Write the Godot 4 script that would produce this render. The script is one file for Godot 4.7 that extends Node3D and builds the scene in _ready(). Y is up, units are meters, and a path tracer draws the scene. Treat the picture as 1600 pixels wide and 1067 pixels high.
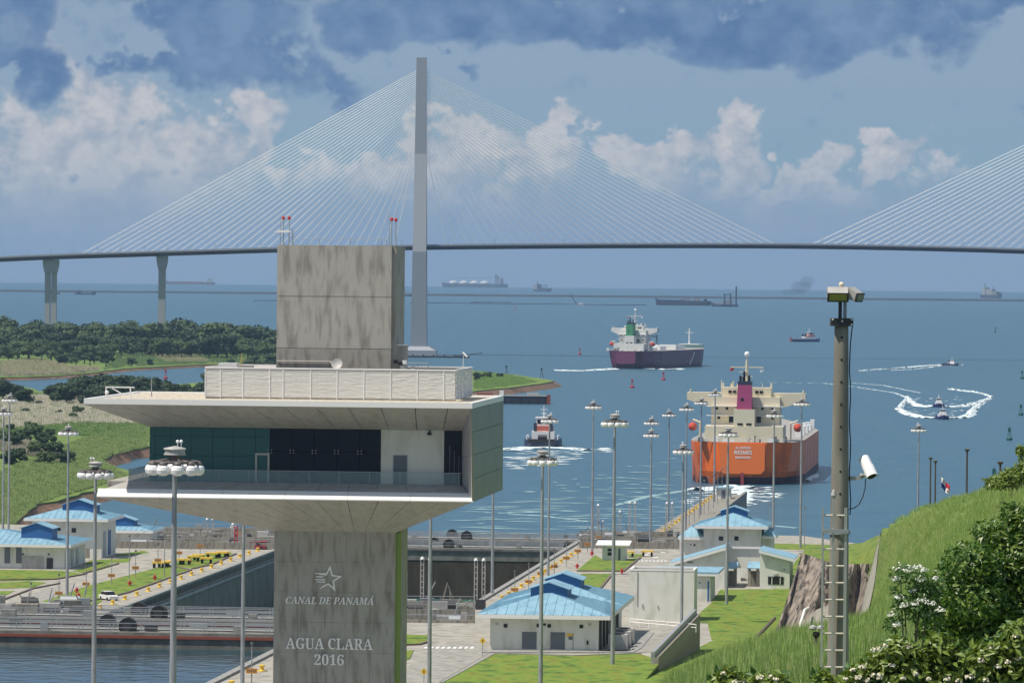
extends Node3D
# Positions are read from the photograph: a pixel (1600 x 1067) gives a direction, the ground, water or wall it touches gives the distance.
const F := 8560.0        # focal length in photo pixels
const EYE := 66.0        # camera height above the sea
const RE := 7.4e6        # radius of the earth with refraction, the sea bends down by d*d / (2 RE)
const GROUND := 10.0     # level of the lock platforms above the sea
const AXIS := 0.0943     # the locks run 5.4 degrees to the right of the view
var CB := Basis.from_euler(Vector3(-0.014147, 0.0, 0.0096))
var M := {}
var rng := RandomNumberGenerator.new()
var used := {}

class MB:
	var v := PackedVector3Array()
	var n := PackedVector3Array()
	var c := PackedColorArray()
	var uv := PackedVector2Array()
	var col := Color(1, 1, 1)
	var tint := false
	func put(p: Vector3, q: Vector3) -> void:
		v.push_back(p); n.push_back(q)
		if tint: c.push_back(col)
	func tri(a: Vector3, b: Vector3, d: Vector3) -> void:
		var q := (b - a).cross(d - a).normalized()
		put(a, q); put(d, q); put(b, q)
	func quad(a: Vector3, b: Vector3, d: Vector3, e: Vector3) -> void:
		tri(a, b, d); tri(a, d, e)
	func quadn(a: Vector3, b: Vector3, d: Vector3, e: Vector3, na: Vector3, nb: Vector3, nd: Vector3, ne: Vector3) -> void:
		put(a, na); put(d, nd); put(b, nb); put(a, na); put(e, ne); put(d, nd)
	func box(o: Vector3, s: Vector3, b := Basis.IDENTITY) -> void:
		var x := b.x * s.x * 0.5
		var y := b.y * s.y * 0.5
		var z := b.z * s.z * 0.5
		quad(o - x - y + z, o + x - y + z, o + x + y + z, o - x + y + z)
		quad(o + x - y - z, o - x - y - z, o - x + y - z, o + x + y - z)
		quad(o + x - y + z, o + x - y - z, o + x + y - z, o + x + y + z)
		quad(o - x - y - z, o - x - y + z, o - x + y + z, o - x + y - z)
		quad(o - x + y + z, o + x + y + z, o + x + y - z, o - x + y - z)
		quad(o - x - y - z, o + x - y - z, o + x - y + z, o - x - y + z)
	func span(x0: float, x1: float, y0: float, y1: float, z0: float, z1: float) -> void:
		box(Vector3((x0 + x1) / 2, (y0 + y1) / 2, (z0 + z1) / 2), Vector3(absf(x1 - x0), absf(y1 - y0), absf(z1 - z0)))
	func frame_of(d: Vector3) -> Array:
		var s := Vector3.UP if absf(d.y) < 0.9 else Vector3.RIGHT
		var x := d.cross(s).normalized()
		return [x, d.cross(x).normalized()]
	func cyl(a: Vector3, b: Vector3, ra: float, rb := -1.0, k := 8, caps := true) -> void:
		if rb < 0: rb = ra
		var d := (b - a).normalized()
		var fr := frame_of(d)
		for i in k:
			var t0 := TAU * i / k
			var t1 := TAU * (i + 1) / k
			var u0: Vector3 = fr[0] * cos(t0) + fr[1] * sin(t0)
			var u1: Vector3 = fr[0] * cos(t1) + fr[1] * sin(t1)
			quadn(a + u0 * ra, a + u1 * ra, b + u1 * rb, b + u0 * rb, u0, u1, u1, u0)
			if caps:
				tri(b, b + u0 * rb, b + u1 * rb); tri(a, a + u1 * ra, a + u0 * ra)
	func tube(p: Array, r: float, k := 5) -> void:
		for i in p.size() - 1: cyl(p[i], p[i + 1], r, r, k, i == 0 or i == p.size() - 2)
	func lathe(o: Vector3, prof: Array, k := 12) -> void:   # prof: [radius, height] from the bottom up
		for j in prof.size() - 1:
			var r0: float = prof[j][0]
			var r1: float = prof[j + 1][0]
			var y0: float = prof[j][1]
			var y1: float = prof[j + 1][1]
			var sl := Vector2(y1 - y0, r0 - r1).normalized()
			for i in k:
				var t0 := TAU * i / k
				var t1 := TAU * (i + 1) / k
				var u0 := Vector3(sin(t0), 0, cos(t0))
				var u1 := Vector3(sin(t1), 0, cos(t1))
				var n0 := (u0 * sl.x + Vector3.UP * sl.y).normalized()
				var n1 := (u1 * sl.x + Vector3.UP * sl.y).normalized()
				quadn(o + u0 * r0 + Vector3.UP * y0, o + u1 * r0 + Vector3.UP * y0, o + u1 * r1 + Vector3.UP * y1, o + u0 * r1 + Vector3.UP * y1, n0, n1, n1, n0)
	func ball(o: Vector3, r: float, sq := 1.0, k := 10) -> void:
		var pr := []
		for j in 7:
			var t := PI * (j / 6.0 - 0.5)
			pr.append([r * cos(t), r * sq * sin(t)])
		lathe(o, pr, k)
	func slab(poly: PackedVector3Array, th: float) -> void:   # a sheet with thickness, its outline seen from above
		var q := PackedVector2Array()
		for p in poly: q.push_back(Vector2(p.x, p.z))
		var cw := Geometry2D.is_polygon_clockwise(q)
		var ix := Geometry2D.triangulate_polygon(q)
		for i in range(0, ix.size(), 3):
			var a := poly[ix[i]]
			var b := poly[ix[i + 1]]
			var d := poly[ix[i + 2]]
			if (b - a).cross(d - a).y < 0:
				var e := b
				b = d
				d = e
			tri(a, b, d)
		var k := poly.size()
		for i in k:
			var a := poly[i]
			var b := poly[(i + 1) % k]
			var dn := Vector3(0, -th, 0)
			if cw: quad(a, b, b + dn, a + dn)
			else: quad(b, a, a + dn, b + dn)
	func prism(o: Vector3, pts: PackedVector2Array, bx: Vector3, by: Vector3, depth: Vector3) -> void:   # outline (ccw in bx, by) pushed along depth
		var ix := Geometry2D.triangulate_polygon(pts)
		var k := pts.size()
		var at := func(i: int) -> Vector3: return o + bx * pts[i].x + by * pts[i].y
		var flip := bx.cross(by).dot(depth) < 0
		for i in range(0, ix.size(), 3):
			var a: Vector3 = at.call(ix[i])
			var b: Vector3 = at.call(ix[i + 1])
			var d: Vector3 = at.call(ix[i + 2])
			var up := (b - a).cross(d - a).dot(depth) > 0
			if up:
				tri(a + depth, b + depth, d + depth); tri(a, d, b)
			else:
				tri(a + depth, d + depth, b + depth); tri(a, b, d)
		var ccw := not Geometry2D.is_polygon_clockwise(pts)
		for i in k:
			var a: Vector3 = at.call(i)
			var b: Vector3 = at.call((i + 1) % k)
			if ccw != flip: quad(a, b, b + depth, a + depth)
			else: quad(b, a, a + depth, b + depth)
	func mesh() -> ArrayMesh:
		var m := ArrayMesh.new()
		if v.is_empty(): return m
		var a := []
		a.resize(Mesh.ARRAY_MAX)
		a[Mesh.ARRAY_VERTEX] = v
		a[Mesh.ARRAY_NORMAL] = n
		if c.size() == v.size(): a[Mesh.ARRAY_COLOR] = c
		if uv.size() == v.size(): a[Mesh.ARRAY_TEX_UV] = uv
		m.add_surface_from_arrays(Mesh.PRIMITIVE_TRIANGLES, a)
		return m

# ---- pixels to places
func ray(px: float, py: float) -> Vector3:
	return CB * Vector3((px - 800.0) / F, (533.5 - py) / F, -1.0)
func dp(px: float, py: float, d: float) -> Vector3:          # the point d metres ahead
	var r := ray(px, py)
	return Vector3(0, EYE, 0) + r * (d / -r.z)
func drop(p: Vector3) -> float:
	return (p.x * p.x + p.z * p.z) / (2.0 * RE)
func at(px: float, py: float, h := GROUND) -> Vector3:       # the point at height h above the (curved) sea
	var r := ray(px, py)
	var d := 1000.0
	for i in 12:
		var den := -r.y / -r.z
		d = (EYE - h + d * d / (2 * RE)) / den
	return Vector3(0, EYE, 0) + r * (d / -r.z)
func sea_at(px: float, d: float, up := 0.0) -> Vector3:      # on the sea, d metres ahead
	var x := (px - 800.0) / F * d
	return Vector3(x, up - (x * x + d * d) / (2 * RE), -d)
func lk(s: float, t: float, y := GROUND) -> Vector3:         # lock coordinates: s right of the chamber's right wall, t along it
	return Vector3(-5.0 + s * cos(AXIS) + t * sin(AXIS), y, -909.0 + s * sin(AXIS) - t * cos(AXIS))
func poly_at(a: Array, h := GROUND) -> PackedVector3Array:
	var o := PackedVector3Array()
	for p in a: o.push_back(at(p[0], p[1], h))
	return o

# ---- nodes
func numbered(s: String) -> String:
	if not used.has(s):
		used[s] = 0
		return s
	used[s] += 1
	return "%s_%03d" % [s, used[s]]
func tag(o: Node3D, label: String, category := "", group := "", kind := "") -> Node3D:
	if label: o.set_meta("label", label)
	if category: o.set_meta("category", category)
	if group: o.set_meta("group", group)
	if kind: o.set_meta("kind", kind)
	return o
func thing(called: String, label: String, category: String, pos := Vector3.ZERO, yaw := 0.0, group := "") -> Node3D:
	var o := Node3D.new()
	o.name = numbered(called)
	add_child(o)
	o.position = pos
	o.rotation.y = yaw
	tag(o, label, category, group)
	return o
func part(parent: Node3D, called: String, mb: MB, m: Material, at_ := Vector3.ZERO) -> MeshInstance3D:
	return inst(parent, called, mb.mesh(), m, at_)
func inst(parent: Node3D, called: String, me: Mesh, m: Material, at_ := Vector3.ZERO, b := Basis.IDENTITY) -> MeshInstance3D:
	var o := MeshInstance3D.new()
	o.name = numbered(called) if parent == self else called
	o.mesh = me
	o.material_override = m
	parent.add_child(o, true)
	o.transform = Transform3D(b, at_)
	return o
func struct(called: String, mb: MB, m: Material, label := "") -> MeshInstance3D:
	var o := part(self, called, mb, m)
	o.set_meta("kind", "structure")
	if label: o.set_meta("label", label)
	return o
func copy(o: Node3D, pos: Vector3, yaw := 0.0, label := "", sc := 1.0) -> Node3D:
	var c: Node3D = o.duplicate()
	var base := String(o.name)
	c.name = numbered(base.substr(0, base.length() - 4) if base.length() > 4 and base.substr(base.length() - 4, 1) == "_" and base.right(3).is_valid_int() else base)
	add_child(c)
	c.position = pos
	c.rotation.y = yaw
	c.scale = Vector3.ONE * sc
	if label: c.set_meta("label", label)
	return c
func boxpart(parent: Node3D, called: String, o: Vector3, s: Vector3, m: Material) -> MeshInstance3D:
	var b := MB.new()
	b.box(Vector3.ZERO, s)
	return part(parent, called, b, m, o)

# ---- materials
func lin(r: float, g: float, b: float) -> Color:             # base colours given as linear reflectance
	return Color(r, g, b).linear_to_srgb()
func mat(col: Color, rough := 0.7, metal := 0.0) -> StandardMaterial3D:
	var m := StandardMaterial3D.new()
	m.albedo_color = col
	m.roughness = rough
	m.metallic = metal
	return m
func noise_tex(seed_: int, freq: float, ramp: Array, size := 512, oct := 5, normal := false, bump := 4.0) -> NoiseTexture2D:
	var t := NoiseTexture2D.new()
	var f := FastNoiseLite.new()
	f.seed = seed_
	f.frequency = freq
	f.fractal_octaves = oct
	f.noise_type = FastNoiseLite.TYPE_SIMPLEX_SMOOTH
	t.noise = f
	t.width = size
	t.height = size
	t.seamless = true
	if normal:
		t.as_normal_map = true
		t.bump_strength = bump
	else:
		var g := Gradient.new()
		g.offsets = PackedFloat32Array()
		g.colors = PackedColorArray()
		var os := PackedFloat32Array()
		var cs := PackedColorArray()
		for e in ramp:
			os.push_back(e[0]); cs.push_back(e[1])
		g.offsets = os
		g.colors = cs
		t.color_ramp = g
	return t
func world_tex(m: StandardMaterial3D, tex: Texture2D, sc: Vector3) -> StandardMaterial3D:
	m.albedo_texture = tex
	m.uv1_triplanar = true
	m.uv1_world_triplanar = true
	m.uv1_scale = sc
	return m
func grey(v: float) -> Color:
	return Color(v, v, v)

func make_materials() -> void:
	var stain := noise_tex(3, 0.012, [[0.0, Color(0.72, 0.7, 0.67)], [0.4, Color(0.87, 0.86, 0.84)], [0.62, Color(1, 1, 0.99)], [1.0, Color(0.86, 0.84, 0.8)]])
	var core := noise_tex(4, 0.014, [[0.0, Color(0.74, 0.725, 0.7)], [0.3, Color(0.88, 0.87, 0.86)], [0.5, Color(0.97, 0.97, 0.96)], [0.75, Color(1, 1, 1)], [1.0, Color(0.87, 0.86, 0.84)]], 512, 7)
	var patch := noise_tex(5, 0.02, [[0.0, Color(0.7, 0.7, 0.7)], [0.5, Color(0.92, 0.92, 0.92)], [1.0, Color(1, 1, 1)]])
	M.tower_concrete = world_tex(mat(lin(0.4, 0.388, 0.368), 0.9), core, Vector3(0.17, 0.035, 0.17))
	M.dark_concrete = world_tex(mat(lin(0.30, 0.285, 0.255), 0.9), stain, Vector3(0.2, 0.05, 0.2))
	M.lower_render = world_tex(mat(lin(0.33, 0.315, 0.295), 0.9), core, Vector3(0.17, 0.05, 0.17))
	M.concrete = world_tex(mat(lin(0.40, 0.375, 0.33), 0.9), patch, Vector3(0.03, 0.03, 0.03))
	M.road = world_tex(mat(lin(0.36, 0.345, 0.315), 0.9), patch, Vector3(0.05, 0.05, 0.05))
	M.kerb = mat(lin(0.16, 0.12, 0.1), 0.9)
	M.coping = world_tex(mat(lin(0.34, 0.335, 0.32), 0.85), patch, Vector3(0.1, 0.1, 0.1))
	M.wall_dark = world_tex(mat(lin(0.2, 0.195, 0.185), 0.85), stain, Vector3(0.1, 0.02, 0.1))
	M.gate_top = world_tex(mat(lin(0.2, 0.2, 0.19), 0.8), stain, Vector3(0.05, 0.05, 0.05))
	M.gate_low = world_tex(mat(lin(0.055, 0.045, 0.033), 0.8), stain, Vector3(0.05, 0.02, 0.05))
	M.white = world_tex(mat(lin(0.74, 0.74, 0.71), 0.7), noise_tex(8, 0.01, [[0.0, Color(0.86, 0.85, 0.82)], [0.45, Color(0.97, 0.97, 0.96)], [1.0, Color(1, 1, 1)]]), Vector3(0.1, 0.03, 0.1))
	M.wall_white = M.white
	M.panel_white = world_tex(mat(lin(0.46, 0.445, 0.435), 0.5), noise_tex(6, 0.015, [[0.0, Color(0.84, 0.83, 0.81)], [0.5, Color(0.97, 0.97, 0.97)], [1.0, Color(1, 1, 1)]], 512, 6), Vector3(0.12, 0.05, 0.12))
	M.lip_white = mat(lin(0.8, 0.79, 0.79), 0.4)
	M.blue_roof = world_tex(mat(lin(0.27, 0.46, 0.58), 0.5), noise_tex(9, 0.015, [[0.0, Color(0.68, 0.74, 0.78)], [0.45, Color(0.92, 0.93, 0.94)], [1.0, Color(1, 1, 1)]], 512, 6), Vector3(0.06, 0.12, 0.06))
	M.blue_wall = mat(lin(0.025, 0.12, 0.32), 0.55)
	M.glass_dark = mat(lin(0.008, 0.009, 0.015), 0.06)
	M.window = mat(lin(0.012, 0.014, 0.018), 0.1)
	M.door = mat(lin(0.13, 0.15, 0.18), 0.6)
	M.steel = mat(lin(0.36, 0.38, 0.4), 0.45, 0.3)
	M.dark_steel = mat(lin(0.05, 0.05, 0.055), 0.6, 0.2)
	M.mast = world_tex(mat(lin(0.4, 0.42, 0.45), 0.5, 0.2), patch, Vector3(0.4, 0.05, 0.4))
	M.lamp = mat(lin(0.82, 0.82, 0.84), 0.25)
	M.lamp_cap = mat(lin(0.11, 0.1, 0.1), 0.6)
	M.yellow = mat(lin(0.75, 0.5, 0.06), 0.6)
	M.orange_sign = mat(lin(0.5, 0.21, 0.02), 0.6)
	M.black = mat(lin(0.012, 0.012, 0.013), 0.7)
	M.red = mat(lin(0.5, 0.03, 0.03), 0.5)
	M.red_paint = mat(lin(0.25, 0.06, 0.035), 0.7)
	M.foam = world_tex(mat(lin(0.78, 0.82, 0.84), 0.9), noise_tex(12, 0.03, [[0.0, Color(0.8, 0.86, 0.88)], [1.0, Color(1, 1, 1)]]), Vector3(0.05, 0.05, 0.05))
	M.streak = mat(lin(0.24, 0.37, 0.4), 0.9)
	M.bark = mat(lin(0.11, 0.09, 0.07), 0.95)
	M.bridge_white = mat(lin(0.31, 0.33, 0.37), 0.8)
	M.bridge_deck = mat(lin(0.07, 0.075, 0.09), 0.8)
	M.cable = mat(lin(0.84, 0.85, 0.86), 0.6)
	M.earth = world_tex(mat(lin(0.26, 0.17, 0.105), 0.95), noise_tex(14, 0.03, [[0.0, Color(0.35, 0.3, 0.3)], [0.5, Color(0.85, 0.8, 0.78)], [1.0, Color(1, 1, 1)]]), Vector3(0.02, 0.08, 0.02))
	var lawn := noise_tex(15, 0.015, [[0.0, Color(0.5, 0.58, 0.45)], [0.38, Color(0.85, 0.9, 0.8)], [0.55, Color(1, 0.98, 0.9)], [0.75, Color(1, 0.86, 0.78)], [1.0, Color(0.7, 0.78, 0.7)]], 512, 6)
	M.lawn = world_tex(mat(lin(0.16, 0.24, 0.026), 0.95), lawn, Vector3(0.035, 0.035, 0.02))
	M.hill = world_tex(mat(lin(0.165, 0.245, 0.045), 0.95), noise_tex(16, 0.022, [[0.0, Color(0.4, 0.5, 0.4)], [0.35, Color(0.75, 0.82, 0.7)], [0.55, Color(1, 0.98, 0.9)], [0.72, Color(1, 0.82, 0.7)], [1.0, Color(0.7, 0.8, 0.6)]], 512, 6), Vector3(0.03, 0.03, 0.03))
	M.meadow = world_tex(mat(lin(0.15, 0.22, 0.05), 0.95), noise_tex(17, 0.02, [[0.0, Color(0.45, 0.6, 0.5)], [0.4, Color(0.9, 0.95, 0.8)], [0.65, Color(1, 0.95, 0.85)], [1.0, Color(0.9, 1, 0.8)]]), Vector3(0.012, 0.012, 0.012))

func make_sky() -> void:
	# the air and clouds to the north as one far curved backdrop, 10 degrees to each side
	var W := 1536
	var H := 512
	var x0 := -700.0
	var x1 := 2300.0      # in photo pixels, as a measure of direction
	var y0 := -520.0
	var y1 := 480.0
	var f := FastNoiseLite.new()
	f.seed = 21
	f.frequency = 0.0052
	f.fractal_octaves = 6
	f.fractal_gain = 0.52
	var f2 := FastNoiseLite.new()
	f2.seed = 44
	f2.frequency = 0.013
	f2.fractal_octaves = 5
	var f3 := FastNoiseLite.new()
	f3.seed = 77
	f3.frequency = 0.034
	f3.fractal_octaves = 4
	f3.fractal_gain = 0.6
	# [x, y, rx, ry, weight]: heaps of white cumulus, then the dark cloud deck
	var heap := [[150, 235, 190, 95, 1.0], [260, 250, 120, 70, 0.9], [388, 190, 48, 40, 0.9], [60, 70, 34, 60, 0.8], [110, 130, 60, 60, 0.7], [110, 305, 170, 34, 0.7], [20, 210, 90, 60, 0.7], [645, 245, 64, 50, 1.0], [590, 262, 62, 34, 0.9], [735, 222, 62, 32, 0.95], [878, 198, 44, 30, 1.0], [845, 240, 66, 48, 0.9], [470, 270, 60, 28, 0.7], [1005, 240, 62, 30, 0.95], [1060, 232, 44, 26, 0.8], [1132, 222, 56, 36, 1.0], [1165, 245, 34, 40, 0.8], [1262, 258, 42, 30, 0.95], [1378, 238, 46, 22, 0.95], [1320, 292, 70, 26, 0.75], [1240, 305, 100, 28, 0.65], [1110, 285, 90, 28, 0.7], [1480, 262, 60, 22, 0.5], [-150, 220, 160, 80, 0.9], [-380, 260, 160, 60, 0.9], [1720, 250, 120, 40, 0.8], [1960, 230, 130, 60, 0.9], [2180, 260, 110, 40, 0.8], [700, 290, 160, 22, 0.55], [820, 300, 90, 30, 0.5]]
	var deck := [[15, 70, 62, 95, 1.3], [-120, 40, 120, 100, 1.2], [215, 95, 90, 26, 1.0], [165, 105, 50, 16, 0.8], [345, 50, 110, 62, 0.95], [430, 105, 90, 46, 0.85], [510, 125, 60, 30, 0.85], [320, 5, 130, 22, 1.2], [700, 15, 240, 46, 1.2], [930, 30, 220, 48, 1.3], [1180, 40, 240, 52, 1.35], [1080, 80, 160, 22, 0.8], [1330, 45, 180, 46, 1.2], [1530, 5, 160, 26, 1.0], [715, 95, 26, 14, 0.7], [-400, 60, 260, 90, 1.1], [1850, 20, 260, 60, 1.2], [2150, 60, 220, 80, 1.0], [700, -220, 1900, 200, 1.4], [100, -350, 1400, 200, 1.2], [1900, -320, 900, 200, 1.3]]
	var img := Image.create(W, H, false, Image.FORMAT_RGB8)
	for j in H:
		var y := y0 + (y1 - y0) * (j + 0.5) / H
		var base := Color(0.54, 0.65, 0.735)
		if y < 90: base = Color(0.56, 0.645, 0.735)
		elif y < 250: base = Color(0.56, 0.645, 0.735).lerp(Color(0.53, 0.645, 0.725), (y - 90) / 160)
		elif y < 350: base = Color(0.53, 0.645, 0.725).lerp(Color(0.55, 0.63, 0.725), (y - 250) / 100)
		else: base = Color(0.55, 0.63, 0.725).lerp(Color(0.535, 0.615, 0.72), clampf((y - 350) / 90, 0, 1))
		for i in W:
			var x := x0 + (x1 - x0) * (i + 0.5) / W
			var wob := f.get_noise_2d(x, y * 1.25)
			var fine := f2.get_noise_2d(x, y * 1.2)
			var tiny := f3.get_noise_2d(x, y * 1.3)
			var xx := x + wob * 90 + fine * 30 + tiny * 12
			var yy := y + f.get_noise_2d(x + 900, y * 1.2) * 60 + fine * 18 + tiny * 9
			var h := 0.0
			for b in heap:
				var dx: float = (xx - b[0]) / b[2]
				if absf(dx) > 1.5: continue
				var dy: float = (yy - b[1]) / b[3]
				var q := dx * dx + (dy * dy if dy < 0 else dy * dy * 0.35)
				if q < 2.2: h = maxf(h, (1.25 - q * 0.6) * b[4])
			var d := 0.0
			for b in deck:
				var dx: float = (xx - b[0]) / b[2]
				if absf(dx) > 1.5: continue
				var dy: float = (yy - b[1]) / b[3]
				var q := dx * dx + dy * dy
				if q < 2.2: d = maxf(d, (1.2 - q * 0.6) * b[4])
			var col := base
			var hm := smoothstep(0.34, 0.9, h + wob * 0.22 + fine * 0.26 + tiny * 0.24)
			var lit := clampf(0.5 + fine * 0.9 + wob * 0.5 + tiny * 0.5, 0, 1)
			var low := smoothstep(360, 240, y)
			col = col.lerp(Color(0.65, 0.68, 0.735).lerp(Color(0.83, 0.81, 0.81), lit), hm * (0.16 + 0.68 * low))
			var dm := smoothstep(0.22, 1.0, d + wob * 0.55 + fine * 0.5 + tiny * 0.3)
			var dc := Color(0.315, 0.445, 0.62).lerp(Color(0.44, 0.55, 0.69), clampf(0.5 + fine * 0.8 + wob * 0.6, 0, 1))
			col = col.lerp(dc, dm * 0.86)
			img.set_pixel(i, j, col)
	var mt := StandardMaterial3D.new()
	mt.shading_mode = BaseMaterial3D.SHADING_MODE_UNSHADED
	mt.albedo_texture = ImageTexture.create_from_image(img)
	mt.texture_repeat = false
	var b := MB.new()
	var R := 47000.0
	var NU := 48
	var NV := 16
	var pt := func(u: float, w: float) -> Vector3:
		var px := lerpf(x0, x1, u)
		var py := lerpf(y0, y1, w)
		var az := (px - 800.0) / F
		var el := (412.4 + 0.0096 * (px - 800.0) - py) / F
		return Vector3(sin(az) * R, EYE + R * tan(el), -cos(az) * R)
	for i in NU:
		for j in NV:
			var u0 := float(i) / NU
			var u1 := float(i + 1) / NU
			var w0 := float(j) / NV
			var w1 := float(j + 1) / NV
			b.quad(pt.call(u0, w1), pt.call(u1, w1), pt.call(u1, w0), pt.call(u0, w0))
			for q in [[u0, w1], [u1, w0], [u1, w1], [u0, w1], [u0, w0], [u1, w0]]: b.uv.push_back(Vector2(q[0], q[1]))
	struct("sky", b, mt)

func make_sea() -> void:
	var b := MB.new()
	var rings := [20.0, 200.0, 500.0, 800.0, 1100.0, 1500.0, 2000.0, 2600.0, 3300.0, 4200.0, 5200.0, 6500.0, 8000.0, 10000.0, 12000.0, 14500.0, 17000.0, 20000.0, 23000.0, 26000.0, 29000.0, 32000.0, 36000.0, 41000.0]
	var NA := 72
	var P := func(r: float, a: float) -> Vector3: return Vector3(sin(a) * r, -r * r / (2 * RE), -cos(a) * r)
	var N := func(r: float, a: float) -> Vector3: return Vector3(sin(a) * r / RE, 1, -cos(a) * r / RE).normalized()
	for k in rings.size() - 1:
		for i in NA:
			var a0 := -0.62 + 1.24 * i / NA
			var a1 := -0.62 + 1.24 * (i + 1) / NA
			var r0: float = rings[k]
			var r1: float = rings[k + 1]
			b.quadn(P.call(r0, a0), P.call(r0, a1), P.call(r1, a1), P.call(r1, a0), N.call(r0, a0), N.call(r0, a1), N.call(r1, a1), N.call(r1, a0))
	var m := mat(lin(0.04, 0.115, 0.17), 0.32)
	m.metallic_specular = 0.36
	world_tex(m, noise_tex(31, 0.006, [[0.0, Color(0.82, 0.9, 0.95)], [0.5, Color(0.95, 0.97, 0.98)], [1.0, Color(1, 1, 1)]], 512, 4), Vector3(0.0016, 0.0016, 0.0016))
	m.normal_enabled = true
	m.normal_texture = noise_tex(32, 0.03, [], 512, 5, true, 6.0)
	m.normal_scale = 0.5
	m.uv1_scale = Vector3(0.014, 0.014, 0.014)
	M.sea = m
	struct("sea", b, m)

func far_ship(called: String, label: String, cat: String, px: float, d: float, yaw: float, L: float, B: float, fb: float, hullc: Color, parts_: Array) -> Node3D:
	# parts_: [name, along (0 bow .. 1 stern), length, width, height, base above deck, colour]
	var o := thing(called, label, cat, sea_at(px, d), yaw)
	part(o, "hull", hull_shape(L, B, fb, 0.62, 5.0), mat(hullc, 0.7))
	for q in parts_:
		var b := MB.new()
		b.box(Vector3(-L / 2 + L * q[1], fb + q[5] + q[4] / 2, 0), Vector3(q[2], q[4], q[3]))
		part(o, q[0], b, mat(q[6], 0.7))
	return o
# hull along x, bow at -x, waterline at y = 0
func hull_shape(L: float, B: float, fb: float, tw: float, sheer := 2.0, only_deck = null) -> MB:      # only_deck: null whole, true the deck, false all but the deck
	var b := MB.new()
	var st := [[0.0, 0.03, 0.0], [0.05, 0.42, 0.2], [0.1, 0.68, 0.45], [0.17, 0.9, 0.78], [0.25, 1.0, 1.0], [0.8, 1.0, 1.0], [0.9, 0.96, 0.86], [0.97, 0.86, 0.6], [1.0, tw + 0.06, 0.3]]
	var rows := []
	for s in st:
		var x: float = -L / 2 + L * s[0]
		var rake: float = (1.0 - s[0] / 0.17) * fb * 0.35 if s[0] < 0.17 else 0.0
		var over: float = (s[0] - 0.97) / 0.03 * L * 0.012 if s[0] > 0.97 else 0.0
		var top: float = fb + (sheer * pow(1.0 - s[0] / 0.17, 1.5) if s[0] < 0.17 else 0.0)
		rows.append([Vector3(x + rake - over, -2.0, B / 2 * s[2]), Vector3(x + rake * 0.6, fb * 0.3, B / 2 * lerpf(s[2], s[1], 0.62)), Vector3(x, top, B / 2 * s[1])])
	for i in rows.size() - 1:
		var p: Array = rows[i]
		var q: Array = rows[i + 1]
		for j in (0 if only_deck == true else 2):
			var a: Vector3 = p[j]
			var c: Vector3 = q[j]
			var e: Vector3 = q[j + 1]
			var g: Vector3 = p[j + 1]
			b.quad(a, c, e, g)
			var f := Vector3(1, 1, -1)
			b.quad(c * f, a * f, g * f, e * f)
		var f2 := Vector3(1, 1, -1)
		if only_deck != false: b.quad(p[2], q[2], q[2] * f2, p[2] * f2)
	var z: Array = rows[-1]
	var f3 := Vector3(1, 1, -1)
	for j in (0 if only_deck == true else 2): b.quad(z[j], z[j] * f3, z[j + 1] * f3, z[j + 1])
	return b

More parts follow.
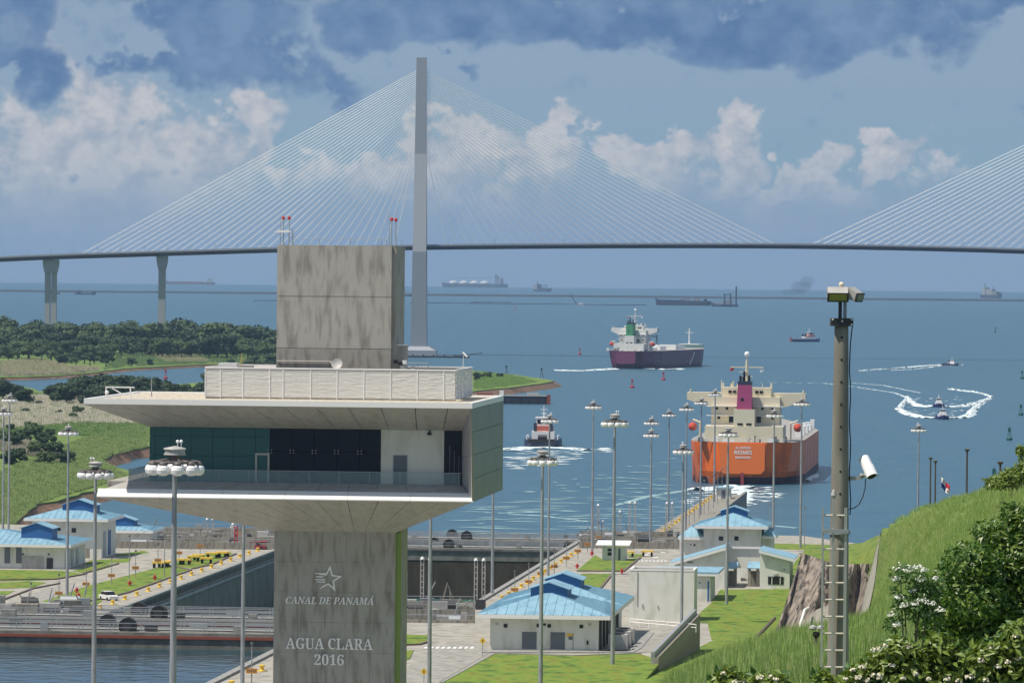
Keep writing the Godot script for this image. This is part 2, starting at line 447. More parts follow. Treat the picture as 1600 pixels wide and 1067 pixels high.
func make_bridge() -> void:
	var D := 4000.0
	var o := thing("cable_stayed_bridge", "tall cable-stayed bridge with a slim concrete pylon and white stay cables over the canal mouth", "bridge", Vector3(0, 0, -D))
	var P := func(px: float, py: float) -> Vector3:
		var q := dp(px, py, D)
		return Vector3(q.x, q.y, 0)
	var line := [[-420, 420], [-200, 411], [0, 403], [105, 398.5], [253, 394], [434, 388.5], [656, 384.5], [850, 382.5], [1050, 381.8], [1240, 382.5], [1420, 385.5], [1600, 390.5], [1830, 399], [2100, 412]]
	var deck_y := func(px: float) -> float:
		for i in line.size() - 1:
			if px <= line[i + 1][0]:
				var t: float = (px - line[i][0]) / (line[i + 1][0] - line[i][0])
				var p0: float = line[max(i - 1, 0)][1]
				var p3: float = line[min(i + 2, line.size() - 1)][1]
				return cubic_interpolate(line[i][1], line[i + 1][1], p0, p3, t)
		return line[-1][1]
	var b := MB.new()
	var e := MB.new()
	var rl := MB.new()
	var k := 84
	for i in k:
		var xa := -420.0 + 2520.0 * i / k
		var xb := -420.0 + 2520.0 * (i + 1) / k
		var a: Vector3 = P.call(xa, deck_y.call(xa))
		var c: Vector3 = P.call(xb, deck_y.call(xb))
		var z := Vector3(0, 0, 10.5)
		for s in [[0.0, -0.7, 1.0, b], [-0.71, -2.9, 0.72, e]]:
			var m: MB = s[3]
			var u := Vector3(0, s[0], 0)
			var w := Vector3(0, s[1], 0)
			var zz: Vector3 = z * s[2]
			m.quad(a + w + zz, c + w + zz, c + u + zz, a + u + zz)
			m.quad(c + w - zz, a + w - zz, a + u - zz, c + u - zz)
			m.quad(a + u + zz, c + u + zz, c + u - zz, a + u - zz)
			m.quad(a + w - zz, c + w - zz, c + w + zz, a + w + zz)
		for s in [1]:
			var q := Vector3(0, 0.55, 10.3 * s)
			rl.quad(a + q + Vector3(0, -0.5, 0), c + q + Vector3(0, -0.5, 0), c + q + Vector3(0, 0.55, 0), a + q + Vector3(0, 0.55, 0))
	part(o, "deck", b, M.bridge_deck)
	part(o, "deck_girder", e, M.bridge_deck)
	part(o, "parapet", rl, M.bridge_white)
	# lamp columns on the deck
	for i in 46:
		var px := -30.0 + 36.5 * i
		if absf(px - 656) < 14: continue
		var a: Vector3 = P.call(px, deck_y.call(px))
		var lp := MB.new()
		lp.cyl(a + Vector3(0, 0, 9), a + Vector3(0, 4.2, 9), 0.14, 0.1, 5)
		lp.box(a + Vector3(0.5, 4.2, 9), Vector3(1.4, 0.2, 0.3))
		part(o, "deck_lamp", lp, M.steel)
	for px in [656.0, 1824.0]:
		var top: Vector3 = P.call(px, 90.0 if px < 1000 else 105.0)
		var dk: Vector3 = P.call(px, deck_y.call(px))
		var py := MB.new()
		# mast above the fork, then two legs that spread towards the water
		var fork := dk.y + 66.0
		var lean := -1.6 if px < 1000 else 0.0
		var X := func(y: float) -> float: return dk.x + 0.0 * lean + (y - dk.y) * 0.0
		var prism4 := func(m: MB, c0: Vector3, h0: Vector2, c1: Vector3, h1: Vector2) -> void:
			var r0 := [c0 + Vector3(-h0.x, 0, h0.y), c0 + Vector3(h0.x, 0, h0.y), c0 + Vector3(h0.x, 0, -h0.y), c0 + Vector3(-h0.x, 0, -h0.y)]
			var r1 := [c1 + Vector3(-h1.x, 0, h1.y), c1 + Vector3(h1.x, 0, h1.y), c1 + Vector3(h1.x, 0, -h1.y), c1 + Vector3(-h1.x, 0, -h1.y)]
			for i in 4: m.quad(r0[i], r0[(i + 1) % 4], r1[(i + 1) % 4], r1[i])
			m.quad(r1[0], r1[1], r1[2], r1[3])
		prism4.call(py, Vector3(dk.x, fork, 0), Vector2(4.4, 4.6), Vector3(dk.x, top.y, 0), Vector2(3.7, 3.4))
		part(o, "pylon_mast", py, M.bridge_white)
		for s in [-1.0, 1.0]:
			var lg := MB.new()
			prism4.call(lg, Vector3(dk.x, -3, 13.0 * s), Vector2(6.0, 3.6), Vector3(dk.x, dk.y - 4, 17.0 * s), Vector2(5.0, 2.8))
			prism4.call(lg, Vector3(dk.x, dk.y - 4, 17.0 * s), Vector2(5.0, 2.8), Vector3(dk.x, fork + 1, 2.8 * s), Vector2(4.45, 2.3))
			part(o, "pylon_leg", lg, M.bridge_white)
		var cb := MB.new()
		cb.box(Vector3(dk.x, dk.y - 6.5, 0), Vector3(8.6, 4.0, 32.0))
		part(o, "cross_beam", cb, M.bridge_white)
		var ft := MB.new()
		prism4.call(ft, Vector3(dk.x + 1, -2, 0), Vector2(12, 24), Vector3(dk.x + 1, 2.6, 0), Vector2(12, 24))
		prism4.call(ft, Vector3(dk.x + 1, 2.6, 0), Vector2(11, 22), Vector3(dk.x + 0.5, 5.4, 0), Vector2(7, 18))
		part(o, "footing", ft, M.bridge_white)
		for s in [-1.0, 1.0]:
			for i in 33:
				var u: float = (i + 1) / 33.0
				var pe: float = px + s * (26.0 + 530.0 * u) * (0.955 if px < 1000 and s < 0 else 1.0)
				if pe > 1850: continue
				var an: Vector3 = P.call(pe, deck_y.call(pe))
				var hi := Vector3(dk.x + s * 3.4, lerpf(fork + 2.0, top.y - 9.5, pow(u, 0.82)), 0)
				for w in [-1.0, 1.0]:
					var cm := MB.new()
					cm.cyl(an + Vector3(0, 0.2, 9.0 * w), hi + Vector3(0, 0, 2.2 * w), 0.128, 0.128, 4, false)
					part(o, "stay_cable", cm, M.cable)
	for q in [[79.0, 512.0, 9.0], [253.0, 505.0, 5.6], [-130.0, 512.0, 9.0], [-330.0, 512.0, 9.0]]:
		var tp: Vector3 = P.call(q[0], deck_y.call(q[0]))
		var pr := MB.new()
		var w: float = q[2] / 2
		for s in ([-1.0, 1.0] if q[2] > 6 else [0.0]):
			var hw := w * (0.42 if q[2] > 6 else 0.9)
			pr.span(tp.x + s * w * 0.52 - hw, tp.x + s * w * 0.52 + hw, -1.0, tp.y - 12, -3, 3)
		part(o, "pier", pr, M.bridge_white)
		var cp := MB.new()
		cp.prism(Vector3(tp.x, tp.y - 12.2, -5), PackedVector2Array([Vector2(-w, 0), Vector2(w, 0), Vector2(w + 1.2, 6), Vector2(w + 1.2, 9.3), Vector2(-w - 1.2, 9.3), Vector2(-w - 1.2, 6)]), Vector3.RIGHT, Vector3.UP, Vector3(0, 0, 10))
		part(o, "pier_cap", cp, M.bridge_white)
	# protection works round the pylon's foot
	var f := thing("pylon_fender", "low dark fender pier beside the foot of the bridge pylon", "pier", sea_at(690, 3890))
	var fb := MB.new()
	fb.box(Vector3(-6, 0.4, 0), Vector3(52, 1.6, 5)); fb.box(Vector3(18, 2.2, -2), Vector3(22, 0.5, 1.2), Basis(Vector3.BACK, 0.12))
	part(f, "fender_beam", fb, M.dark_steel)
	for i in 7:
		var fp := MB.new()
		fp.cyl(Vector3(-28 + i * 7.5, -2, 0), Vector3(-28 + i * 7.5, 2.2, 0), 0.6, 0.6, 6)
		part(f, "pile", fp, M.dark_steel)

func make_horizon() -> void:
	# breakwater
	var b := MB.new()
	var D := 13000.0
	var prev := Vector3.ZERO
	for i in 121:
		var p := sea_at(-500 + 2600.0 * i / 120, D + 60 * sin(i * 0.2))
		p.y += 4.4 + 0.9 * rng.randf()
		if i > 0:
			var dn := Vector3(0, -6, 0)
			var fw := Vector3(0, 0, 14)
			b.quad(prev + dn + fw, p + dn + fw, p, prev)
			b.quad(prev, p, p - fw, prev - fw)
		prev = p
	var o := part(self, "breakwater", b, mat(lin(0.02, 0.024, 0.03), 0.9))
	tag(o, "long low dark rock breakwater across the bay", "breakwater")
	var haze_red := lin(0.16, 0.06, 0.05)
	var gw := lin(0.4, 0.4, 0.4)
	var navy := lin(0.02, 0.035, 0.07)
	far_ship("bulk_carrier", "faint reddish bulk carrier on the hazy horizon behind a bridge pier", "ship", 296, 25500, 0.0, 232, 32, 12, haze_red, [["accommodation", 0.87, 14, 28, 18, 0, gw], ["funnel", 0.93, 8, 8, 20, 0, gw], ["hatch_cover", 0.45, 150, 20, 2, 0, haze_red], ["forecastle", 0.03, 12, 16, 4, 0, haze_red]])
	var g := far_ship("gas_carrier", "long grey gas carrier with rounded tanks on the horizon", "ship", 741, 24200, 0.0, 292, 48, 17, lin(0.05, 0.07, 0.1), [["accommodation", 0.84, 24, 40, 34, 0, lin(0.35, 0.36, 0.37)], ["funnel", 0.91, 12, 12, 27, 0, lin(0.2, 0.22, 0.25)], ["wheelhouse", 0.82, 12, 48, 6, 35, lin(0.16, 0.17, 0.2)], ["catwalk", 0.45, 190, 3, 2, 25, lin(0.2, 0.2, 0.2)]])
	for i in 4:
		var t := MB.new()
		t.ball(Vector3(-95 + i * 46, 18, 0), 21, 0.6, 14)
		t.cyl(Vector3(-95 + i * 46, 14, 0), Vector3(-95 + i * 46, 20, 0), 21.5, 21.2, 14)
		part(g, "tank", t, mat(lin(0.55, 0.55, 0.56), 0.6))
	var c1 := far_ship("cargo_ship", "small grey general cargo ship with derrick posts beyond the breakwater", "ship", 848, 17000, 0.9, 88, 18, 8, lin(0.04, 0.06, 0.1), [["accommodation", 0.85, 16, 16, 16, 0, lin(0.25, 0.27, 0.3)], ["derrick", 0.3, 1.8, 1.8, 15, 0, navy], ["derrick", 0.45, 1.8, 1.8, 17, 0, navy], ["derrick", 0.6, 1.8, 1.8, 15, 0, navy], ["mast", 0.86, 1.5, 1.5, 26, 0, navy], ["hatch_cover", 0.42, 40, 12, 3, 0, navy]])
	c1.rotation.y = PI - 0.95
	var c2 := far_ship("container_ship", "boxy grey ship with stacked deck cargo beyond the end of the breakwater", "ship", 1550, 14900, PI - 0.85, 76, 18, 10, lin(0.04, 0.06, 0.09), [["accommodation", 0.82, 14, 16, 20, 0, lin(0.3, 0.32, 0.33)], ["cargo", 0.55, 22, 17, 15, 0, lin(0.3, 0.31, 0.3)], ["cargo", 0.3, 18, 16, 9, 0, lin(0.2, 0.22, 0.22)], ["mast", 0.84, 1.4, 1.4, 31, 0, navy], ["crane", 0.42, 1.6, 1.6, 22, 0, navy]])
	c2.rotation.y = PI - 0.85
	far_ship("work_boat", "low dark work boat in front of the breakwater", "boat", 132, 11900, PI, 46, 10, 3.4, navy, [["wheelhouse", 0.8, 8, 7, 5, 0, navy], ["mast", 0.8, 0.7, 0.7, 12, 0, navy], ["bow_rail", 0.12, 8, 6, 2.5, 0, navy], ["mast", 0.15, 0.6, 0.6, 7, 0, navy]])
	far_ship("moored_barge", "flat dark barge beside the outer bridge pier", "barge", 82, 12000, 0.0, 30, 9, 3.0, navy, [["deck_house", 0.7, 8, 6, 2.5, 0, navy]])
	far_ship("dredging_tender", "small dark vessel with a raised boom close to the bridge pylon", "boat", 632, 12600, 0.0, 32, 9, 4, navy, [["wheelhouse", 0.55, 12, 7, 6, 0, lin(0.25, 0.27, 0.3)], ["deck_load", 0.2, 8, 7, 4, 0, navy], ["mast", 0.5, 0.8, 0.8, 13, 0, navy]])
	var db := far_ship("dredger_barge", "long low dark dredging barge in line with the breakwater", "barge", 1067, 10000, 0.0, 102, 16, 8.5, lin(0.03, 0.04, 0.08), [["deck_house", 0.55, 18, 10, 4, 0, lin(0.25, 0.26, 0.3)], ["deck_load", 0.75, 12, 8, 5, 0, lin(0.25, 0.26, 0.3)], ["hopper", 0.3, 44, 11, 1.6, 0, navy], ["winch", 0.9, 6, 6, 4, 0, navy]])
	db.set_meta("category", "barge")
	far_ship("cutter_dredger", "squat dredger with a tall spud tower at the barge's end", "dredger", 1132, 9750, 0.0, 48, 14, 4, navy, [["deck_house", 0.62, 18, 10, 8, 0, lin(0.22, 0.24, 0.28)], ["spud_tower", 0.93, 2.6, 2.6, 33, 0, navy], ["gantry", 0.5, 2, 10, 18, 0, navy], ["gantry", 0.72, 2, 10, 20, 0, navy], ["boom", 0.6, 14, 1.6, 1.6, 17, navy], ["pump_house", 0.25, 14, 8, 4, 0, lin(0.3, 0.3, 0.33)]])
	# crane barge
	var cr := thing("crane_barge", "small white barge with a dark leaning crane boom on the dredge pipe", "barge", sea_at(906, 9700))
	part(cr, "hull", hull_shape(20, 8, 2.2, 0.8, 0.5), mat(lin(0.3, 0.31, 0.33)))
	boxpart(cr, "deck_house", Vector3(1, 3.4, 0), Vector3(7, 3, 5), mat(lin(0.6, 0.6, 0.6)))
	var bm := MB.new()
	bm.cyl(Vector3(-6, 2, 0), Vector3(-19, 22, 0), 0.9, 0.5, 6)
	part(cr, "boom", bm, mat(navy))
	for sg in [[640, 1010, 9900.0, 0.9], [735, 800, 10250.0, 1.2], [396, 434, 10100.0, 1.0]]:
		var pm := MB.new()
		var n := int((sg[1] - sg[0]) / 9.0)
		for i in n:
			var a := sea_at(sg[0] + 9.0 * i, sg[2] + 90.0 * sin(i * 0.35 + sg[0]), 0.5)
			var c := sea_at(sg[0] + 9.0 * (i + 1), sg[2] + 90.0 * sin((i + 1) * 0.35 + sg[0]), 0.5)
			pm.cyl(a, c, sg[3], sg[3], 6, false)
		var q := part(self, "floating_pipe", pm, mat(navy))
		tag(q, ["thin dark floating dredge pipe reaching from the pylon to the crane barge", "short dark floating pipe length lying beyond the long dredge pipe", "short dark floating pipe on the far water behind the woods"][[640, 735, 396].find(sg[0])], "pipe", "floating dredge pipes")

func on_plane(o: Node3D, px: float, py: float, k: float) -> Vector3:   # local point where the pixel's ray meets the thing's plane z = k
	var t := Transform3D(Basis(Vector3.UP, o.rotation.y), o.position).affine_inverse()
	var a := t * Vector3(0, EYE, 0)
	var r := t.basis * ray(px, py)
	return a + r * ((k - a.z) / r.z)

func sheet(b: MB, a: Vector3, c: Vector3, e: Vector3, g: Vector3, th: float) -> void:   # a panel a-c-e-g (ccw seen from its face) with thickness
	var n := (c - a).cross(e - a).normalized() * th
	b.quad(a, c, e, g)
	b.quad(c - n, a - n, g - n, e - n)
	b.quad(a - n, c - n, c, a); b.quad(c - n, e - n, e, c); b.quad(e - n, g - n, g, e); b.quad(g - n, a - n, a, g)

func letters(parent: Node3D, called: String, text: String, o: Vector3, width: float, height: float, m: Material, bold: bool, slant := 0.0, face := "Droid Serif", depth := 0.08) -> MeshInstance3D:
	var tm := TextMesh.new()
	var sf := SystemFont.new()
	sf.font_names = PackedStringArray([face])
	if bold: sf.font_weight = 700
	tm.font = sf
	tm.text = text
	tm.font_size = 64
	tm.pixel_size = 0.01
	tm.depth = 0.1
	tm.curve_step = 2.0
	var bb := tm.get_aabb()
	var sx := width / maxf(bb.size.x, 0.01)
	var sy := height / maxf(bb.size.y, 0.01)
	var q := inst(parent, called, tm, m)
	q.transform = Transform3D(Basis(Vector3(sx, 0, 0), Vector3(slant * sy, sy, 0), Vector3(0, 0, depth / 0.1)), o)
	return q

func make_tower() -> void:
	var p0 := dp(741, 633, 430)
	var o := thing("control_tower", "concrete lock control tower with a cantilevered white glazed deck on a lettered stem", "tower", Vector3(p0.x, 0, p0.z), -AXIS)
	var zf := 1.6                 # the roof reaches farther out than the floor
	var xl := on_plane(o, 130, 630, zf).x
	var xlb := on_plane(o, 150, 775, 0).x
	var yT := on_plane(o, 741, 632.5, zf).y
	var yF := yT - 0.3
	var zg := -3.6
	var yS := on_plane(o, 650, 672, zg).y
	var xg := on_plane(o, 232, 700, zg).x
	var xw := on_plane(o, 722, 700, zg).x
	var yB := on_plane(o, 650, 757, zg).y
	var yL := on_plane(o, 735, 771.5, 0).y
	var yU := on_plane(o, 735, 784.5, 0).y
	var D := -24.0
	# roof
	var b := MB.new()
	b.span(xl, 0, yF, yT, D, zf)
	part(o, "roof_slab", b, M.lip_white)
	b = MB.new()
	b.span(xl + 0.7, -0.7, yT, yT + 0.06, D + 0.7, zf - 0.7)
	part(o, "roof_membrane", b, world_tex(mat(lin(0.6, 0.56, 0.49), 0.95), noise_tex(61, 0.03, [[0.0, Color(0.6, 0.55, 0.5)], [0.5, Color(0.95, 0.93, 0.9)], [1.0, Color(1, 1, 1)]]), Vector3(0.12, 0.12, 0.12)))
	for q in [[-0.35, 0.0, D, zf], [xl, xl + 0.35, D, zf], [xl + 0.35, -0.35, D, D + 0.35], [xl + 0.35, -0.35, zf - 0.35, zf]]:
		b = MB.new()
		b.span(q[0], q[1], yT, yT + 0.13, q[2], q[3])
		part(o, "roof_kerb", b, M.lip_white)
	# soffit panels
	var ks := [0.0]
	for px in [186, 237, 288, 339, 391, 442, 493, 544, 595, 649, 700]: ks.append((on_plane(o, px, 640, zf).x - xl) / -xl)
	ks.append(1.0)
	for i in ks.size() - 1:
		var g := 0.0009
		var f0 := lerpf(xl, -0.02, ks[i] + g)
		var f1 := lerpf(xl, -0.02, ks[i + 1] - g)
		var e0 := lerpf(xg, xw, ks[i] + g)
		var e1 := lerpf(xg, xw, ks[i + 1] - g)
		b = MB.new()
		sheet(b, Vector3(f0, yF - 0.03, zf - 0.03), Vector3(e0, yS, zg), Vector3(e1, yS, zg), Vector3(f1, yF - 0.03, zf - 0.03), 0.08)
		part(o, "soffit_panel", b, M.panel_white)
	b = MB.new()
	b.prism(Vector3(xg + 0.3, 0, 0), PackedVector2Array([Vector2(-0.5, yF - 0.002), Vector2(zg - 0.2, yF - 0.002), Vector2(zg - 0.2, yS + 0.14)]), Vector3.BACK, Vector3.UP, Vector3(-xg - 1.2, 0, 0))
	part(o, "soffit_frame", b, M.black)
	# the closed end
	var olive := mat(lin(0.21, 0.22, 0.175), 0.42, 0.15)
	world_tex(olive, noise_tex(62, 0.02, [[0.0, Color(0.7, 0.72, 0.66)], [0.5, Color(0.95, 0.95, 0.9)], [1.0, Color(1, 1, 1)]]), Vector3(0.1, 0.02, 0.1))
	var rows := 4
	for i in rows:
		for j in 3:
			b = MB.new()
			var y0 := lerpf(yU, yF - 0.01, float(i) / rows) + 0.015
			var y1 := lerpf(yU, yF - 0.01, float(i + 1) / rows) - 0.015
			if j == 0:
				var k0 := zf * (y0 - yU) / (yF - yU) - 0.03
				var k1 := zf * (y1 - yU) / (yF - yU) - 0.03
				b.prism(Vector3(-0.1, 0, 0), PackedVector2Array([Vector2(k0, y0), Vector2(k1, y1), Vector2(D / 3.0 + 0.02, y1), Vector2(D / 3.0 + 0.02, y0)]), Vector3.BACK, Vector3.UP, Vector3(0.1, 0, 0))
			else: b.span(-0.1, 0.0, y0, y1, D * j / 3.0 - 0.02, D * (j + 1) / 3.0 + 0.02)
			part(o, "end_panel", b, olive)
	b = MB.new()
	b.span(-0.4, -0.11, yU + 0.02, yF - 0.01, D + 0.05, -0.3)
	part(o, "end_wall", b, M.panel_white)
	for i in 2:
		var ya := lerpf(yB, yS, i * 0.5 + 0.004)
		var yb := lerpf(yB, yS, i * 0.5 + 0.496)
		var fa := lerpf(yU + 0.12, yF - 0.05, i * 0.5 + 0.002)
		var fb := lerpf(yU + 0.12, yF - 0.05, i * 0.5 + 0.498)
		b = MB.new()
		sheet(b, Vector3(xw, ya, zg), Vector3(-0.11, fa, zf * i * 0.5 - 0.04), Vector3(-0.11, fb, zf * (i + 1) * 0.5 - 0.04), Vector3(xw, yb, zg), 0.08)
		part(o, "reveal_panel", b, M.panel_white)
	# floor: sloped apron, white lip, underside
	for i in 12:
		var k0 := i / 12.0 + 0.0008
		var k1 := (i + 1) / 12.0 - 0.0008
		b = MB.new()
		var xi := on_plane(o, 200, 757, zg).x
		sheet(b, Vector3(lerpf(xlb + 0.5, -0.4, k0), yL, -0.8), Vector3(lerpf(xlb + 0.5, -0.4, k1), yL, -0.8), Vector3(lerpf(xi, xw, k1), yB, zg + 0.5), Vector3(lerpf(xi, xw, k0), yB, zg + 0.5), 0.06)
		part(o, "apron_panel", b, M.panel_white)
	for i in 6:
		b = MB.new()
		var x0 := lerpf(xlb, 0, i / 6.0) + 0.01
		var x1 := lerpf(xlb, 0, (i + 1) / 6.0) - 0.01
		b.prism(Vector3(x0, 0, 0), PackedVector2Array([Vector2(0, yU), Vector2(0, yU + 0.08), Vector2(-0.72, yL), Vector2(-0.95, yL - 0.1), Vector2(-0.95, yU)]), Vector3.BACK, Vector3.UP, Vector3(x1 - x0, 0, 0))
		part(o, "floor_lip", b, M.lip_white)
	var zs := -7.0
	var sl := on_plane(o, 428, 840, zs).x
	var sr := on_plane(o, 617, 840, zs).x
	var yV := on_plane(o, 520, 831, zs).y
	var nk := 12
	for i in nk:
		var k0 := float(i) / nk + 0.0009
		var k1 := float(i + 1) / nk - 0.0009
		b = MB.new()
		sheet(b, Vector3(lerpf(sl, sr, k0), yV, zs), Vector3(lerpf(sl, sr, k1), yV, zs), Vector3(lerpf(xlb, -0.02, k1), yU, -0.03), Vector3(lerpf(xlb, -0.02, k0), yU, -0.03), 0.08)
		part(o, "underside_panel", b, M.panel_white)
	b = MB.new()   # the flanks and back of the tapered floor
	var A := [Vector3(xlb, yU, -0.1), Vector3(-0.05, yU, -0.1), Vector3(-0.05, yU, D), Vector3(xlb, yU, D)]
	var C := [Vector3(sl, yV, zs), Vector3(sr, yV, zs), Vector3(sr, yV, zs - 9), Vector3(sl, yV, zs - 9)]
	for i in [1, 2, 3]: b.quad(C[i], C[(i + 1) % 4], A[(i + 1) % 4], A[i])
	part(o, "underside_flank", b, M.panel_white)
	b = MB.new()
	b.span(xlb + 0.3, -0.5, yB - 0.35, yB - 0.02, D + 0.1, zg + 0.6)
	part(o, "deck_floor", b, M.tower_concrete)
	# rooms behind the glass
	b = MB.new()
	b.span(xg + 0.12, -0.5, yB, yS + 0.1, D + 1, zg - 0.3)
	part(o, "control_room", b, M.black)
	var teal := mat(lin(0.045, 0.125, 0.13), 0.06)
	var ym := on_plane(o, 500, 706, zg).y
	var jt := []
	for px in [232, 241, 265, 297, 331, 363, 398, 420.5]: jt.append(on_plane(o, px, 700, zg).x)
	var yq := on_plane(o, 300, 712, zg).y
	var yp := on_plane(o, 300, 682, zg).y
	for i in jt.size() - 1:
		for r in [[yB + 0.02, yq, teal], [yq, yp, teal], [yp, yS - 0.02, teal]]:
			if i == 6 and r[0] < yq - 0.1: continue
			b = MB.new()
			b.span(jt[i] + 0.015, jt[i + 1] - 0.015, r[0] + 0.012, r[1] - 0.012, zg - 0.25, zg - 0.22)
			part(o, "glass_pane", b, r[2])
	var jd := []
	for px in [420.5, 455, 490, 525, 561, 594.5]: jd.append(on_plane(o, px, 700, zg).x)
	for i in jd.size() - 1:
		for r in [[yB + 0.02, ym], [ym, yS - 0.02]]:
			b = MB.new()
			b.span(jd[i] + 0.02, jd[i + 1] - 0.02, r[0] + 0.02, r[1] - 0.02, zg - 0.25, zg - 0.22)
			part(o, "glass_pane", b, M.glass_dark)
		for s in [-0.14, 0.14]:
			var fm := MB.new()
			fm.cyl(Vector3(jd[i] + s, ym + 0.1, zg - 0.22), Vector3(jd[i] + s, ym + 0.1, zg - 0.12), 0.05, 0.05, 6)
			fm.cyl(Vector3(jd[i] + s, ym - 0.12, zg - 0.22), Vector3(jd[i] + s, ym - 0.12, zg - 0.12), 0.05, 0.05, 6)
			part(o, "glass_fitting", fm, M.steel)
	# door in the teal glass
	var d0: float = jt[6]
	var d1: float = jt[7]
	var dr := thing_part(o, "balcony_door")
	var yd := on_plane(o, 408, 708, zg).y
	for q in [[d0, d0 + 0.16, yB, yd], [d1 - 0.16, d1, yB, yd], [d0 + 0.16, d1 - 0.16, yd - 0.16, yd]]:
		b = MB.new()
		b.span(q[0], q[1], q[2], q[3], zg - 0.2, zg - 0.08)
		part(dr, "door_frame", b, M.panel_white)
	b = MB.new()
	b.span(d0 + 0.17, d1 - 0.17, yB + 0.02, yd - 0.17, zg - 0.22, zg - 0.18)
	part(dr, "door_pane", b, teal)
	# white wall with a grey door, dark end bay
	var w0: float = jd[5] + 0.02
	var w1 := on_plane(o, 693.5, 700, zg).x
	b = MB.new()
	b.span(w0, w1, yB, yS, zg - 0.3, zg - 0.05)
	part(o, "white_wall", b, M.white)
	var g0 := on_plane(o, 615, 700, zg).x
	var g1 := on_plane(o, 635.5, 700, zg).x
	var gy := on_plane(o, 620, 712, zg).y
	b = MB.new()
	b.span(g0, g1, yB, gy, zg - 0.06, zg - 0.02)
	part(o, "service_door", b, M.door)
	b = MB.new()
	b.span(g0 - 0.07, g0, yB, gy + 0.07, zg - 0.05, zg - 0.0); b.span(g1, g1 + 0.07, yB, gy + 0.07, zg - 0.05, zg - 0.0); b.span(g0, g1, gy, gy + 0.07, zg - 0.05, zg - 0.0)
	part(o, "service_door_frame", b, M.steel)
	var cmx := on_plane(o, 671, 676, zg).x
	b = MB.new()
	b.box(Vector3(cmx, yS - 0.28, zg + 0.15), Vector3(0.3, 0.18, 0.4)); b.cyl(Vector3(cmx, yS, zg), Vector3(cmx, yS - 0.25, zg + 0.1), 0.05, 0.05, 6)
	part(o, "wall_camera", b, M.black)
	b = MB.new()
	b.span(w1, xw, yB, yS, zg - 0.28, zg - 0.22)
	part(o, "end_bay_glass", b, mat(lin(0.012, 0.009, 0.009), 0.08))
	for i in 3:
		b = MB.new()
		var x := lerpf(w1, xw, 0.3 + 0.25 * i)
		b.span(x, x + 0.05, yB, yS - 1.2 - 0.4 * i, zg - 0.2, zg - 0.14)
		part(o, "mullion", b, M.door)
	# balustrade
	var bx0 := on_plane(o, 200, 757, zg + 0.6).x
	var yr := on_plane(o, 500, 737, zg + 0.6).y
	var pane := mat(Color(0.75, 0.85, 0.85, 0.16), 0.03)
	pane.transparency = BaseMaterial3D.TRANSPARENCY_ALPHA
	for i in 11:
		b = MB.new()
		var x0 := lerpf(bx0, xw - 0.05, i / 11.0)
		var x1 := lerpf(bx0, xw - 0.05, (i + 1) / 11.0)
		b.span(x0 + 0.02, x1 - 0.02, yB - 0.02, yr - 0.02, zg + 0.52, zg + 0.54)
		part(o, "balustrade_pane", b, pane)
		var ps := MB.new()
		ps.span(x0 - 0.02, x0 + 0.02, yB - 0.02, yr, zg + 0.48, zg + 0.55)
		part(o, "balustrade_post", ps, M.steel)
	b = MB.new()
	b.span(bx0, xw, yr, yr + 0.05, zg + 0.49, zg + 0.56)
	part(o, "handrail", b, M.steel)
	b = MB.new()
	b.span(bx0 - 0.02, bx0 + 0.02, yB - 0.02, yr - 0.02, D + 4, zg + 0.5)
	part(o, "side_balustrade", b, pane)
	# stem
	var y := yV
	var i2 := 0
	while y > 8.0:
		var h := 2.42
		for k in 5:
			b = MB.new()
			b.span(lerpf(sl, sr, k / 5.0) + 0.008, lerpf(sl, sr, (k + 1) / 5.0) - 0.008, y - h + 0.016, y, zs - 0.3, zs - rng.randf() * 0.012)
			part(o, "formwork_panel", b, M.tower_concrete)
		b = MB.new()
		b.span(sl, sr, y - h + 0.02, y, zs - 9, zs - 0.31)
		part(o, "stem_lift", b, M.tower_concrete)
		y -= h
		i2 += 1
	b = MB.new()
	b.span(sl + 0.06, sr - 0.06, 4, yV - 0.01, zs - 8.9, zs - 0.06)
	part(o, "stem_core", b, M.tower_concrete)
	b = MB.new()
	b.span(sr + 0.0, sr + 0.1, 8, yV - 0.1, zs - 3.6, zs - 0.9)
	part(o, "green_strip", b, mat(lin(0.22, 0.3, 0.07), 0.8))
	# lettering and emblem
	var silver := mat(lin(0.84, 0.85, 0.86), 0.4, 0.1)
	var txt := func(t: String, xa: float, xb: float, yc: float, hpx: float, bold: bool, sl_: float) -> void:
		var a := on_plane(o, xa, yc, zs)
		var c := on_plane(o, xb, yc, zs)
		letters(o, "lettering", t, Vector3((a.x + c.x) / 2, a.y, zs + 0.06), c.x - a.x, hpx / 19.4, silver, bold, sl_)
	txt.call("CANAL DE PANAMÁ", 446, 584, 937.5, 14.0, true, 0.22)
	txt.call("AGUA CLARA", 446, 582, 1005, 17.5, true, 0.0)
	txt.call("2016", 491, 537, 1030.5, 17.0, true, 0.0)
	var sc := on_plane(o, 513.5, 904.5, zs)
	var R := 1.12
	var star := func(r: float, k: float) -> PackedVector2Array:
		var q := PackedVector2Array()
		for i in 10:
			var a := PI / 2 + 0.10 * -1.0 + TAU * i / 10.0
			var rr := r if i % 2 == 0 else r * k
			q.push_back(Vector2(cos(a) * rr, sin(a) * rr))
		return q
	var so: PackedVector2Array = star.call(R, 0.42)
	var si: PackedVector2Array = star.call(R * 0.70, 0.42)
	for i in 10:
		if i in [2, 3]: continue          # the arm that is drawn as flying bars
		var j := (i + 1) % 10
		b = MB.new()
		b.prism(sc + Vector3(0, 0, 0.01), PackedVector2Array([so[i], so[j], si[j], si[i]]), Vector3.RIGHT, Vector3.UP, Vector3(0, 0, 0.09))
		part(o, "emblem_bar", b, silver)
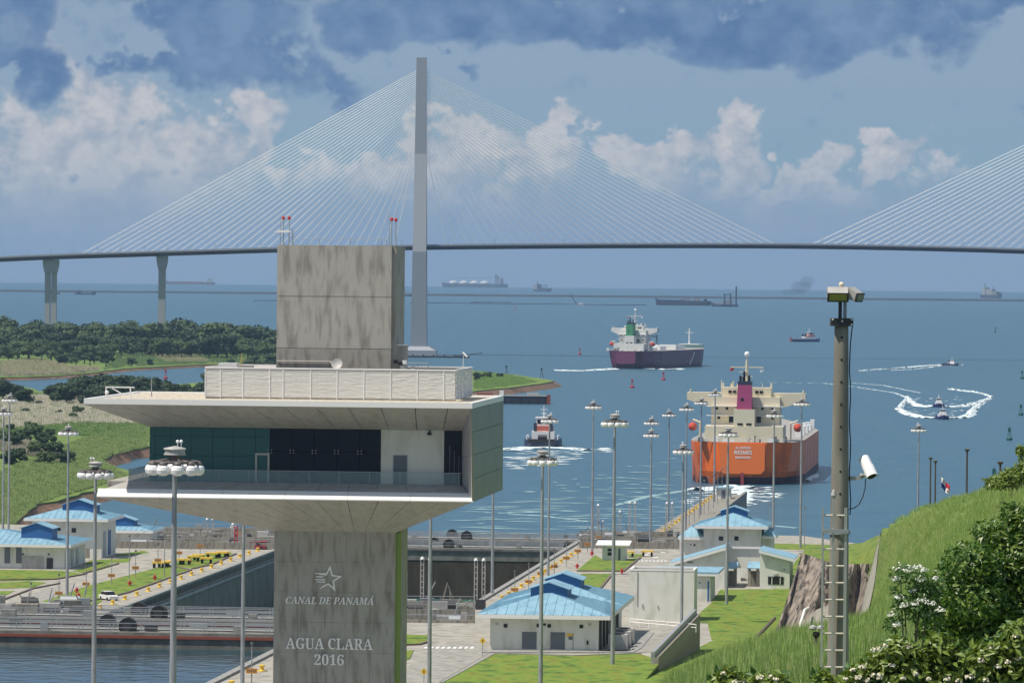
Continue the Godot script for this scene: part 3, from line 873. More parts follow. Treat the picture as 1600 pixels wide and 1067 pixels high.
	for q in [[-1.1, -0.28, 0.36, 0.48], [-1.02, -0.5, 0.1, 0.22], [-1.08, -0.36, -0.12, -0.01], [-1.0, -0.34, -0.3, -0.2]]:
		b = MB.new()
		b.prism(sc + Vector3(0, 0, 0.01), PackedVector2Array([Vector2(q[0], q[2] + 0.04), Vector2(q[1], q[2]), Vector2(q[1] + 0.1, q[3]), Vector2(q[0] - 0.03, q[3])]), Vector3.RIGHT, Vector3.UP, Vector3(0, 0, 0.09))
		part(o, "emblem_bar", b, silver)
	# louvred plant screen on the roof
	var zp := -6.0
	var pl := on_plane(o, 320, 600, zp).x
	var pr := on_plane(o, 712, 600, zp).x
	var yP := on_plane(o, 600, 577.5, zp).y
	var zb := zp - 13.0
	var jp := [320.0, 344.0, 379.0, 421.0, 442.0, 485.0, 526.5, 568.5, 610.0, 652.0, 693.5, 712.0]
	var rough := world_tex(mat(lin(0.84, 0.83, 0.82), 0.8), noise_tex(63, 0.05, [[0.0, Color(0.82, 0.81, 0.8)], [0.5, Color(0.95, 0.95, 0.94)], [1.0, Color(1, 1, 1)]]), Vector3(0.3, 1.6, 0.3))
	for i in jp.size() - 1:
		var x0 := on_plane(o, jp[i], 600, zp).x
		var x1 := on_plane(o, jp[i + 1], 600, zp).x
		b = MB.new()
		for k in 22:
			var ys := lerpf(yT + 0.2, yP - 0.12, k / 22.0)
			var cx := x0 + 0.04
			while cx < x1 - 0.05:
				var ce := minf(cx + rng.randf_range(0.35, 0.9), x1 - 0.04)
				var pro := rng.randf_range(0.0, 0.03)
				b.box(Vector3((cx + ce) / 2, ys + 0.05, zp - 0.02 + pro), Vector3(ce - cx, 0.1, 0.05), Basis(Vector3.RIGHT, 0.22))
				cx = ce
		part(o, "louvre_panel", b, rough)
		boxpart(o, "screen_post", Vector3(x0, (yT + yP) / 2, zp + 0.03), Vector3(0.07, yP - yT - 0.2, 0.08), M.lip_white)
	b = MB.new()
	b.span(pl + 0.02, pr - 0.02, yT + 0.1, yP - 0.05, zp - 0.2, zp - 0.1)
	part(o, "screen_backing", b, M.panel_white)
	for i in 5:
		b = MB.new()
		for k in 22:
			var ys := lerpf(yT + 0.2, yP - 0.12, k / 22.0)
			b.box(Vector3(pr + rng.randf_range(-0.02, 0.02), ys + 0.05, lerpf(zp, zb, (i + 0.5) / 5.0)), Vector3(0.06, 0.1, 2.5), Basis(Vector3.BACK, -0.5))
		part(o, "louvre_panel", b, rough)
	for q in [[pl, pr + 0.05, zp - 0.15, zp + 0.08], [pr - 0.08, pr + 0.08, zb, zp - 0.16], [pl - 0.05, pl + 0.1, zb, zp - 0.16], [pl + 0.1, pr - 0.1, zb, zb + 0.16]]:
		b = MB.new()
		b.span(q[0], q[1], yP - 0.06, yP + 0.06, q[2], q[3])
		part(o, "screen_rail", b, M.lip_white)
	b = MB.new()
	b.span(pl, pl + 0.1, yT, yP - 0.07, zb, zp - 0.2); b.span(pl + 0.1, pr - 0.1, yT, yP - 0.07, zb, zb + 0.1)
	part(o, "rear_screen", b, M.panel_white)
	# lift shaft
	var zc := -9.0
	var cl := on_plane(o, 432, 480, zc).x
	var cr := on_plane(o, 611, 480, zc).x
	var cy := on_plane(o, 520, 383.5, zc).y
	var lifts := [383.5, 463.2, 545.0, 640.0]
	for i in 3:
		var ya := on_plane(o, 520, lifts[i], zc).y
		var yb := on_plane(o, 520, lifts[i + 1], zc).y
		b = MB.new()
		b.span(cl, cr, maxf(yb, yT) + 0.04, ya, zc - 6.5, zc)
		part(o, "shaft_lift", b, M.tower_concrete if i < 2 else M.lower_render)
	b = MB.new()
	b.span(cl + 0.1, cr - 0.1, yT, cy - 0.02, zc - 6.4, zc - 0.1)
	part(o, "shaft_core", b, M.tower_concrete)
	b = MB.new()   # right return of the shaft, a slightly set back strip
	b.span(cr, cr + 0.35, yT, cy - 0.05, zc - 6.3, zc - 0.5)
	part(o, "shaft_return", b, M.tower_concrete)
	for q in [[463, 0.03]]:
		var yy := on_plane(o, 520, q[0], zc).y
		b = MB.new()
		b.span(cl + 0.05, cr - 0.05, yy - q[1], yy + q[1] * 0.2, zc, zc + 0.012)
		part(o, "pour_joint", b, M.tower_concrete)
	# aerials and lamps on the shaft
	var aer := func(px: float, top: float, r: float, lampc: bool) -> void:
		var a := on_plane(o, px, 384, zc - 0.5)
		var t := on_plane(o, px, top, zc - 0.5)
		var m := MB.new()
		m.cyl(Vector3(a.x, cy - 0.05, zc - 0.5), Vector3(a.x, t.y, zc - 0.5), r, r * 0.7, 5)
		var q := part(o, "aerial", m, M.steel)
		if lampc:
			var l := MB.new()
			l.lathe(Vector3(a.x, t.y, zc - 0.5), [[0.12, 0.0], [0.14, 0.12], [0.1, 0.24], [0.0, 0.3]], 8)
			part(q, "warning_lamp", l, M.red)
	for q in [[437.5, 336, 0.03, false], [442, 343, 0.05, true], [451, 343, 0.05, true], [456, 358, 0.04, false], [458, 360, 0.03, false], [608, 337, 0.03, false], [611.5, 345, 0.05, true], [618, 346, 0.05, true], [498.5, 372, 0.03, false], [547, 372, 0.03, false], [595.5, 373, 0.03, false], [603, 373, 0.03, false]]: aer.call(q[0], q[1], q[2], q[3])
	var rd := on_plane(o, 441, 361.5, zc - 0.5)
	b = MB.new()
	b.prism(rd + Vector3(0, 0, -0.15), PackedVector2Array([Vector2(-0.68, -0.02), Vector2(-0.45, -0.1), Vector2(0.6, -0.08), Vector2(0.68, 0.02), Vector2(0.4, 0.1), Vector2(-0.3, 0.08)]), Vector3.RIGHT, Vector3.UP, Vector3(0, 0, 0.3))
	part(o, "radar_scanner", b, M.lip_white)
	var rl := on_plane(o, 450, 372, zc)
	b = MB.new()
	b.cyl(Vector3(cl + 1.2, rl.y, zc - 0.4), Vector3(cr - 0.4, rl.y, zc - 0.4), 0.018, 0.018, 5)
	part(o, "roof_wire", b, M.steel)
	# roof plant
	var dish := on_plane(o, 526, 569, zp - 1.2)
	b = MB.new()
	var db := Basis(Vector3.RIGHT, 1.15)
	for k in 14:
		for j in 3:
			var a0 := TAU * k / 14
			var a1 := TAU * (k + 1) / 14
			var q := func(a: float, r: float) -> Vector3: return dish + db * Vector3(cos(a) * r * 0.46, r * r * 0.12, sin(a) * r * 0.46)
			b.quad(q.call(a0, j / 3.0), q.call(a0, (j + 1) / 3.0), q.call(a1, (j + 1) / 3.0), q.call(a1, j / 3.0))
	part(o, "satellite_dish", b, M.panel_white)
	b = MB.new()
	var pa := on_plane(o, 432, 564, zc + 0.1)
	var pb := on_plane(o, 516, 565, zc + 0.1)
	b.cyl(pa, pb, 0.05, 0.05, 6); b.cyl(pb, pb + Vector3(0.25, -0.3, 0.3), 0.05, 0.05, 6)
	part(o, "wall_pipe", b, M.panel_white)
	var bxp := on_plane(o, 628, 558, zc - 2.0)
	boxpart(o, "vent_house", bxp, Vector3(0.72, 1.9, 2.0), M.tower_concrete)
	boxpart(o, "vent_cap", bxp + Vector3(0, 0.99, 0), Vector3(0.86, 0.08, 2.2), M.lip_white)
	for q in [[618, 565, M.black], [626, 568, M.black], [632, 566, M.lip_white], [629, 574, M.steel], [645, 574, M.steel]]:
		var c := on_plane(o, q[0], q[1], zc + 0.4)
		boxpart(o, "roof_unit", c, Vector3(0.34, 0.3, 0.4), q[2])
	var ra := on_plane(o, 636, 567, zp - 2)
	b = MB.new()
	b.cyl(ra, ra + Vector3(1.7, 0, 0), 0.03, 0.03, 5)
	for k in 3: b.cyl(ra + Vector3(0.85 * k, 0, 0), ra + Vector3(0.85 * k, -0.8, 0), 0.03, 0.03, 5)
	part(o, "roof_rail", b, M.steel)
	var wp := on_plane(o, 357, 572, zp - 3)
	boxpart(o, "plant_box", wp, Vector3(1.5, 0.5, 1.4), M.lip_white)
	var wq := on_plane(o, 420, 573, zp - 3)
	b = MB.new()
	b.cyl(wq + Vector3(-1.2, -0.2, 0), wq + Vector3(0.6, -0.2, 0), 0.28, 0.28, 10)
	part(o, "plant_duct", b, M.panel_white)
	var ya := on_plane(o, 377, 574, zp - 3)
	b = MB.new()
	b.cyl(ya, ya + Vector3(0, 1.15, 0), 0.035, 0.03, 5); b.box(ya + Vector3(0, 0.6, 0), Vector3(0.34, 0.05, 0.05)); b.box(ya + Vector3(0, 0.48, 0), Vector3(0.26, 0.05, 0.05))
	part(o, "yellow_aerial", b, mat(lin(0.5, 0.38, 0.12), 0.6))
	var cp := on_plane(o, 723, 577, zp - 5)
	b = MB.new()
	b.cyl(cp + Vector3(0, -0.6, 0), cp + Vector3(0.06, 1.1, 0), 0.04, 0.03, 5)
	b.cyl(cp + Vector3(-0.02, 1.35, 0), cp + Vector3(0.36, 1.0, 0.1), 0.08, 0.08, 6)
	part(o, "camera_post", b, M.lip_white)
	# davit frame on the open end of the roof
	var dv := on_plane(o, 164, 627, -2.0)
	b = MB.new()
	b.cyl(dv + Vector3(0, -0.1, 0), dv + Vector3(0.05, 1.12, 0), 0.05, 0.05, 6)
	b.cyl(dv + Vector3(2.0, -0.1, 0), dv + Vector3(2.0, 1.1, 0), 0.06, 0.06, 6)
	b.box(dv + Vector3(1.15, 1.13, 0), Vector3(2.35, 0.1, 0.12)); b.cyl(dv + Vector3(0.5, 1.06, 0), dv + Vector3(1.75, 0.35, 0), 0.05, 0.05, 6)
	part(o, "davit_frame", b, M.lip_white)
	b = MB.new()
	b.ball(dv + Vector3(0.12, 0.7, 0.08), 0.16); b.box(dv + Vector3(2.2, 0.62, 0), Vector3(0.2, 0.22, 0.2))
	part(o, "davit_lamp", b, M.lamp)
	var tp := on_plane(o, 236, 618, -10)
	b = MB.new()
	b.cyl(tp + Vector3(0, -0.3, 0), tp + Vector3(0, 1.35, 0), 0.05, 0.04, 6)
	part(o, "roof_post", b, M.steel)

func thing_part(parent: Node3D, called: String) -> Node3D:
	var q := Node3D.new()
	q.name = called
	parent.add_child(q, true)
	return q

var mast0: Node3D
func make_mast(pos: Vector3, H: float, label: String, turn := 0.0) -> void:
	if mast0 == null:
		var o := thing("floodlight_mast", label, "lamp mast", pos, turn, "high floodlight masts")
		var b := MB.new()
		b.lathe(Vector3.ZERO, [[0.3, -1.0], [0.27, 2.0], [0.2, H * 0.6], [0.13, H]], 10)
		part(o, "pole", b, M.mast)
		boxpart(o, "plinth", Vector3(0, 0.15, 0), Vector3(2.6, 1.1, 2.6), M.concrete)
		b = MB.new()
		b.lathe(Vector3(0, H + 0.25, 0), [[0.0, 0.0], [0.62, 0.0], [0.62, 0.06], [0.56, 0.08], [0.56, 0.3], [0.64, 0.32], [0.6, 0.38], [0.0, 0.5]], 16)
		part(o, "head_cover", b, M.panel_white)
		b = MB.new()
		for k in 16:
			var a0 := TAU * k / 16
			var a1 := TAU * (k + 1) / 16
			b.cyl(Vector3(cos(a0), 0, sin(a0)) * 1.3 + Vector3(0, H - 0.12, 0), Vector3(cos(a1), 0, sin(a1)) * 1.3 + Vector3(0, H - 0.12, 0), 0.07, 0.07, 5, false)
		for k in 5:
			var a0 := TAU * k / 5
			b.cyl(Vector3(0, H + 0.1, 0), Vector3(cos(a0) * 1.3, H - 0.12, sin(a0) * 1.3), 0.05, 0.05, 5, false)
		b.cyl(Vector3(0, H - 0.2, 0), Vector3(0, H + 0.25, 0), 0.34, 0.3, 10)
		part(o, "lamp_ring", b, M.lamp_cap)
		var lb := MB.new()
		lb.lathe(Vector3.ZERO, [[0.0, -0.36], [0.2, -0.34], [0.33, -0.22], [0.37, -0.05], [0.33, 0.12], [0.2, 0.22]], 12)
		var lm := lb.mesh()
		var cb := MB.new()
		cb.lathe(Vector3.ZERO, [[0.22, 0.2], [0.24, 0.3], [0.14, 0.42], [0.0, 0.44]], 10)
		var cm := cb.mesh()
		for k in 10:
			var a0 := TAU * (k + 0.3) / 10
			var q := inst(o, "floodlight", lm, M.lamp, Vector3(cos(a0) * 1.3, H - 0.5, sin(a0) * 1.3))
			inst(q, "lamp_cap", cm, M.lamp_cap)
		b = MB.new()
		for s in [-0.42, -0.18]:
			b.ball(Vector3(s, H + 0.98, 0), 0.1); b.cyl(Vector3(s, H + 0.6, 0), Vector3(s, H + 0.95, 0), 0.03, 0.03, 5)
		part(o, "beacon", b, M.lamp)
		mast0 = o
	else:
		copy(mast0, pos, turn, label)

func make_masts() -> void:
	var H := 31.0
	# seen base: [x, y base]
	var lab := {
		"base": "tall grey floodlight mast standing on the lock platform among other masts"}
	# [x of pole, y of lamp ring, distance, label]
	for q in [
		[272.5, 720.0, 300.0, "grey floodlight mast with a ring of white lamps, rising before the control tower's glazing"],
		[148.5, 735.5, 485.0, "floodlight mast rising beside the tip of the control tower's floor lip"],
		[106.0, 674.5, 872.0, "floodlight mast on the grass between the road and the long white blue-roofed building"],
		[14.0, 624.0, 1130.0, "floodlight mast by the water behind the blue-roofed buildings"],
		[5.0, 644.5, 1080.0, "floodlight mast by the water behind the blue-roofed buildings"],
		[381.0, 745.0, 600.0, "floodlight mast whose lamps are hidden behind the control tower's deck, crossing the lock gate"],
		[673.5, 738.0, 560.0, "floodlight mast partly hidden behind the control tower, beside its stem"],
		[771.5, 655.0, 925.0, "floodlight mast at the lock edge by the end wall of the control tower deck"],
		[848.0, 716.5, 560.0, "floodlight mast in front of the long blue-roofed pump house"],
		[859.0, 656.0, 985.0, "floodlight mast on the lock edge behind the pump house roof"],
		[927.5, 635.0, 1064.0, "floodlight mast behind the small white kiosk, near the lower gate"],
		[961.0, 658.0, 643.0, "floodlight mast on a square footing in the lawn beside the pump house"],
		[1018.0, 679.0, 1090.0, "floodlight mast at the root of the guide wall"],
		[1018.5, 660.0, 1150.0, "floodlight mast at the root of the guide wall"],
		[1046.0, 648.0, 1235.0, "floodlight mast on the guide wall"],
		[1068.0, 703.5, 856.0, "floodlight mast in front of the plain white block"],
		[1073.5, 638.5, 1160.0, "floodlight mast on the guide wall"],
		[1096.5, 629.0, 1230.0, "floodlight mast on the guide wall"],
		[1118.0, 616.0, 1300.0, "floodlight mast on the guide wall"],
		[1138.5, 677.0, 905.0, "floodlight mast on a square footing in the lawn before the two-storey white building"],
		[1210.5, 648.0, 1075.0, "floodlight mast on the shore behind the two-storey white building"],
		[1253.5, 630.0, 1090.0, "floodlight mast on the shore behind the rock face"],
		[1436.5, 671.0, 1120.0, "floodlight mast rising behind the grassy hill near the flag"]]:
		var p := dp(q[0], q[1] - 2.0, q[2])
		make_mast(Vector3(p.x, p.y - H, p.z), H, q[3], rng.randf() * 6)

const UPPER := 19.0
func lawn_y(d: float) -> float:      # the lawn beside the lower platform climbs towards the camera
	if d > 860: return GROUND
	if d > 650: return lerpf(18.0, GROUND, (d - 650) / 210.0)
	return lerpf(23.0, 18.0, clampf((d - 500) / 150.0, 0, 1))

func lock_slab(called: String, pts: Array, top: float, th: float, m: Material, label := "") -> MeshInstance3D:
	var q := PackedVector3Array()
	for p in pts: q.push_back(lk(p[0], p[1], top))
	var b := MB.new()
	b.slab(q, th)
	return struct(called, b, m, label)
func px_slab(called: String, pts: Array, h: float, m: Material, up := 0.06, th := 0.3) -> MeshInstance3D:
	var q := poly_at(pts, h)
	for i in q.size(): q[i].y += up
	var b := MB.new()
	b.slab(q, th)
	return struct(called, b, m)
func px_line(called: String, pts: Array, h: float, w: float, th: float, m: Material) -> void:
	for i in pts.size() - 1:
		var a := at(pts[i][0], pts[i][1], h)
		var c := at(pts[i + 1][0], pts[i + 1][1], h)
		var b := MB.new()
		var d := (c - a).normalized()
		b.box((a + c) / 2 + Vector3(0, th / 2, 0), Vector3(w, th, a.distance_to(c) + w * 0.6), Basis(Vector3.UP.cross(d).normalized(), Vector3.UP, d))
		struct(called, b, m)

func make_ground() -> void:
	# platforms
	lock_slab("lock_platform", [[0, -192], [0, 236], [44, 236], [60, 198], [118, 188], [118, -60], [47.4, -60], [47.4, -192]], GROUND, 14, M.concrete)
	lock_slab("lock_platform", [[-54, -186], [-54, 236], [-140, 236], [-190, 200], [-190, -186]], GROUND, 14, M.concrete)
	lock_slab("upper_lock_platform", [[0, -690], [0, -192], [47, -192], [47, -420], [170, -430], [170, -690]], UPPER, 24, M.concrete)
	lock_slab("upper_lock_platform", [[-54, -690], [-54, -188], [-220, -188], [-220, -690]], UPPER, 24, M.concrete)
	# chamber walls: dark faces of tall panels with joints, a paler coping
	for k in 20:
		var t0 := -186.0 + k * 18.5
		var b := MB.new()
		var a := lk(-53.75, t0 + 0.15)
		var c := lk(-53.75, t0 + 18.35)
		var dn := Vector3(0, -13, 0)
		var ou := lk(-54, 0) - lk(-53.75, 0)
		b.quad(a + Vector3(0, -1.2, 0), c + Vector3(0, -1.2, 0), c + dn, a + dn)
		b.quad(a + ou + Vector3(0, -1.2, 0), a + Vector3(0, -1.2, 0), a + dn, a + ou + dn)
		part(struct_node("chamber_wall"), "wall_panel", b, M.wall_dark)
		b = MB.new()
		b.box((a + c) / 2 + Vector3(0, -1.6, 0), Vector3(0.5, 0.35, 17.6), Basis(Vector3.UP, -AXIS))
		part(struct_node("chamber_wall"), "fender_strip", b, M.steel)
	for q in [[-54.0, -53.2], [0.0, 0.8]]:
		var s0: float = q[0]
		var b := MB.new()
		var pl := PackedVector3Array([lk(s0, -186, GROUND + 0.35), lk(s0, 236, GROUND + 0.35), lk(s0 - 0.9 if s0 < -1 else s0 + 0.9, 236, GROUND + 0.35), lk(s0 - 0.9 if s0 < -1 else s0 + 0.9, -186, GROUND + 0.35)])
		b.slab(pl, 1.4)
		struct("coping", b, M.coping)
	var b2 := MB.new()
	b2.slab(PackedVector3Array([lk(0, -690, UPPER + 0.3), lk(0, -228, UPPER + 0.3), lk(0.9, -228, UPPER + 0.3), lk(0.9, -690, UPPER + 0.3)]), 1.0)
	struct("coping", b2, M.coping)
	# upper chamber water
	b2 = MB.new()
	b2.slab(PackedVector3Array([lk(-54, -690, 17.1), lk(-54, -221, 17.1), lk(0, -221, 17.1), lk(0, -690, 17.1)]), 2.0)
	var wm: StandardMaterial3D = M.sea.duplicate()
	wm.albedo_color = lin(0.03, 0.07, 0.085)
	wm.roughness = 0.12
	wm.normal_scale = 0.12
	struct("chamber_water", b2, wm)
	b2 = MB.new()
	b2.slab(PackedVector3Array([lk(-54, -180, 0.12), lk(-54, 164, 0.12), lk(0, 164, 0.12), lk(0, -180, 0.12)]), 1.0)
	var gm: StandardMaterial3D = M.sea.duplicate()
	gm.albedo_color = lin(0.05, 0.16, 0.13)
	gm.roughness = 0.2
	struct("chamber_water", b2, gm)
	# lawn sloping up beside the lower platform
	var lb := MB.new()
	var ds := [500.0, 560.0, 600.0, 650.0, 700.0, 750.0, 800.0, 860.0, 900.0, 960.0, 1020.0, 1100.0]
	for i in ds.size() - 1:
		for j in 8:
			var p := func(d: float, u: float) -> Vector3:
				var t := d - 909.0
				var s0 := 47.2
				var x := lerpf(lk(s0, t).x, lk(s0, t).x + 95.0, u)
				return Vector3(x, lawn_y(d) + 0.05, -d)
			var d0: float = ds[i]
			var d1: float = ds[i + 1]
			lb.quad(p.call(d0, j / 8.0), p.call(d0, (j + 1) / 8.0), p.call(d1, (j + 1) / 8.0), p.call(d1, j / 8.0))
	struct("lawn", lb, M.lawn)
	# upper lawn and roads
	px_slab("lawn", [[560, 1150], [690, 1068], [772, 1023], [900, 1026], [1000, 1023], [1034, 1034], [1010, 1062], [960, 1150]], UPPER, M.lawn, 0.12)
	px_slab("lawn", [[628, 992], [668, 994], [670, 1003], [655, 1008], [628, 1009]], UPPER, M.lawn, 0.12)
	px_slab("lawn", [[628, 1018], [646, 1017], [640, 1030], [622, 1038]], UPPER, M.lawn, 0.12)
	px_line("kerb", [[628, 1009.5], [655, 1008.5], [671, 1003.5], [669, 994]], UPPER, 0.3, 0.25, M.kerb)
	px_line("kerb", [[690, 1068], [772, 1022.5], [900, 1025.5], [1000, 1022.5]], UPPER, 0.35, 0.18, M.coping)
	px_slab("road", [[560, 1100], [640, 1040], [700, 1003], [757, 1003], [768, 1019], [690, 1064], [600, 1130]], UPPER, M.road, 0.07)
	px_slab("driveway", [[985, 1006], [1000, 988], [1062, 992], [1066, 1000], [1046, 1017], [1000, 1020.5], [960, 1022]], UPPER, M.road, 0.08)
	px_slab("pavement", [[752, 1017], [940, 1019], [985, 1019.5], [1000, 1000], [1014, 988], [1022, 990], [1003, 1014], [990, 1021], [752, 1021]], UPPER, M.coping, 0.16)
	for i in 9:
		px_slab("road_marking", [[664 + i * 9.0, 1011.5], [669 + i * 9.0, 1011.5], [667 + i * 9.0, 1014.5], [661.5 + i * 9.0, 1014.5]], UPPER, M.lip_white, 0.1, 0.02)
	# right platform: lawns between coping and road
	px_slab("lawn", [[901, 892.5], [930, 868], [941, 874], [978, 874], [1000, 872], [973, 893.5]], GROUND, M.lawn, 0.1)
	px_slab("lawn", [[908, 897], [957, 897], [938, 920], [900, 918]], GROUND, M.lawn, 0.1)
	px_slab("lawn", [[979, 866], [1004, 866.5], [1007, 870.5], [984, 871]], GROUND, M.lawn, 0.1)
	px_slab("lawn", [[1000, 843], [1030, 842], [1032, 845], [1002, 846]], GROUND, M.lawn, 0.1)
	px_slab("lawn", [[1186, 851], [1200, 849.5], [1330, 852.5], [1330, 862], [1186, 858]], GROUND, M.lawn, 0.1)
	px_line("kerb", [[1001, 872.5], [974, 894], [902, 893.5]], GROUND, 0.35, 0.3, M.kerb)
	px_line("kerb", [[958, 897], [939, 920]], GROUND, 0.35, 0.3, M.kerb)
	px_slab("road", [[985, 874], [1002, 860], [1060, 858], [1050, 879], [1030, 884], [975, 925], [945, 921]], GROUND, M.road, 0.06)
	for i in 8: px_slab("road_marking", [[997 + i * 6.0, 876.2], [1000.5 + i * 6.0, 876.2], [999.5 + i * 6.0, 877.6], [995.7 + i * 6.0, 877.6]], GROUND, M.lip_white, 0.09, 0.02)
	for q in [[1006, 867], [1021, 871], [1012, 863.5], [1033, 863]]:
		px_slab("road_marking", [[q[0], q[1]], [q[0] + 8, q[1]], [q[0] + 7, q[1] + 1.4], [q[0] - 1, q[1] + 1.4]], GROUND, M.lip_white, 0.09, 0.02)
	# left platform
	px_slab("road", [[-60, 960], [0, 946], [60, 925], [165, 890], [235, 866], [300, 857], [318, 860], [262, 878], [130, 915], [40, 950], [-20, 975]], GROUND, M.road, 0.06)
	for q in [
		[[40, 956], [56, 944], [136, 916], [240, 889], [258, 884], [297, 891.5], [200, 926], [163, 936], [150, 946]],
		[[262, 884], [290, 873], [345, 861.5], [366, 866], [330, 882.5], [300, 889]],
		[[-60, 892], [20, 891], [96, 892.5], [132, 897.5], [84, 906], [60, 908], [-60, 910]],
		[[-60, 913], [45, 909], [72, 911], [50, 919], [-60, 922]],
		[[-60, 926], [22, 924], [0, 935], [-60, 945]],
		[[112, 893], [160, 881], [182, 883], [150, 893], [130, 896]],
		[[128, 884], [140, 876], [205, 873], [200, 879], [150, 882]],
		[[178, 867], [225, 861], [232, 864], [210, 868], [182, 870]]]:
		px_slab("lawn", q, GROUND, M.lawn, 0.1)
	px_line("kerb", [[52, 955], [160, 937], [200, 927], [298, 892], [260, 884.5]], GROUND, 0.35, 0.3, M.kerb)
	px_line("kerb", [[300, 890], [331, 883], [368, 866.5]], GROUND, 0.35, 0.3, M.kerb)
	px_line("kerb", [[0, 940], [50, 921], [92, 913]], GROUND, 0.35, 0.3, M.kerb)
	px_line("kerb", [[0, 907.5], [85, 906.5], [134, 898]], GROUND, 0.35, 0.3, M.kerb)
	px_line("kerb", [[130, 897], [184, 882]], GROUND, 0.35, 0.3, M.kerb)
	px_slab("lawn", [[1089, 974], [1090, 962], [1112, 943], [1126, 922], [1190, 921.5], [1260, 922], [1330, 1000], [1112, 1000], [1106, 974]], GROUND, M.lawn, 0.12)
	# guide wall reaching into the approach channel
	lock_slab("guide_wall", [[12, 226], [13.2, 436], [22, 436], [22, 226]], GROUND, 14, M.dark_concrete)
	lock_slab("guide_wall_parapet", [[21.4, 236], [21.4, 435], [22.1, 435], [22.1, 236]], GROUND + 0.9, 1.0, M.dark_concrete)
	# retaining wall between the two levels
	for k in 8:
		var t0 := -262.0 + k * 10.2
		var b := MB.new()
		for q in [[0, 1.0]]:
			var a := lk(47.0, t0 + 0.03, UPPER + 0.9)
			var c := lk(47.0, t0 + 10.15, UPPER + 0.9)
			var e := lk(47.5, t0 + 10.15, UPPER + 0.9)
			var g := lk(47.5, t0 + 0.03, UPPER + 0.9)
			var pl := PackedVector3Array([a, c, e, g])
			b.slab(pl, 12)
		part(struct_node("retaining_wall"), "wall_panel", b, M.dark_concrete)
		b = MB.new()
		b.slab(PackedVector3Array([lk(46.6, t0 + 0.05, UPPER + 1.5), lk(46.6, t0 + 10.1, UPPER + 1.5), lk(47.0, t0 + 10.1, UPPER + 1.5), lk(47.0, t0 + 0.05, UPPER + 1.5)]), 1.4)
		part(struct_node("retaining_wall"), "guard_panel", b, M.mast)
var struct_nodes := {}
func struct_node(called: String) -> Node3D:
	if not struct_nodes.has(called):
		var n := Node3D.new()
		n.name = numbered(called)
		add_child(n)
		n.set_meta("kind", "structure")
		struct_nodes[called] = n
	return struct_nodes[called]

func make_gate(t: float, top: float, label: String, low: float, wheel_s: float) -> void:
	var o := thing("lock_gate", label, "lock gate", lk(-27, t, top), -AXIS, "rolling lock gates")
	var b := MB.new()
	b.span(-27, 27, -2.4, 0, -5.5, 5.5)
	part(o, "gate_crest", b, M.gate_top)
	b = MB.new()
	b.span(-27, 27, low - top, -2.41, -5.4, 5.4)
	part(o, "gate_skin", b, M.gate_low)
	for z in [5.62, -5.62]:
		b = MB.new()
		b.span(-27, 27, -0.75, -0.4, z - 0.1, z + 0.1)
		part(o, "fender_stripe", b, M.red_paint if z > 0 and top > 15 else M.dark_steel)
	b = MB.new()
	b.span(-26.5, 26.5, 0.0, 0.14, -2.4, 1.6)
	part(o, "walkway", b, M.coping)
	for z in [-4.9, -1.9, 1.9, 4.9]:
		var r := MB.new()
		for y in [0.55, 1.1]: r.box(Vector3(0, y, z), Vector3(53, 0.09, 0.09))
		part(o, "rail", r, M.steel)
		var pm := MB.new()
		pm.box(Vector3(0, 0.55, 0), Vector3(0.1, 1.1, 0.1))
		var pmm := pm.mesh()
		for k in 14: inst(o, "rail_post", pmm, M.steel, Vector3(-26 + k * 4.0, 0, z))
	for k in 9:
		var x := -23.0 + k * 5.8 + rng.randf_range(-1.5, 1.5)
		boxpart(o, "gate_machinery", Vector3(x, 0.45, rng.randf_range(2.6, 4.2) * (1 if k % 2 else -1)), Vector3(rng.randf_range(0.8, 2.4), rng.randf_range(0.5, 1.1), 1.0), [M.steel, M.coping, M.dark_steel][k % 3])
	for z in [3.0, -3.0]:
		var w := thing_part(o, "fender_roller")
		b = MB.new()
		b.cyl(Vector3(wheel_s + z * 0.6, 0.6, z - 0.7), Vector3(wheel_s + z * 0.6, 0.6, z + 0.7), 1.1, 1.1, 18)
		part(w, "tyre", b, M.black)
		b = MB.new()
		b.cyl(Vector3(wheel_s + z * 0.6, 0.6, z + 0.71), Vector3(wheel_s + z * 0.6, 0.6, z + 0.76), 0.6, 0.6, 12)
		part(w, "hub", b, M.dark_steel)

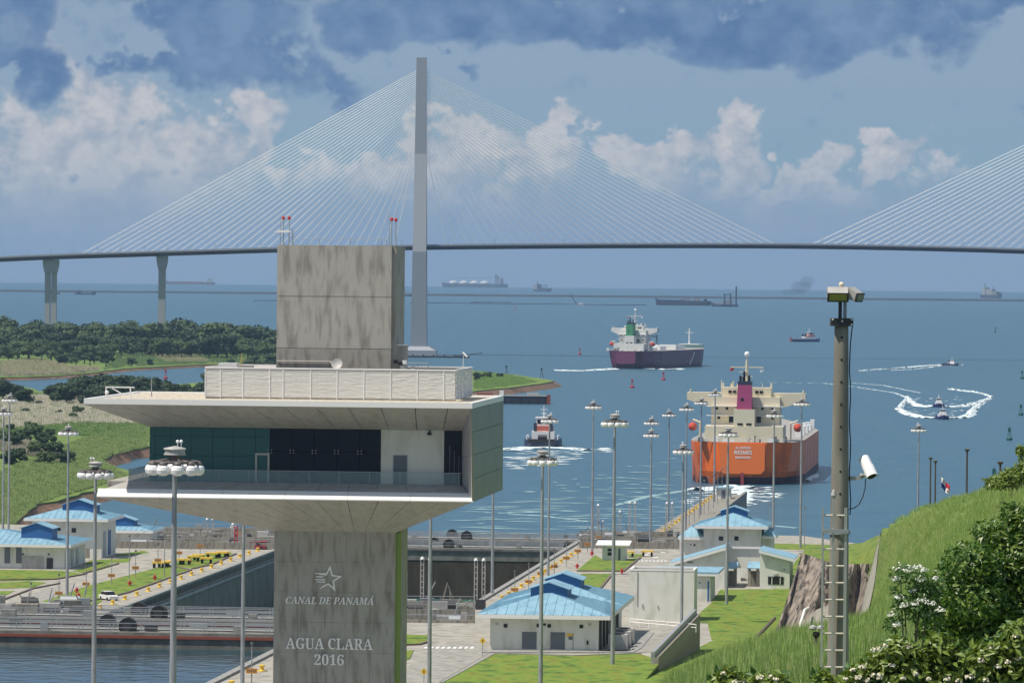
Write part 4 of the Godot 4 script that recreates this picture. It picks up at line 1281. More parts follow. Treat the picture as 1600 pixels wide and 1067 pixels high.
func clutter(px0: float, px1: float, py0: float, py1: float, h: float, n: int, called: String, label: String, wall_rows: Array) -> void:
	# the machinery yard at the end of a gate recess: low walls, rails and boxes
	var o := thing(called, label, "machinery")
	for y in wall_rows:
		var a := at(px0, y, h)
		var c := at(px1, y + (px1 - px0) * 0.0096, h)
		var b := MB.new()
		var d := (c - a).normalized()
		b.box((a + c) / 2 + Vector3(0, 0.7, 0), Vector3(a.distance_to(c), 1.4, 0.5), Basis(d, Vector3.UP, d.cross(Vector3.UP)))
		part(o, "low_wall", b, M.dark_concrete)
		b = MB.new()
		b.box((a + c) / 2 + Vector3(0, 2.1, 0), Vector3(a.distance_to(c), 0.1, 0.1), Basis(d, Vector3.UP, d.cross(Vector3.UP)))
		part(o, "rail", b, M.steel)
	var mats := [M.steel, M.coping, M.dark_steel, M.dark_concrete, M.gate_top, M.panel_white]
	for i in n:
		var p := at(rng.randf_range(px0, px1), rng.randf_range(py0, py1), h)
		var s := Vector3(rng.randf_range(0.5, 3.2), rng.randf_range(0.4, 2.0), rng.randf_range(0.6, 2.4))
		var b := MB.new()
		if i % 4 == 0: b.cyl(Vector3(-s.x / 2, s.y * 0.6, 0), Vector3(s.x / 2, s.y * 0.6, 0), s.y * 0.4, s.y * 0.4, 8)
		else: b.box(Vector3(0, s.y / 2, 0), s)
		if i % 3 == 0: b.cyl(Vector3(0, s.y, 0), Vector3(rng.randf_range(-1.2, 1.2), s.y + rng.randf_range(0.6, 2.4), 0), 0.1, 0.08, 5)
		part(o, ["drive_unit", "cabinet", "hoist", "pump"][i % 4], b, mats[i % 6], p)

func lattice(px: float, y_top: float, y_base: float, h: float, twin: bool, label: String) -> void:
	var p := at(px, y_base, h)
	var H := (y_base - y_top) * -p.z / F
	var o := thing("gauge_post", label, "post", p, -AXIS, "white lattice posts by the lock gates")
	for s in ([-0.55, 0.55] if twin else [0.0]):
		var b := MB.new()
		for k in [-0.2, 0.2]: b.box(Vector3(s + k, H / 2, 0), Vector3(0.12, H, 0.3))
		var n := int(H / 0.8)
		for i in n: b.box(Vector3(s, 0.4 + i * 0.8, 0), Vector3(0.3, 0.12, 0.25))
		part(o, "lattice_leg", b, M.panel_white)
		b = MB.new()
		b.lathe(Vector3(s, H, 0), [[0.3, 0.0], [0.24, 0.25], [0.0, 0.4]], 8)
		part(o, "finial", b, M.lip_white)
	boxpart(o, "motor_box", Vector3(0.2, 0.7, 0.4), Vector3(1.4, 1.4, 0.9), M.dark_steel)

func roof_hip(o: Node3D, x0: float, x1: float, z0: float, z1: float, eave: float, rise: float, hipf := true, hipb := true) -> void:
	# a hipped standing-seam roof, ridge along z; z0 is the front (larger z)
	var xm := (x0 + x1) / 2
	var run := (x1 - x0) / 2 * 0.96
	var ra := Vector3(xm, eave + rise, z0 - (run if hipf else 0.0))
	var rb := Vector3(xm, eave + rise, z1 + (run if hipb else 0.0))
	if ra.z < rb.z:
		ra.z = (z0 + z1) / 2
		rb.z = ra.z
	var A := Vector3(x0, eave, z0)
	var B := Vector3(x1, eave, z0)
	var C := Vector3(x1, eave, z1)
	var D := Vector3(x0, eave, z1)
	var slopes := [[B, C, rb, ra], [D, A, ra, rb]]
	if hipf: slopes.append([A, B, ra, ra])
	if hipb: slopes.append([C, D, rb, rb])
	for s in slopes:
		var b := MB.new()
		b.quad(s[0], s[1], s[2], s[3]) if s[2] != s[3] else b.tri(s[0], s[1], s[2])
		var e: Vector3 = s[1] - s[0]
		var n := (s[1] - s[0]).cross(s[2] - s[0]).normalized() as Vector3
		var up := n.cross(e.normalized())
		var k := int(e.length() / 1.1)
		for i in range(1, k):
			var p: Vector3 = s[0] + e * (float(i) / k)
			var u := float(i) / k
			# how far the seam runs before it meets a hip or the ridge
			var full: float = (s[2] - s[0]).dot(up)
			var w0: float = (s[3] - s[0]).dot(e.normalized()) / e.length()
			var w1: float = (s[2] - s[0]).dot(e.normalized()) / e.length()
			var L := full
			if u < w0: L = full * u / w0
			elif u > w1: L = full * (1 - u) / (1 - w1)
			if L > 0.5:
				var q := p + up * L * 0.98
				var ed := e.normalized() * 0.035
				b.quad(p - ed + n * 0.07, p + ed + n * 0.07, q + ed + n * 0.07, q - ed + n * 0.07)
				b.quad(p - ed, p - ed + n * 0.07, q - ed + n * 0.07, q - ed)
				b.quad(p + ed + n * 0.07, p + ed, q + ed, q + ed + n * 0.07)
		part(o, "roof_slope", b, M.blue_roof)
	for q in [[x0, x1, z0 - 0.14, z0], [x0, x1, z1, z1 + 0.14], [x0, x0 + 0.14, z1 + 0.14, z0 - 0.14], [x1 - 0.14, x1, z1 + 0.14, z0 - 0.14]]:
		var b := MB.new()
		b.span(q[0], q[1], eave - 0.5, eave - 0.01, q[2], q[3])
		part(o, "fascia", b, M.lip_white)
	var sf := MB.new()
	sf.span(x0 + 0.15, x1 - 0.15, eave - 0.45, eave - 0.38, z1 + 0.15, z0 - 0.15)
	part(o, "soffit", sf, M.white)

func cupola(o: Node3D, xm: float, w: float, z0: float, z1: float, base: float, h: float) -> void:
	var c := thing_part(o, "roof_vent")
	var b := MB.new()
	var r := w * 0.16
	b.prism(Vector3(xm, base, z1), PackedVector2Array([Vector2(-w / 2, -1.2), Vector2(w / 2, -1.2), Vector2(w / 2, h), Vector2(0, h + r), Vector2(-w / 2, h)]), Vector3.RIGHT, Vector3.UP, Vector3(0, 0, z0 - z1))
	part(c, "vent_wall", b, M.blue_wall)
	for s in [-1.0, 1.0]:
		b = MB.new()
		var e := Vector3(xm + s * (w / 2 + 0.35), base + h - 0.1, z0 + 0.3)
		var f := Vector3(xm, base + h + r + 0.05, z0 + 0.3)
		var dz := Vector3(0, 0, z1 - z0 - 0.6)
		if s > 0: sheet(b, e, e + dz, f + dz, f, 0.1)
		else: sheet(b, f, f + dz, e + dz, e, 0.1)
		part(c, "vent_roof", b, M.blue_roof)

func wall_rect(o: Node3D, called: String, x0: float, y0: float, x1: float, y1: float, z: float, m: Material, th := 0.06) -> void:
	var a := on_plane(o, x0, y1, z)
	var c := on_plane(o, x1, y0, z)
	var b := MB.new()
	b.span(a.x, c.x, a.y, c.y, z - 0.02, z + th)
	part(o, called, b, m)

func walls(o: Node3D, called: String, x0: float, x1: float, z0: float, z1: float, y0: float, y1: float, m: Material) -> void:
	for q in [[x0, x1, z0 - 0.2, z0], [x0, x1, z1, z1 + 0.2], [x0, x0 + 0.2, z1 + 0.2, z0 - 0.2], [x1 - 0.2, x1, z1 + 0.2, z0 - 0.2]]:
		var b := MB.new()
		b.span(q[0], q[1], y0, y1, q[2], q[3])
		part(o, called, b, m)

func make_buildings() -> void:
	# long pump house on the upper level
	var p := at(765.5, 1016, UPPER)
	var o := thing("pump_house", "long white pump house with two blue hipped roofs and grey double doors", "building", p, -AXIS)
	var W := on_plane(o, 935, 1016, 0).x
	var eh := on_plane(o, 850, 961, 1.4).y
	walls(o, "wall", 0, W, 0, -38, -1, eh - 0.4, M.wall_white)
	var ov := 1.5
	roof_hip(o, -ov, W + ov, 1.4, -19.5, eh, 2.35)
	roof_hip(o, -ov, W + ov, -19.6, -39.5, eh, 2.35)
	cupola(o, W / 2, 4.5, -6.0, -12.5, eh + 1.75, 1.1)
	cupola(o, W / 2, 4.5, -26.0, -32.0, eh + 1.75, 1.1)
	wall_rect(o, "door", 815.5, 987.5, 838.5, 1013.5, 0, M.door)
	wall_rect(o, "door", 860, 988, 883, 1014, 0, M.door)
	for q in [[774, 972.5, 779, 976, M.panel_white], [787, 974.5, 793, 980.5, M.window], [838.5, 974.5, 844, 980, M.window], [848, 974, 853, 977.5, M.window], [855.5, 975, 861, 980.5, M.window], [905.5, 976, 911.5, 981.5, M.window], [919, 974, 924, 977.5, M.panel_white]]: wall_rect(o, "vent", q[0], q[1], q[2], q[3], 0, q[4])
	wall_rect(o, "sign_plate", 885, 990, 895, 994, 0, M.yellow)
	wall_rect(o, "meter_box", 888.5, 994, 894.5, 999.5, 0, M.door)
	wall_rect(o, "meter_pipe", 895.3, 989, 895.9, 1016, 0, M.dark_steel)
	wall_rect(o, "hose_bracket", 917, 1001, 919.5, 1007, 0, M.black, 0.25)
	for i in 6:
		var b := MB.new()
		b.span(W, W + 0.25, 0.2, eh - 0.8, -2.5 - i * 5.5, -1.0 - i * 5.5)
		part(o, "side_louvre", b, M.dark_steel)
	for i in 3:
		var u := thing("condenser_unit", ["beige air conditioning unit at the near corner of the pump house", "beige air conditioning unit in the middle of the row beside the pump house", "beige air conditioning unit at the far end of the row beside the pump house"][i], "air conditioner", o.transform * Vector3(W + 2.2, 0.15, -3.0 - i * 5.5), -AXIS, "condenser units beside the pump house")
		boxpart(u, "casing", Vector3(0, 1.0, 0), Vector3(2.3, 1.7, 2.0), M.panel_white)
		boxpart(u, "base", Vector3(0, 0.07, 0), Vector3(2.5, 0.16, 2.2), M.concrete)
		var f := MB.new()
		f.cyl(Vector3(0, 1.86, 0), Vector3(0, 1.95, 0), 0.7, 0.7, 12)
		part(u, "fan", f, M.dark_steel)
		boxpart(u, "grille", Vector3(0, 1.0, 1.02), Vector3(1.9, 1.2, 0.04), M.steel)
	# guard rail behind the driveway
	var ga := at(985, 979, UPPER)
	var gc := at(1088, 988, UPPER)
	var gr := thing("guard_rail", "white guard rail along the driveway before the plain white block", "guard rail", ga)
	for y in [0.6, 1.0]:
		var b := MB.new()
		b.cyl(Vector3(0, y, 0), gc - ga + Vector3(0, y, 0), 0.07, 0.07, 6)
		part(gr, "rail", b, M.lip_white)
	for i in 8:
		var b := MB.new()
		b.cyl((gc - ga) * (i / 7.0), (gc - ga) * (i / 7.0) + Vector3(0, 1.0, 0), 0.07, 0.07, 6)
		part(gr, "post", b, M.lip_white)
	# plain white block
	p = at(983.5, 969.5, GROUND)
	o = thing("white_block", "plain windowless white block with a flat parapet roof", "building", p, -AXIS)
	W = on_plane(o, 1084.5, 974, 0).x
	var hh := on_plane(o, 1030, 892, 0).y
	walls(o, "wall", 0, W, 0, -8, -1, hh, M.wall_white)
	for q in [[-0.05, W + 0.05, -0.35, 0.05], [-0.05, W + 0.05, -8.05, -7.65], [-0.05, 0.35, -7.64, -0.36], [W - 0.35, W + 0.05, -7.64, -0.36]]:
		var b := MB.new()
		b.span(q[0], q[1], hh, hh + 0.25, q[2], q[3])
		part(o, "parapet", b, M.lip_white)
	var rf := MB.new()
	rf.span(0.3, W - 0.3, hh - 0.5, hh - 0.3, -7.7, -0.3)
	part(o, "roof", rf, M.concrete)
	for q in [[995.5, 892, 996.3, 946], [1003, 943, 1005, 948], [1027, 946, 1029, 949]]: wall_rect(o, "wall_fitting", q[0], q[1], q[2], q[3], 0, M.panel_white, 0.15)
	# flat blue-roofed annex
	p = at(1088.5, 940, GROUND)
	o = thing("blue_roofed_annex", "small white annex with a pale blue flat roof beside the plain white block", "building", p, -AXIS)
	W = on_plane(o, 1110, 940, 0).x
	hh = on_plane(o, 1100, 896.5, 0).y
	walls(o, "wall", -5, W, 0, -14, -1, hh, M.wall_white)
	var bb := MB.new()
	bb.span(-8.0, W + 1.4, hh, hh + 0.3, -16.5, 0.6)
	part(o, "roof", bb, M.blue_roof)
	bb = MB.new()
	bb.span(-8.0, W + 1.4, hh - 0.35, hh - 0.01, 0.4, 0.6)
	part(o, "fascia", bb, M.lip_white)
	wall_rect(o, "door", 1105.5, 908, 1108.5, 940, 0, M.blue_wall)
	wall_rect(o, "vent", 1093, 909, 1095, 912, 0, M.door)
	# two-storey building with winged roofs
	p = at(1187.5, 920.5, GROUND)
	o = thing("winged_building", "white two-storey building with blue hipped roof, ventilator and two sloping blue wings", "building", p, -AXIS)
	var wing := func(side: float, xi: float, xo: float, hi: float, ho: float, z0: float, z1: float) -> void:
		var b := MB.new()
		b.prism(Vector3(0, 0, z1), PackedVector2Array([Vector2(minf(xi, xo), -0.5), Vector2(maxf(xi, xo), -0.5), Vector2(maxf(xi, xo), (ho if side > 0 else hi)), Vector2(minf(xi, xo), (hi if side > 0 else ho))]), Vector3.RIGHT, Vector3.UP, Vector3(0, 0, z0 - z1))
		part(o, "wing_wall", b, M.wall_white)
		var ex := 0.9 * side
		var sl := (ho - hi) / (xo - xi)
		var a := Vector3(xi - ex * 0.2, hi + 0.12 - sl * ex * 0.2, 0)
		var c := Vector3(xo + ex, ho + 0.12 + sl * ex, 0)
		b = MB.new()
		if side > 0: sheet(b, a + Vector3(0, 0.22, z0 + 0.7), c + Vector3(0, 0.22, z0 + 0.7), c + Vector3(0, 0.22, z1 - 0.7), a + Vector3(0, 0.22, z1 - 0.7), 0.2)
		else: sheet(b, c + Vector3(0, 0.22, z0 + 0.7), a + Vector3(0, 0.22, z0 + 0.7), a + Vector3(0, 0.22, z1 - 0.7), c + Vector3(0, 0.22, z1 - 0.7), 0.2)
		part(o, "wing_roof", b, M.blue_roof)
		b = MB.new()
		var n := 0.72
		if side > 0: sheet(b, a + Vector3(0, -0.35, z0 + n), c + Vector3(0, -0.35, z0 + n), c + Vector3(0, 0.15, z0 + n), a + Vector3(0, 0.15, z0 + n), 0.12)
		else: sheet(b, c + Vector3(0, -0.35, z0 + n), a + Vector3(0, -0.35, z0 + n), a + Vector3(0, 0.15, z0 + n), c + Vector3(0, 0.15, z0 + n), 0.12)
		part(o, "wing_fascia", b, M.lip_white)
	var hr := on_plane(o, 1188, 862, 0).y
	var ro := on_plane(o, 1240, 874, 0)
	wing.call(1.0, 0.0, ro.x - 0.6, hr, ro.y, 0.0, -13.0)
	var li := on_plane(o, 1133, 859, 0).x
	var lo := on_plane(o, 1047, 880, 0)
	wing.call(-1.0, li, lo.x + 0.8, hr + 0.4, lo.y, 0.0, -13.0)
	wall_rect(o, "window", 1200.5, 902, 1225, 913, 0, M.window)
	for x in [1206, 1219]: wall_rect(o, "window_bar", x, 902, x + 1.2, 913, 0.07, M.lip_white, 0.04)
	wall_rect(o, "window_sill", 1200, 901, 1225, 902.4, 0.07, M.dark_steel, 0.04)
	wall_rect(o, "wall_lamp", 1209.5, 896, 1216, 899.5, 0, M.panel_white, 0.3)
	wall_rect(o, "vent", 1225, 889, 1227, 891, 0, M.door)
	wall_rect(o, "vent", 1074, 877.5, 1083, 879.5, 0, M.door)
	var xa := on_plane(o, 1099.5, 860, -26).x
	var xb := on_plane(o, 1189, 860, -26).x
	var eb := on_plane(o, 1140, 822, -24.4).y
	walls(o, "tower_wall", xa, xb, -26, -40, -0.5, eb - 0.4, M.wall_white)
	roof_hip(o, xa - 1.6, xb + 1.3, -24.4, -41.5, eb, 2.1)
	cupola(o, (xa + xb) / 2, 4.7, -31, -35, eb + 1.5, 1.0)
	wall_rect(o, "window", 1123.5, 838, 1130.5, 844.5, -26, M.window)
	wall_rect(o, "window", 1148, 838, 1154.5, 844.5, -26, M.window)
	wall_rect(o, "linking_wall", 1133, 856.5, 1189, 887, -14, M.wall_white, 0.3)
	wall_rect(o, "linking_fascia", 1133, 854.5, 1190, 857, -13.6, M.lip_white, 0.3)
	for q in [[1126, 1153], [1168, 1188]]:
		var a := on_plane(o, q[0], 887, -6)
		var c := on_plane(o, q[1], 887, -6)
		var b := MB.new()
		sheet(b, Vector3(a.x, a.y, -5), Vector3(c.x, a.y, -5), Vector3(c.x, a.y + 0.9, -9), Vector3(a.x, a.y + 0.9, -9), 0.12)
		part(o, "awning", b, M.blue_roof)
		for x in [a.x + 0.4, c.x - 0.4]: boxpart(o, "awning_column", Vector3(x, a.y / 2, -6.2), Vector3(0.5, a.y - 0.05, 0.5), M.dark_concrete)
		boxpart(o, "store_room", Vector3((a.x + c.x) / 2, a.y / 2 - 0.3, -8.5), Vector3((c.x - a.x) * 0.8, a.y - 0.8, 2.5), M.dark_concrete)
	wall_rect(o, "bench", 1158, 903, 1171, 907.5, -10, M.white, 0.6)
	# low side wings of the upper storey
	var la := on_plane(o, 1069, 850, -28).x
	walls(o, "side_wall", la, xa - 0.05, -28, -38, -0.5, on_plane(o, 1080, 840, -28).y, M.wall_white)
	roof_hip(o, la - 1.0, xa - 0.03, -27, -39, on_plane(o, 1080, 839, -27).y, 1.9)
	walls(o, "side_wall", xb + 0.05, xb + 1.6, -30, -38, -0.5, on_plane(o, 1195, 842, -28).y, M.wall_white)
	roof_hip(o, xb + 0.03, xb + 2.6, -29, -39, on_plane(o, 1195, 838, -28).y, 1.2)
	for q in [[1079, 850, 1081, 852], [1084, 850, 1087, 853]]: wall_rect(o, "vent", q[0], q[1], q[2], q[3], -28, M.window)
	# kiosk
	p = at(941, 876, GROUND)
	o = thing("kiosk", "small white kiosk with a flat white roof on the grass by the lock edge", "kiosk", p, -AXIS)
	W = on_plane(o, 977.5, 876, 0).x
	hh = on_plane(o, 960, 852.5, 0).y
	walls(o, "wall", 0, W, 0, -4, -0.3, hh, M.wall_white)
	bb = MB.new()
	bb.prism(Vector3(-1.2, 0, 0), PackedVector2Array([Vector2(1.0, hh), Vector2(1.0, hh + 0.16), Vector2(-5.2, hh + 0.75), Vector2(-5.2, hh + 0.55)]), Vector3.BACK, Vector3.UP, Vector3(W + 2.0, 0, 0))
	part(o, "roof", bb, M.lip_white)
	wall_rect(o, "window", 949.5, 857, 956.5, 868, 0, M.window)
	wall_rect(o, "window_bar", 949.5, 861.5, 956.5, 862.5, 0.07, M.lip_white, 0.03)
	wall_rect(o, "door", 966, 857, 970, 876, 0, M.door)
	# buildings on the other bank of the lock
	for q in [
		["long white low building with a blue hipped roof and ventilator beside the left lock lawn".replace("left ", ""), 99.5, 890, 0.0, 30.0, 851.5, 22.0, 2.3, 4.3, 7.0],
		["taller white building with a blue hipped roof standing behind the low blue-roofed one", 157.5, 873, 0.0, 13.2, 811.5, 16.0, 2.2, 4.6, 6.0],
		["blue-roofed building whose walls are hidden behind the gate machinery", 235.0, 852, 0.0, 9.5, 829.5, 12.0, 1.1, 4.4, 5.0]]:
		var c := at(q[1], q[2], GROUND)
		o = thing("lock_building", q[0], "building", c, -AXIS)
		var w: float = q[4]
		var e := on_plane(o, q[1], q[5], 1.4).y
		walls(o, "wall", -w, 0, 0, -q[6], -1, e - 0.4, M.wall_white)
		roof_hip(o, -w - 1.4, 1.4 if w > 11 else 0.6, 1.4, -q[6] - 1.4, e, q[7])
		if w > 25:
			cupola(o, -5.8, 5.6, -3.5, -9.5, e + 1.55, 1.25)
			for r in [[6, 855, 15, 880, M.door], [24, 855, 33, 880, M.door], [34, 869, 68, 889, M.panel_white], [72, 872, 82, 889, M.dark_steel], [33, 865, 37, 867, M.window], [74, 865, 77, 867, M.window]]: wall_rect(o, "wall_bay", r[0], r[1], r[2], r[3], 0, r[4], 0.12)
			for i in 3:
				var b := MB.new()
				b.span(0, 0.12, 0.3, e - 1.3, -3.5 - i * 5.5, -1.2 - i * 5.5)
				part(o, "side_louvre", b, M.steel)
		elif w > 11:
			cupola(o, -5.0, 6.2, -3.5, -9.0, e + 1.3, 1.2)
			wall_rect(o, "window", 111, 825, 118, 832, 0, M.window)
			wall_rect(o, "window", 86, 825, 94, 829, 0, M.window)
			wall_rect(o, "door", 132, 857, 139, 872, 0, M.dark_concrete)
			for i in 2:
				var b := MB.new()
				b.span(0, 0.12, 0.4, 5.0, -4.5 - i * 5.5, -2.0 - i * 5.5)
				part(o, "side_louvre", b, M.blue_wall if i else M.steel)
		else:
			cupola(o, -6.3, 5.2, -2.0, -6.0, e + 0.9, 1.1)

var sign0: Node3D
func sign_post(px: float, py: float, h: float, label: String) -> void:
	var p := at(px, py, h)
	if sign0 == null:
		var o := thing("sign_post", label, "sign", p, -AXIS, "orange boards along the lock edges")
		var b := MB.new()
		b.cyl(Vector3(0, -0.1, 0), Vector3(0, 4.6, 0), 0.08, 0.06, 6)
		part(o, "post", b, M.mast)
		b = MB.new()
		b.box(Vector3(0, 1.7, 0.12), Vector3(1.25, 0.55, 0.06))
		var q := part(o, "board", b, M.orange_sign)
		b = MB.new()
		for i in 5: b.box(Vector3(-0.4 + 0.2 * i, 1.7, 0.152), Vector3(0.1, 0.26, 0.012))
		part(q, "lettering", b, M.lamp_cap)
		b = MB.new()
		b.lathe(Vector3(0, 4.55, 0), [[0.1, 0.0], [0.2, 0.1], [0.16, 0.3], [0.0, 0.36]], 8)
		part(o, "lantern", b, M.lamp_cap)
		sign0 = o
	else: copy(sign0, p, -AXIS, label)

var bol0: Node3D
func bollard(p: Vector3, label: String) -> void:
	if bol0 == null:
		var o := thing("mooring_bollard", label, "bollard", p, 0, "yellow mooring bollards")
		var b := MB.new()
		b.lathe(Vector3.ZERO, [[0.62, -0.05], [0.62, 0.12], [0.36, 0.2], [0.3, 0.6], [0.5, 0.8], [0.5, 0.95], [0.0, 1.05]], 12)
		part(o, "bollard_post", b, M.yellow)
		boxpart(o, "bollard_base", Vector3(0, 0.05, 0), Vector3(1.5, 0.14, 1.1), M.yellow)
		bol0 = o
	else: copy(bol0, p, rng.randf(), label, 0.75)
	bol0.scale = Vector3.ONE * 0.75

func make_lock_things() -> void:
	make_gate(-215.0, UPPER, "grey rolling lock gate with red stripes holding back the upper chamber water", 6.0, 2.2)
	make_gate(-190.0, UPPER, "grey rolling lock gate standing just behind the water-holding upper gate", -2.0, 2.2)
	make_gate(171.0, GROUND, "dark lower lock gate with railings facing the empty chamber", -2.0, 2.2)
	make_gate(205.0, GROUND, "outermost lock gate next to the open sea", -2.0, 2.2)
	clutter(631, 742, 950, 984, UPPER - 1, 30, "gate_machinery_yard", "grey gate machinery yard between the tower stem and the pump house", [985, 968, 955])
	clutter(905, 1062, 838, 857, GROUND, 46, "gate_machinery_yard", "cluttered gate machinery yard behind the kiosk", [857, 848, 840])
	clutter(168, 428, 832, 856, GROUND, 60, "gate_machinery_yard", "long brown machinery yard across the lock under the tower deck", [857, 848, 840, 833])
	clutter(-30, 135, 951, 960, UPPER, 26, "gate_machinery_yard", "row of grey drive units on the upper gate", [])
	for q in [
		[633, 897, 958, 17.0, false, "single white lattice post against the tower stem by the upper gate"], [665, 874, 958, 17.0, true, "twin white lattice posts standing over the chamber between tower stem and mast"], [749, 876, 952, 17.0, true, "twin white lattice posts by the corner of the pump house roof"],
		[941.5, 815, 852, 10.0, false, "short single lattice post behind the kiosk"], [968.5, 800, 846, 10.0, false, "dark-footed single lattice post behind the kiosk"], [988, 786, 842, 10.0, true, "twin white lattice posts behind the kiosk's far corner"], [1046, 787, 842, 10.0, true, "twin lattice posts at the root of the guide wall"],
		[327, 812, 848, 10.0, true, "twin lattice posts in the machinery yard under the tower deck"], [363, 820, 852, 10.0, false, "single lattice post beside the red crane across the lock"], [930, 790, 852, 10.0, true, "white lattice frame beside a mast behind the kiosk"]]:
		lattice(q[0], q[1], q[2], q[3], q[4], q[5])
	for q in [[804, 937], [826, 924], [845, 911], [866, 899.5], [885, 886], [903, 874.5], [918, 864], [935, 853]]: sign_post(q[0], q[1], GROUND, "orange board on a slim post on the lock edge behind the pump house")
	for q in [[47, 958], [91, 943], [133.5, 928], [173.5, 914.5], [211, 902], [246, 890], [279, 878], [312, 867], [374, 847]]: sign_post(q[0], q[1], GROUND, "orange board on a slim post along the road across the lock")
	sign_post(392.5, 1072, UPPER, "orange board on a slim post on the upper lock edge by the tower stem")
	for k in 14: bollard(lk(3.4, 4 + k * 11.5), "yellow mooring bollard on the lock edge behind the pump house")
	for k in 19: bollard(lk(-57.6, -60 + k * 12.0), "yellow mooring bollard on the lock edge across the chamber")
	for k in 17: bollard(lk(14.6, 232 + k * 12.0), "yellow mooring bollard on the guide wall")
	for k in 5: bollard(lk(3.2, -330 + k * 24.0, UPPER), "yellow mooring bollard on the upper lock edge by the tower")
	# slim lamp posts along the guide wall and the lock edge
	var lp := thing("lamp_post", "slim lamp post on the guide wall", "lamp post", lk(18, 250), 0, "slim lamp posts on the guide wall")
	var b := MB.new()
	b.cyl(Vector3.ZERO, Vector3(0, 7.5, 0), 0.1, 0.06, 6)
	part(lp, "pole", b, M.mast)
	b = MB.new()
	b.lathe(Vector3(0, 7.5, 0), [[0.12, 0.0], [0.3, 0.1], [0.2, 0.3], [0.0, 0.36]], 8)
	part(lp, "lantern", b, M.lamp_cap)
	for k in 9: copy(lp, lk(18, 272 + k * 18.0))
	for q in [[1203, 846, "slim lamp post on the shore lawn behind the winged building"], [1257.5, 853, "slim lamp post on the shore lawn behind the rock face"], [256, 903, "slim lamp post on the lawn across the lock, beside the yellow tables"], [201, 905, "slim lamp post beside the road across the lock"]]:
		copy(lp, at(q[0], q[1], GROUND), 0, q[2])
	var sh := thing("wall_shed", "tiny white shed with a pale blue roof at the far end of the guide wall", "shed", lk(17.5, 415), -AXIS)
	boxpart(sh, "wall", Vector3(0, 1.2, 0), Vector3(3.4, 2.4, 5), M.wall_white)
	boxpart(sh, "roof", Vector3(0, 2.55, 0), Vector3(4.4, 0.25, 6), M.blue_roof)
	boxpart(sh, "door", Vector3(0, 1.0, 2.53), Vector3(1.0, 2.0, 0.06), M.door)
	# yellow-topped tables on the lawn
	var tb := thing("yellow_table", "yellow-topped table on the lawn across the lock", "table", at(266, 886, GROUND), -AXIS, "yellow-topped tables on the lawn")
	boxpart(tb, "top", Vector3(0, 1.05, 0), Vector3(2.3, 0.3, 1.5), M.yellow)
	for s in [-0.8, 0.8]: boxpart(tb, "leg", Vector3(s, 0.45, 0), Vector3(0.35, 0.9, 1.1), M.black)
	for q in [[247, 888], [255, 887], [279, 883], [288, 883], [302, 878], [310, 876], [322, 881], [331, 873], [345, 872], [349, 871.5]]: copy(tb, at(q[0], q[1], GROUND), -AXIS)
	for q in [[962, 871, "yellow-topped table between kiosk and road"], [992, 870, "yellow-topped table on the grass island behind the kiosk"]]: copy(tb, at(q[0] + 20, q[1], GROUND), -AXIS, q[2]).set_meta("group", "yellow-topped tables by the kiosk")
	# red hydrants
	var hy := thing("fire_hydrant", "red fire hydrant on the lawn across the lock", "hydrant", at(122, 936, GROUND), 0, "red hydrants")
	b = MB.new()
	b.lathe(Vector3.ZERO, [[0.4, -0.05], [0.4, 0.15], [0.3, 0.2], [0.3, 1.2], [0.4, 1.25], [0.34, 1.5], [0.0, 1.65]], 10)
	part(hy, "body", b, M.red)
	b = MB.new()
	b.cyl(Vector3(-0.65, 0.85, 0), Vector3(0.65, 0.85, 0), 0.2, 0.2, 8)
	part(hy, "outlet", b, M.red)
	for q in [[119, 927, ""], [241, 907, ""], [202, 916, ""], [296, 882, ""], [925, 869, "red fire hydrant beside the kiosk"], [902, 889, "red fire hydrant at the lawn corner before the kiosk"], [972, 897, "red fire hydrant behind the plain white block"], [1021, 838, "red fire hydrant at the root of the guide wall"]]: copy(hy, at(q[0], q[1], GROUND), 0, q[2], 0.62)
	hy.scale = Vector3.ONE * 0.62
	# vehicles and loose things
	for q in [[414, 858, "red car parked beside the machinery yard across the lock", M.red, -AXIS + 1.4], [400, 859, "dark red car parked beside the bright red one across the lock", mat(lin(0.25, 0.02, 0.05), 0.4), -AXIS + 1.4], [169, 938, "white pickup parked askew at the lock edge across the chamber", M.lip_white, -AXIS + 0.6]]:
		var v := thing("parked_car", q[2], "car", at(q[0], q[1], GROUND), q[4])
		b = MB.new()
		b.prism(Vector3(-0.85, 0.3, 0), PackedVector2Array([Vector2(-2.1, 0), Vector2(2.1, 0), Vector2(2.15, 0.5), Vector2(1.3, 0.62), Vector2(-2.1, 0.66)]), Vector3.BACK, Vector3.UP, Vector3(1.7, 0, 0))
		part(v, "body", b, q[3])
		b = MB.new()
		b.prism(Vector3(-0.75, 0.9, 0), PackedVector2Array([Vector2(-1.5, 0), Vector2(1.1, 0), Vector2(0.5, 0.55), Vector2(-1.2, 0.55)]), Vector3.BACK, Vector3.UP, Vector3(1.5, 0, 0))
		part(v, "cabin", b, M.window)
		boxpart(v, "roof", Vector3(0, 1.48, -0.35), Vector3(1.45, 0.08, 1.6), q[3])
		for x in [-0.8, 0.8]:
			for z in [-1.3, 1.3]:
				b = MB.new()
				b.cyl(Vector3(x - 0.1, 0.33, z), Vector3(x + 0.1, 0.33, z), 0.33, 0.33, 10)
				part(v, "wheel", b, M.black)
	var rc := thing("red_crane", "thin red lattice crane mast in the machinery yard across the lock", "crane", at(368, 858, GROUND), -AXIS)
	b = MB.new()
	for s in [-0.3, 0.3]: b.box(Vector3(s, 2.3, 0), Vector3(0.16, 4.6, 0.2))
	for k in 6: b.box(Vector3(0, 0.5 + k * 0.75, 0), Vector3(0.6, 0.14, 0.16))
	part(rc, "mast", b, M.red)
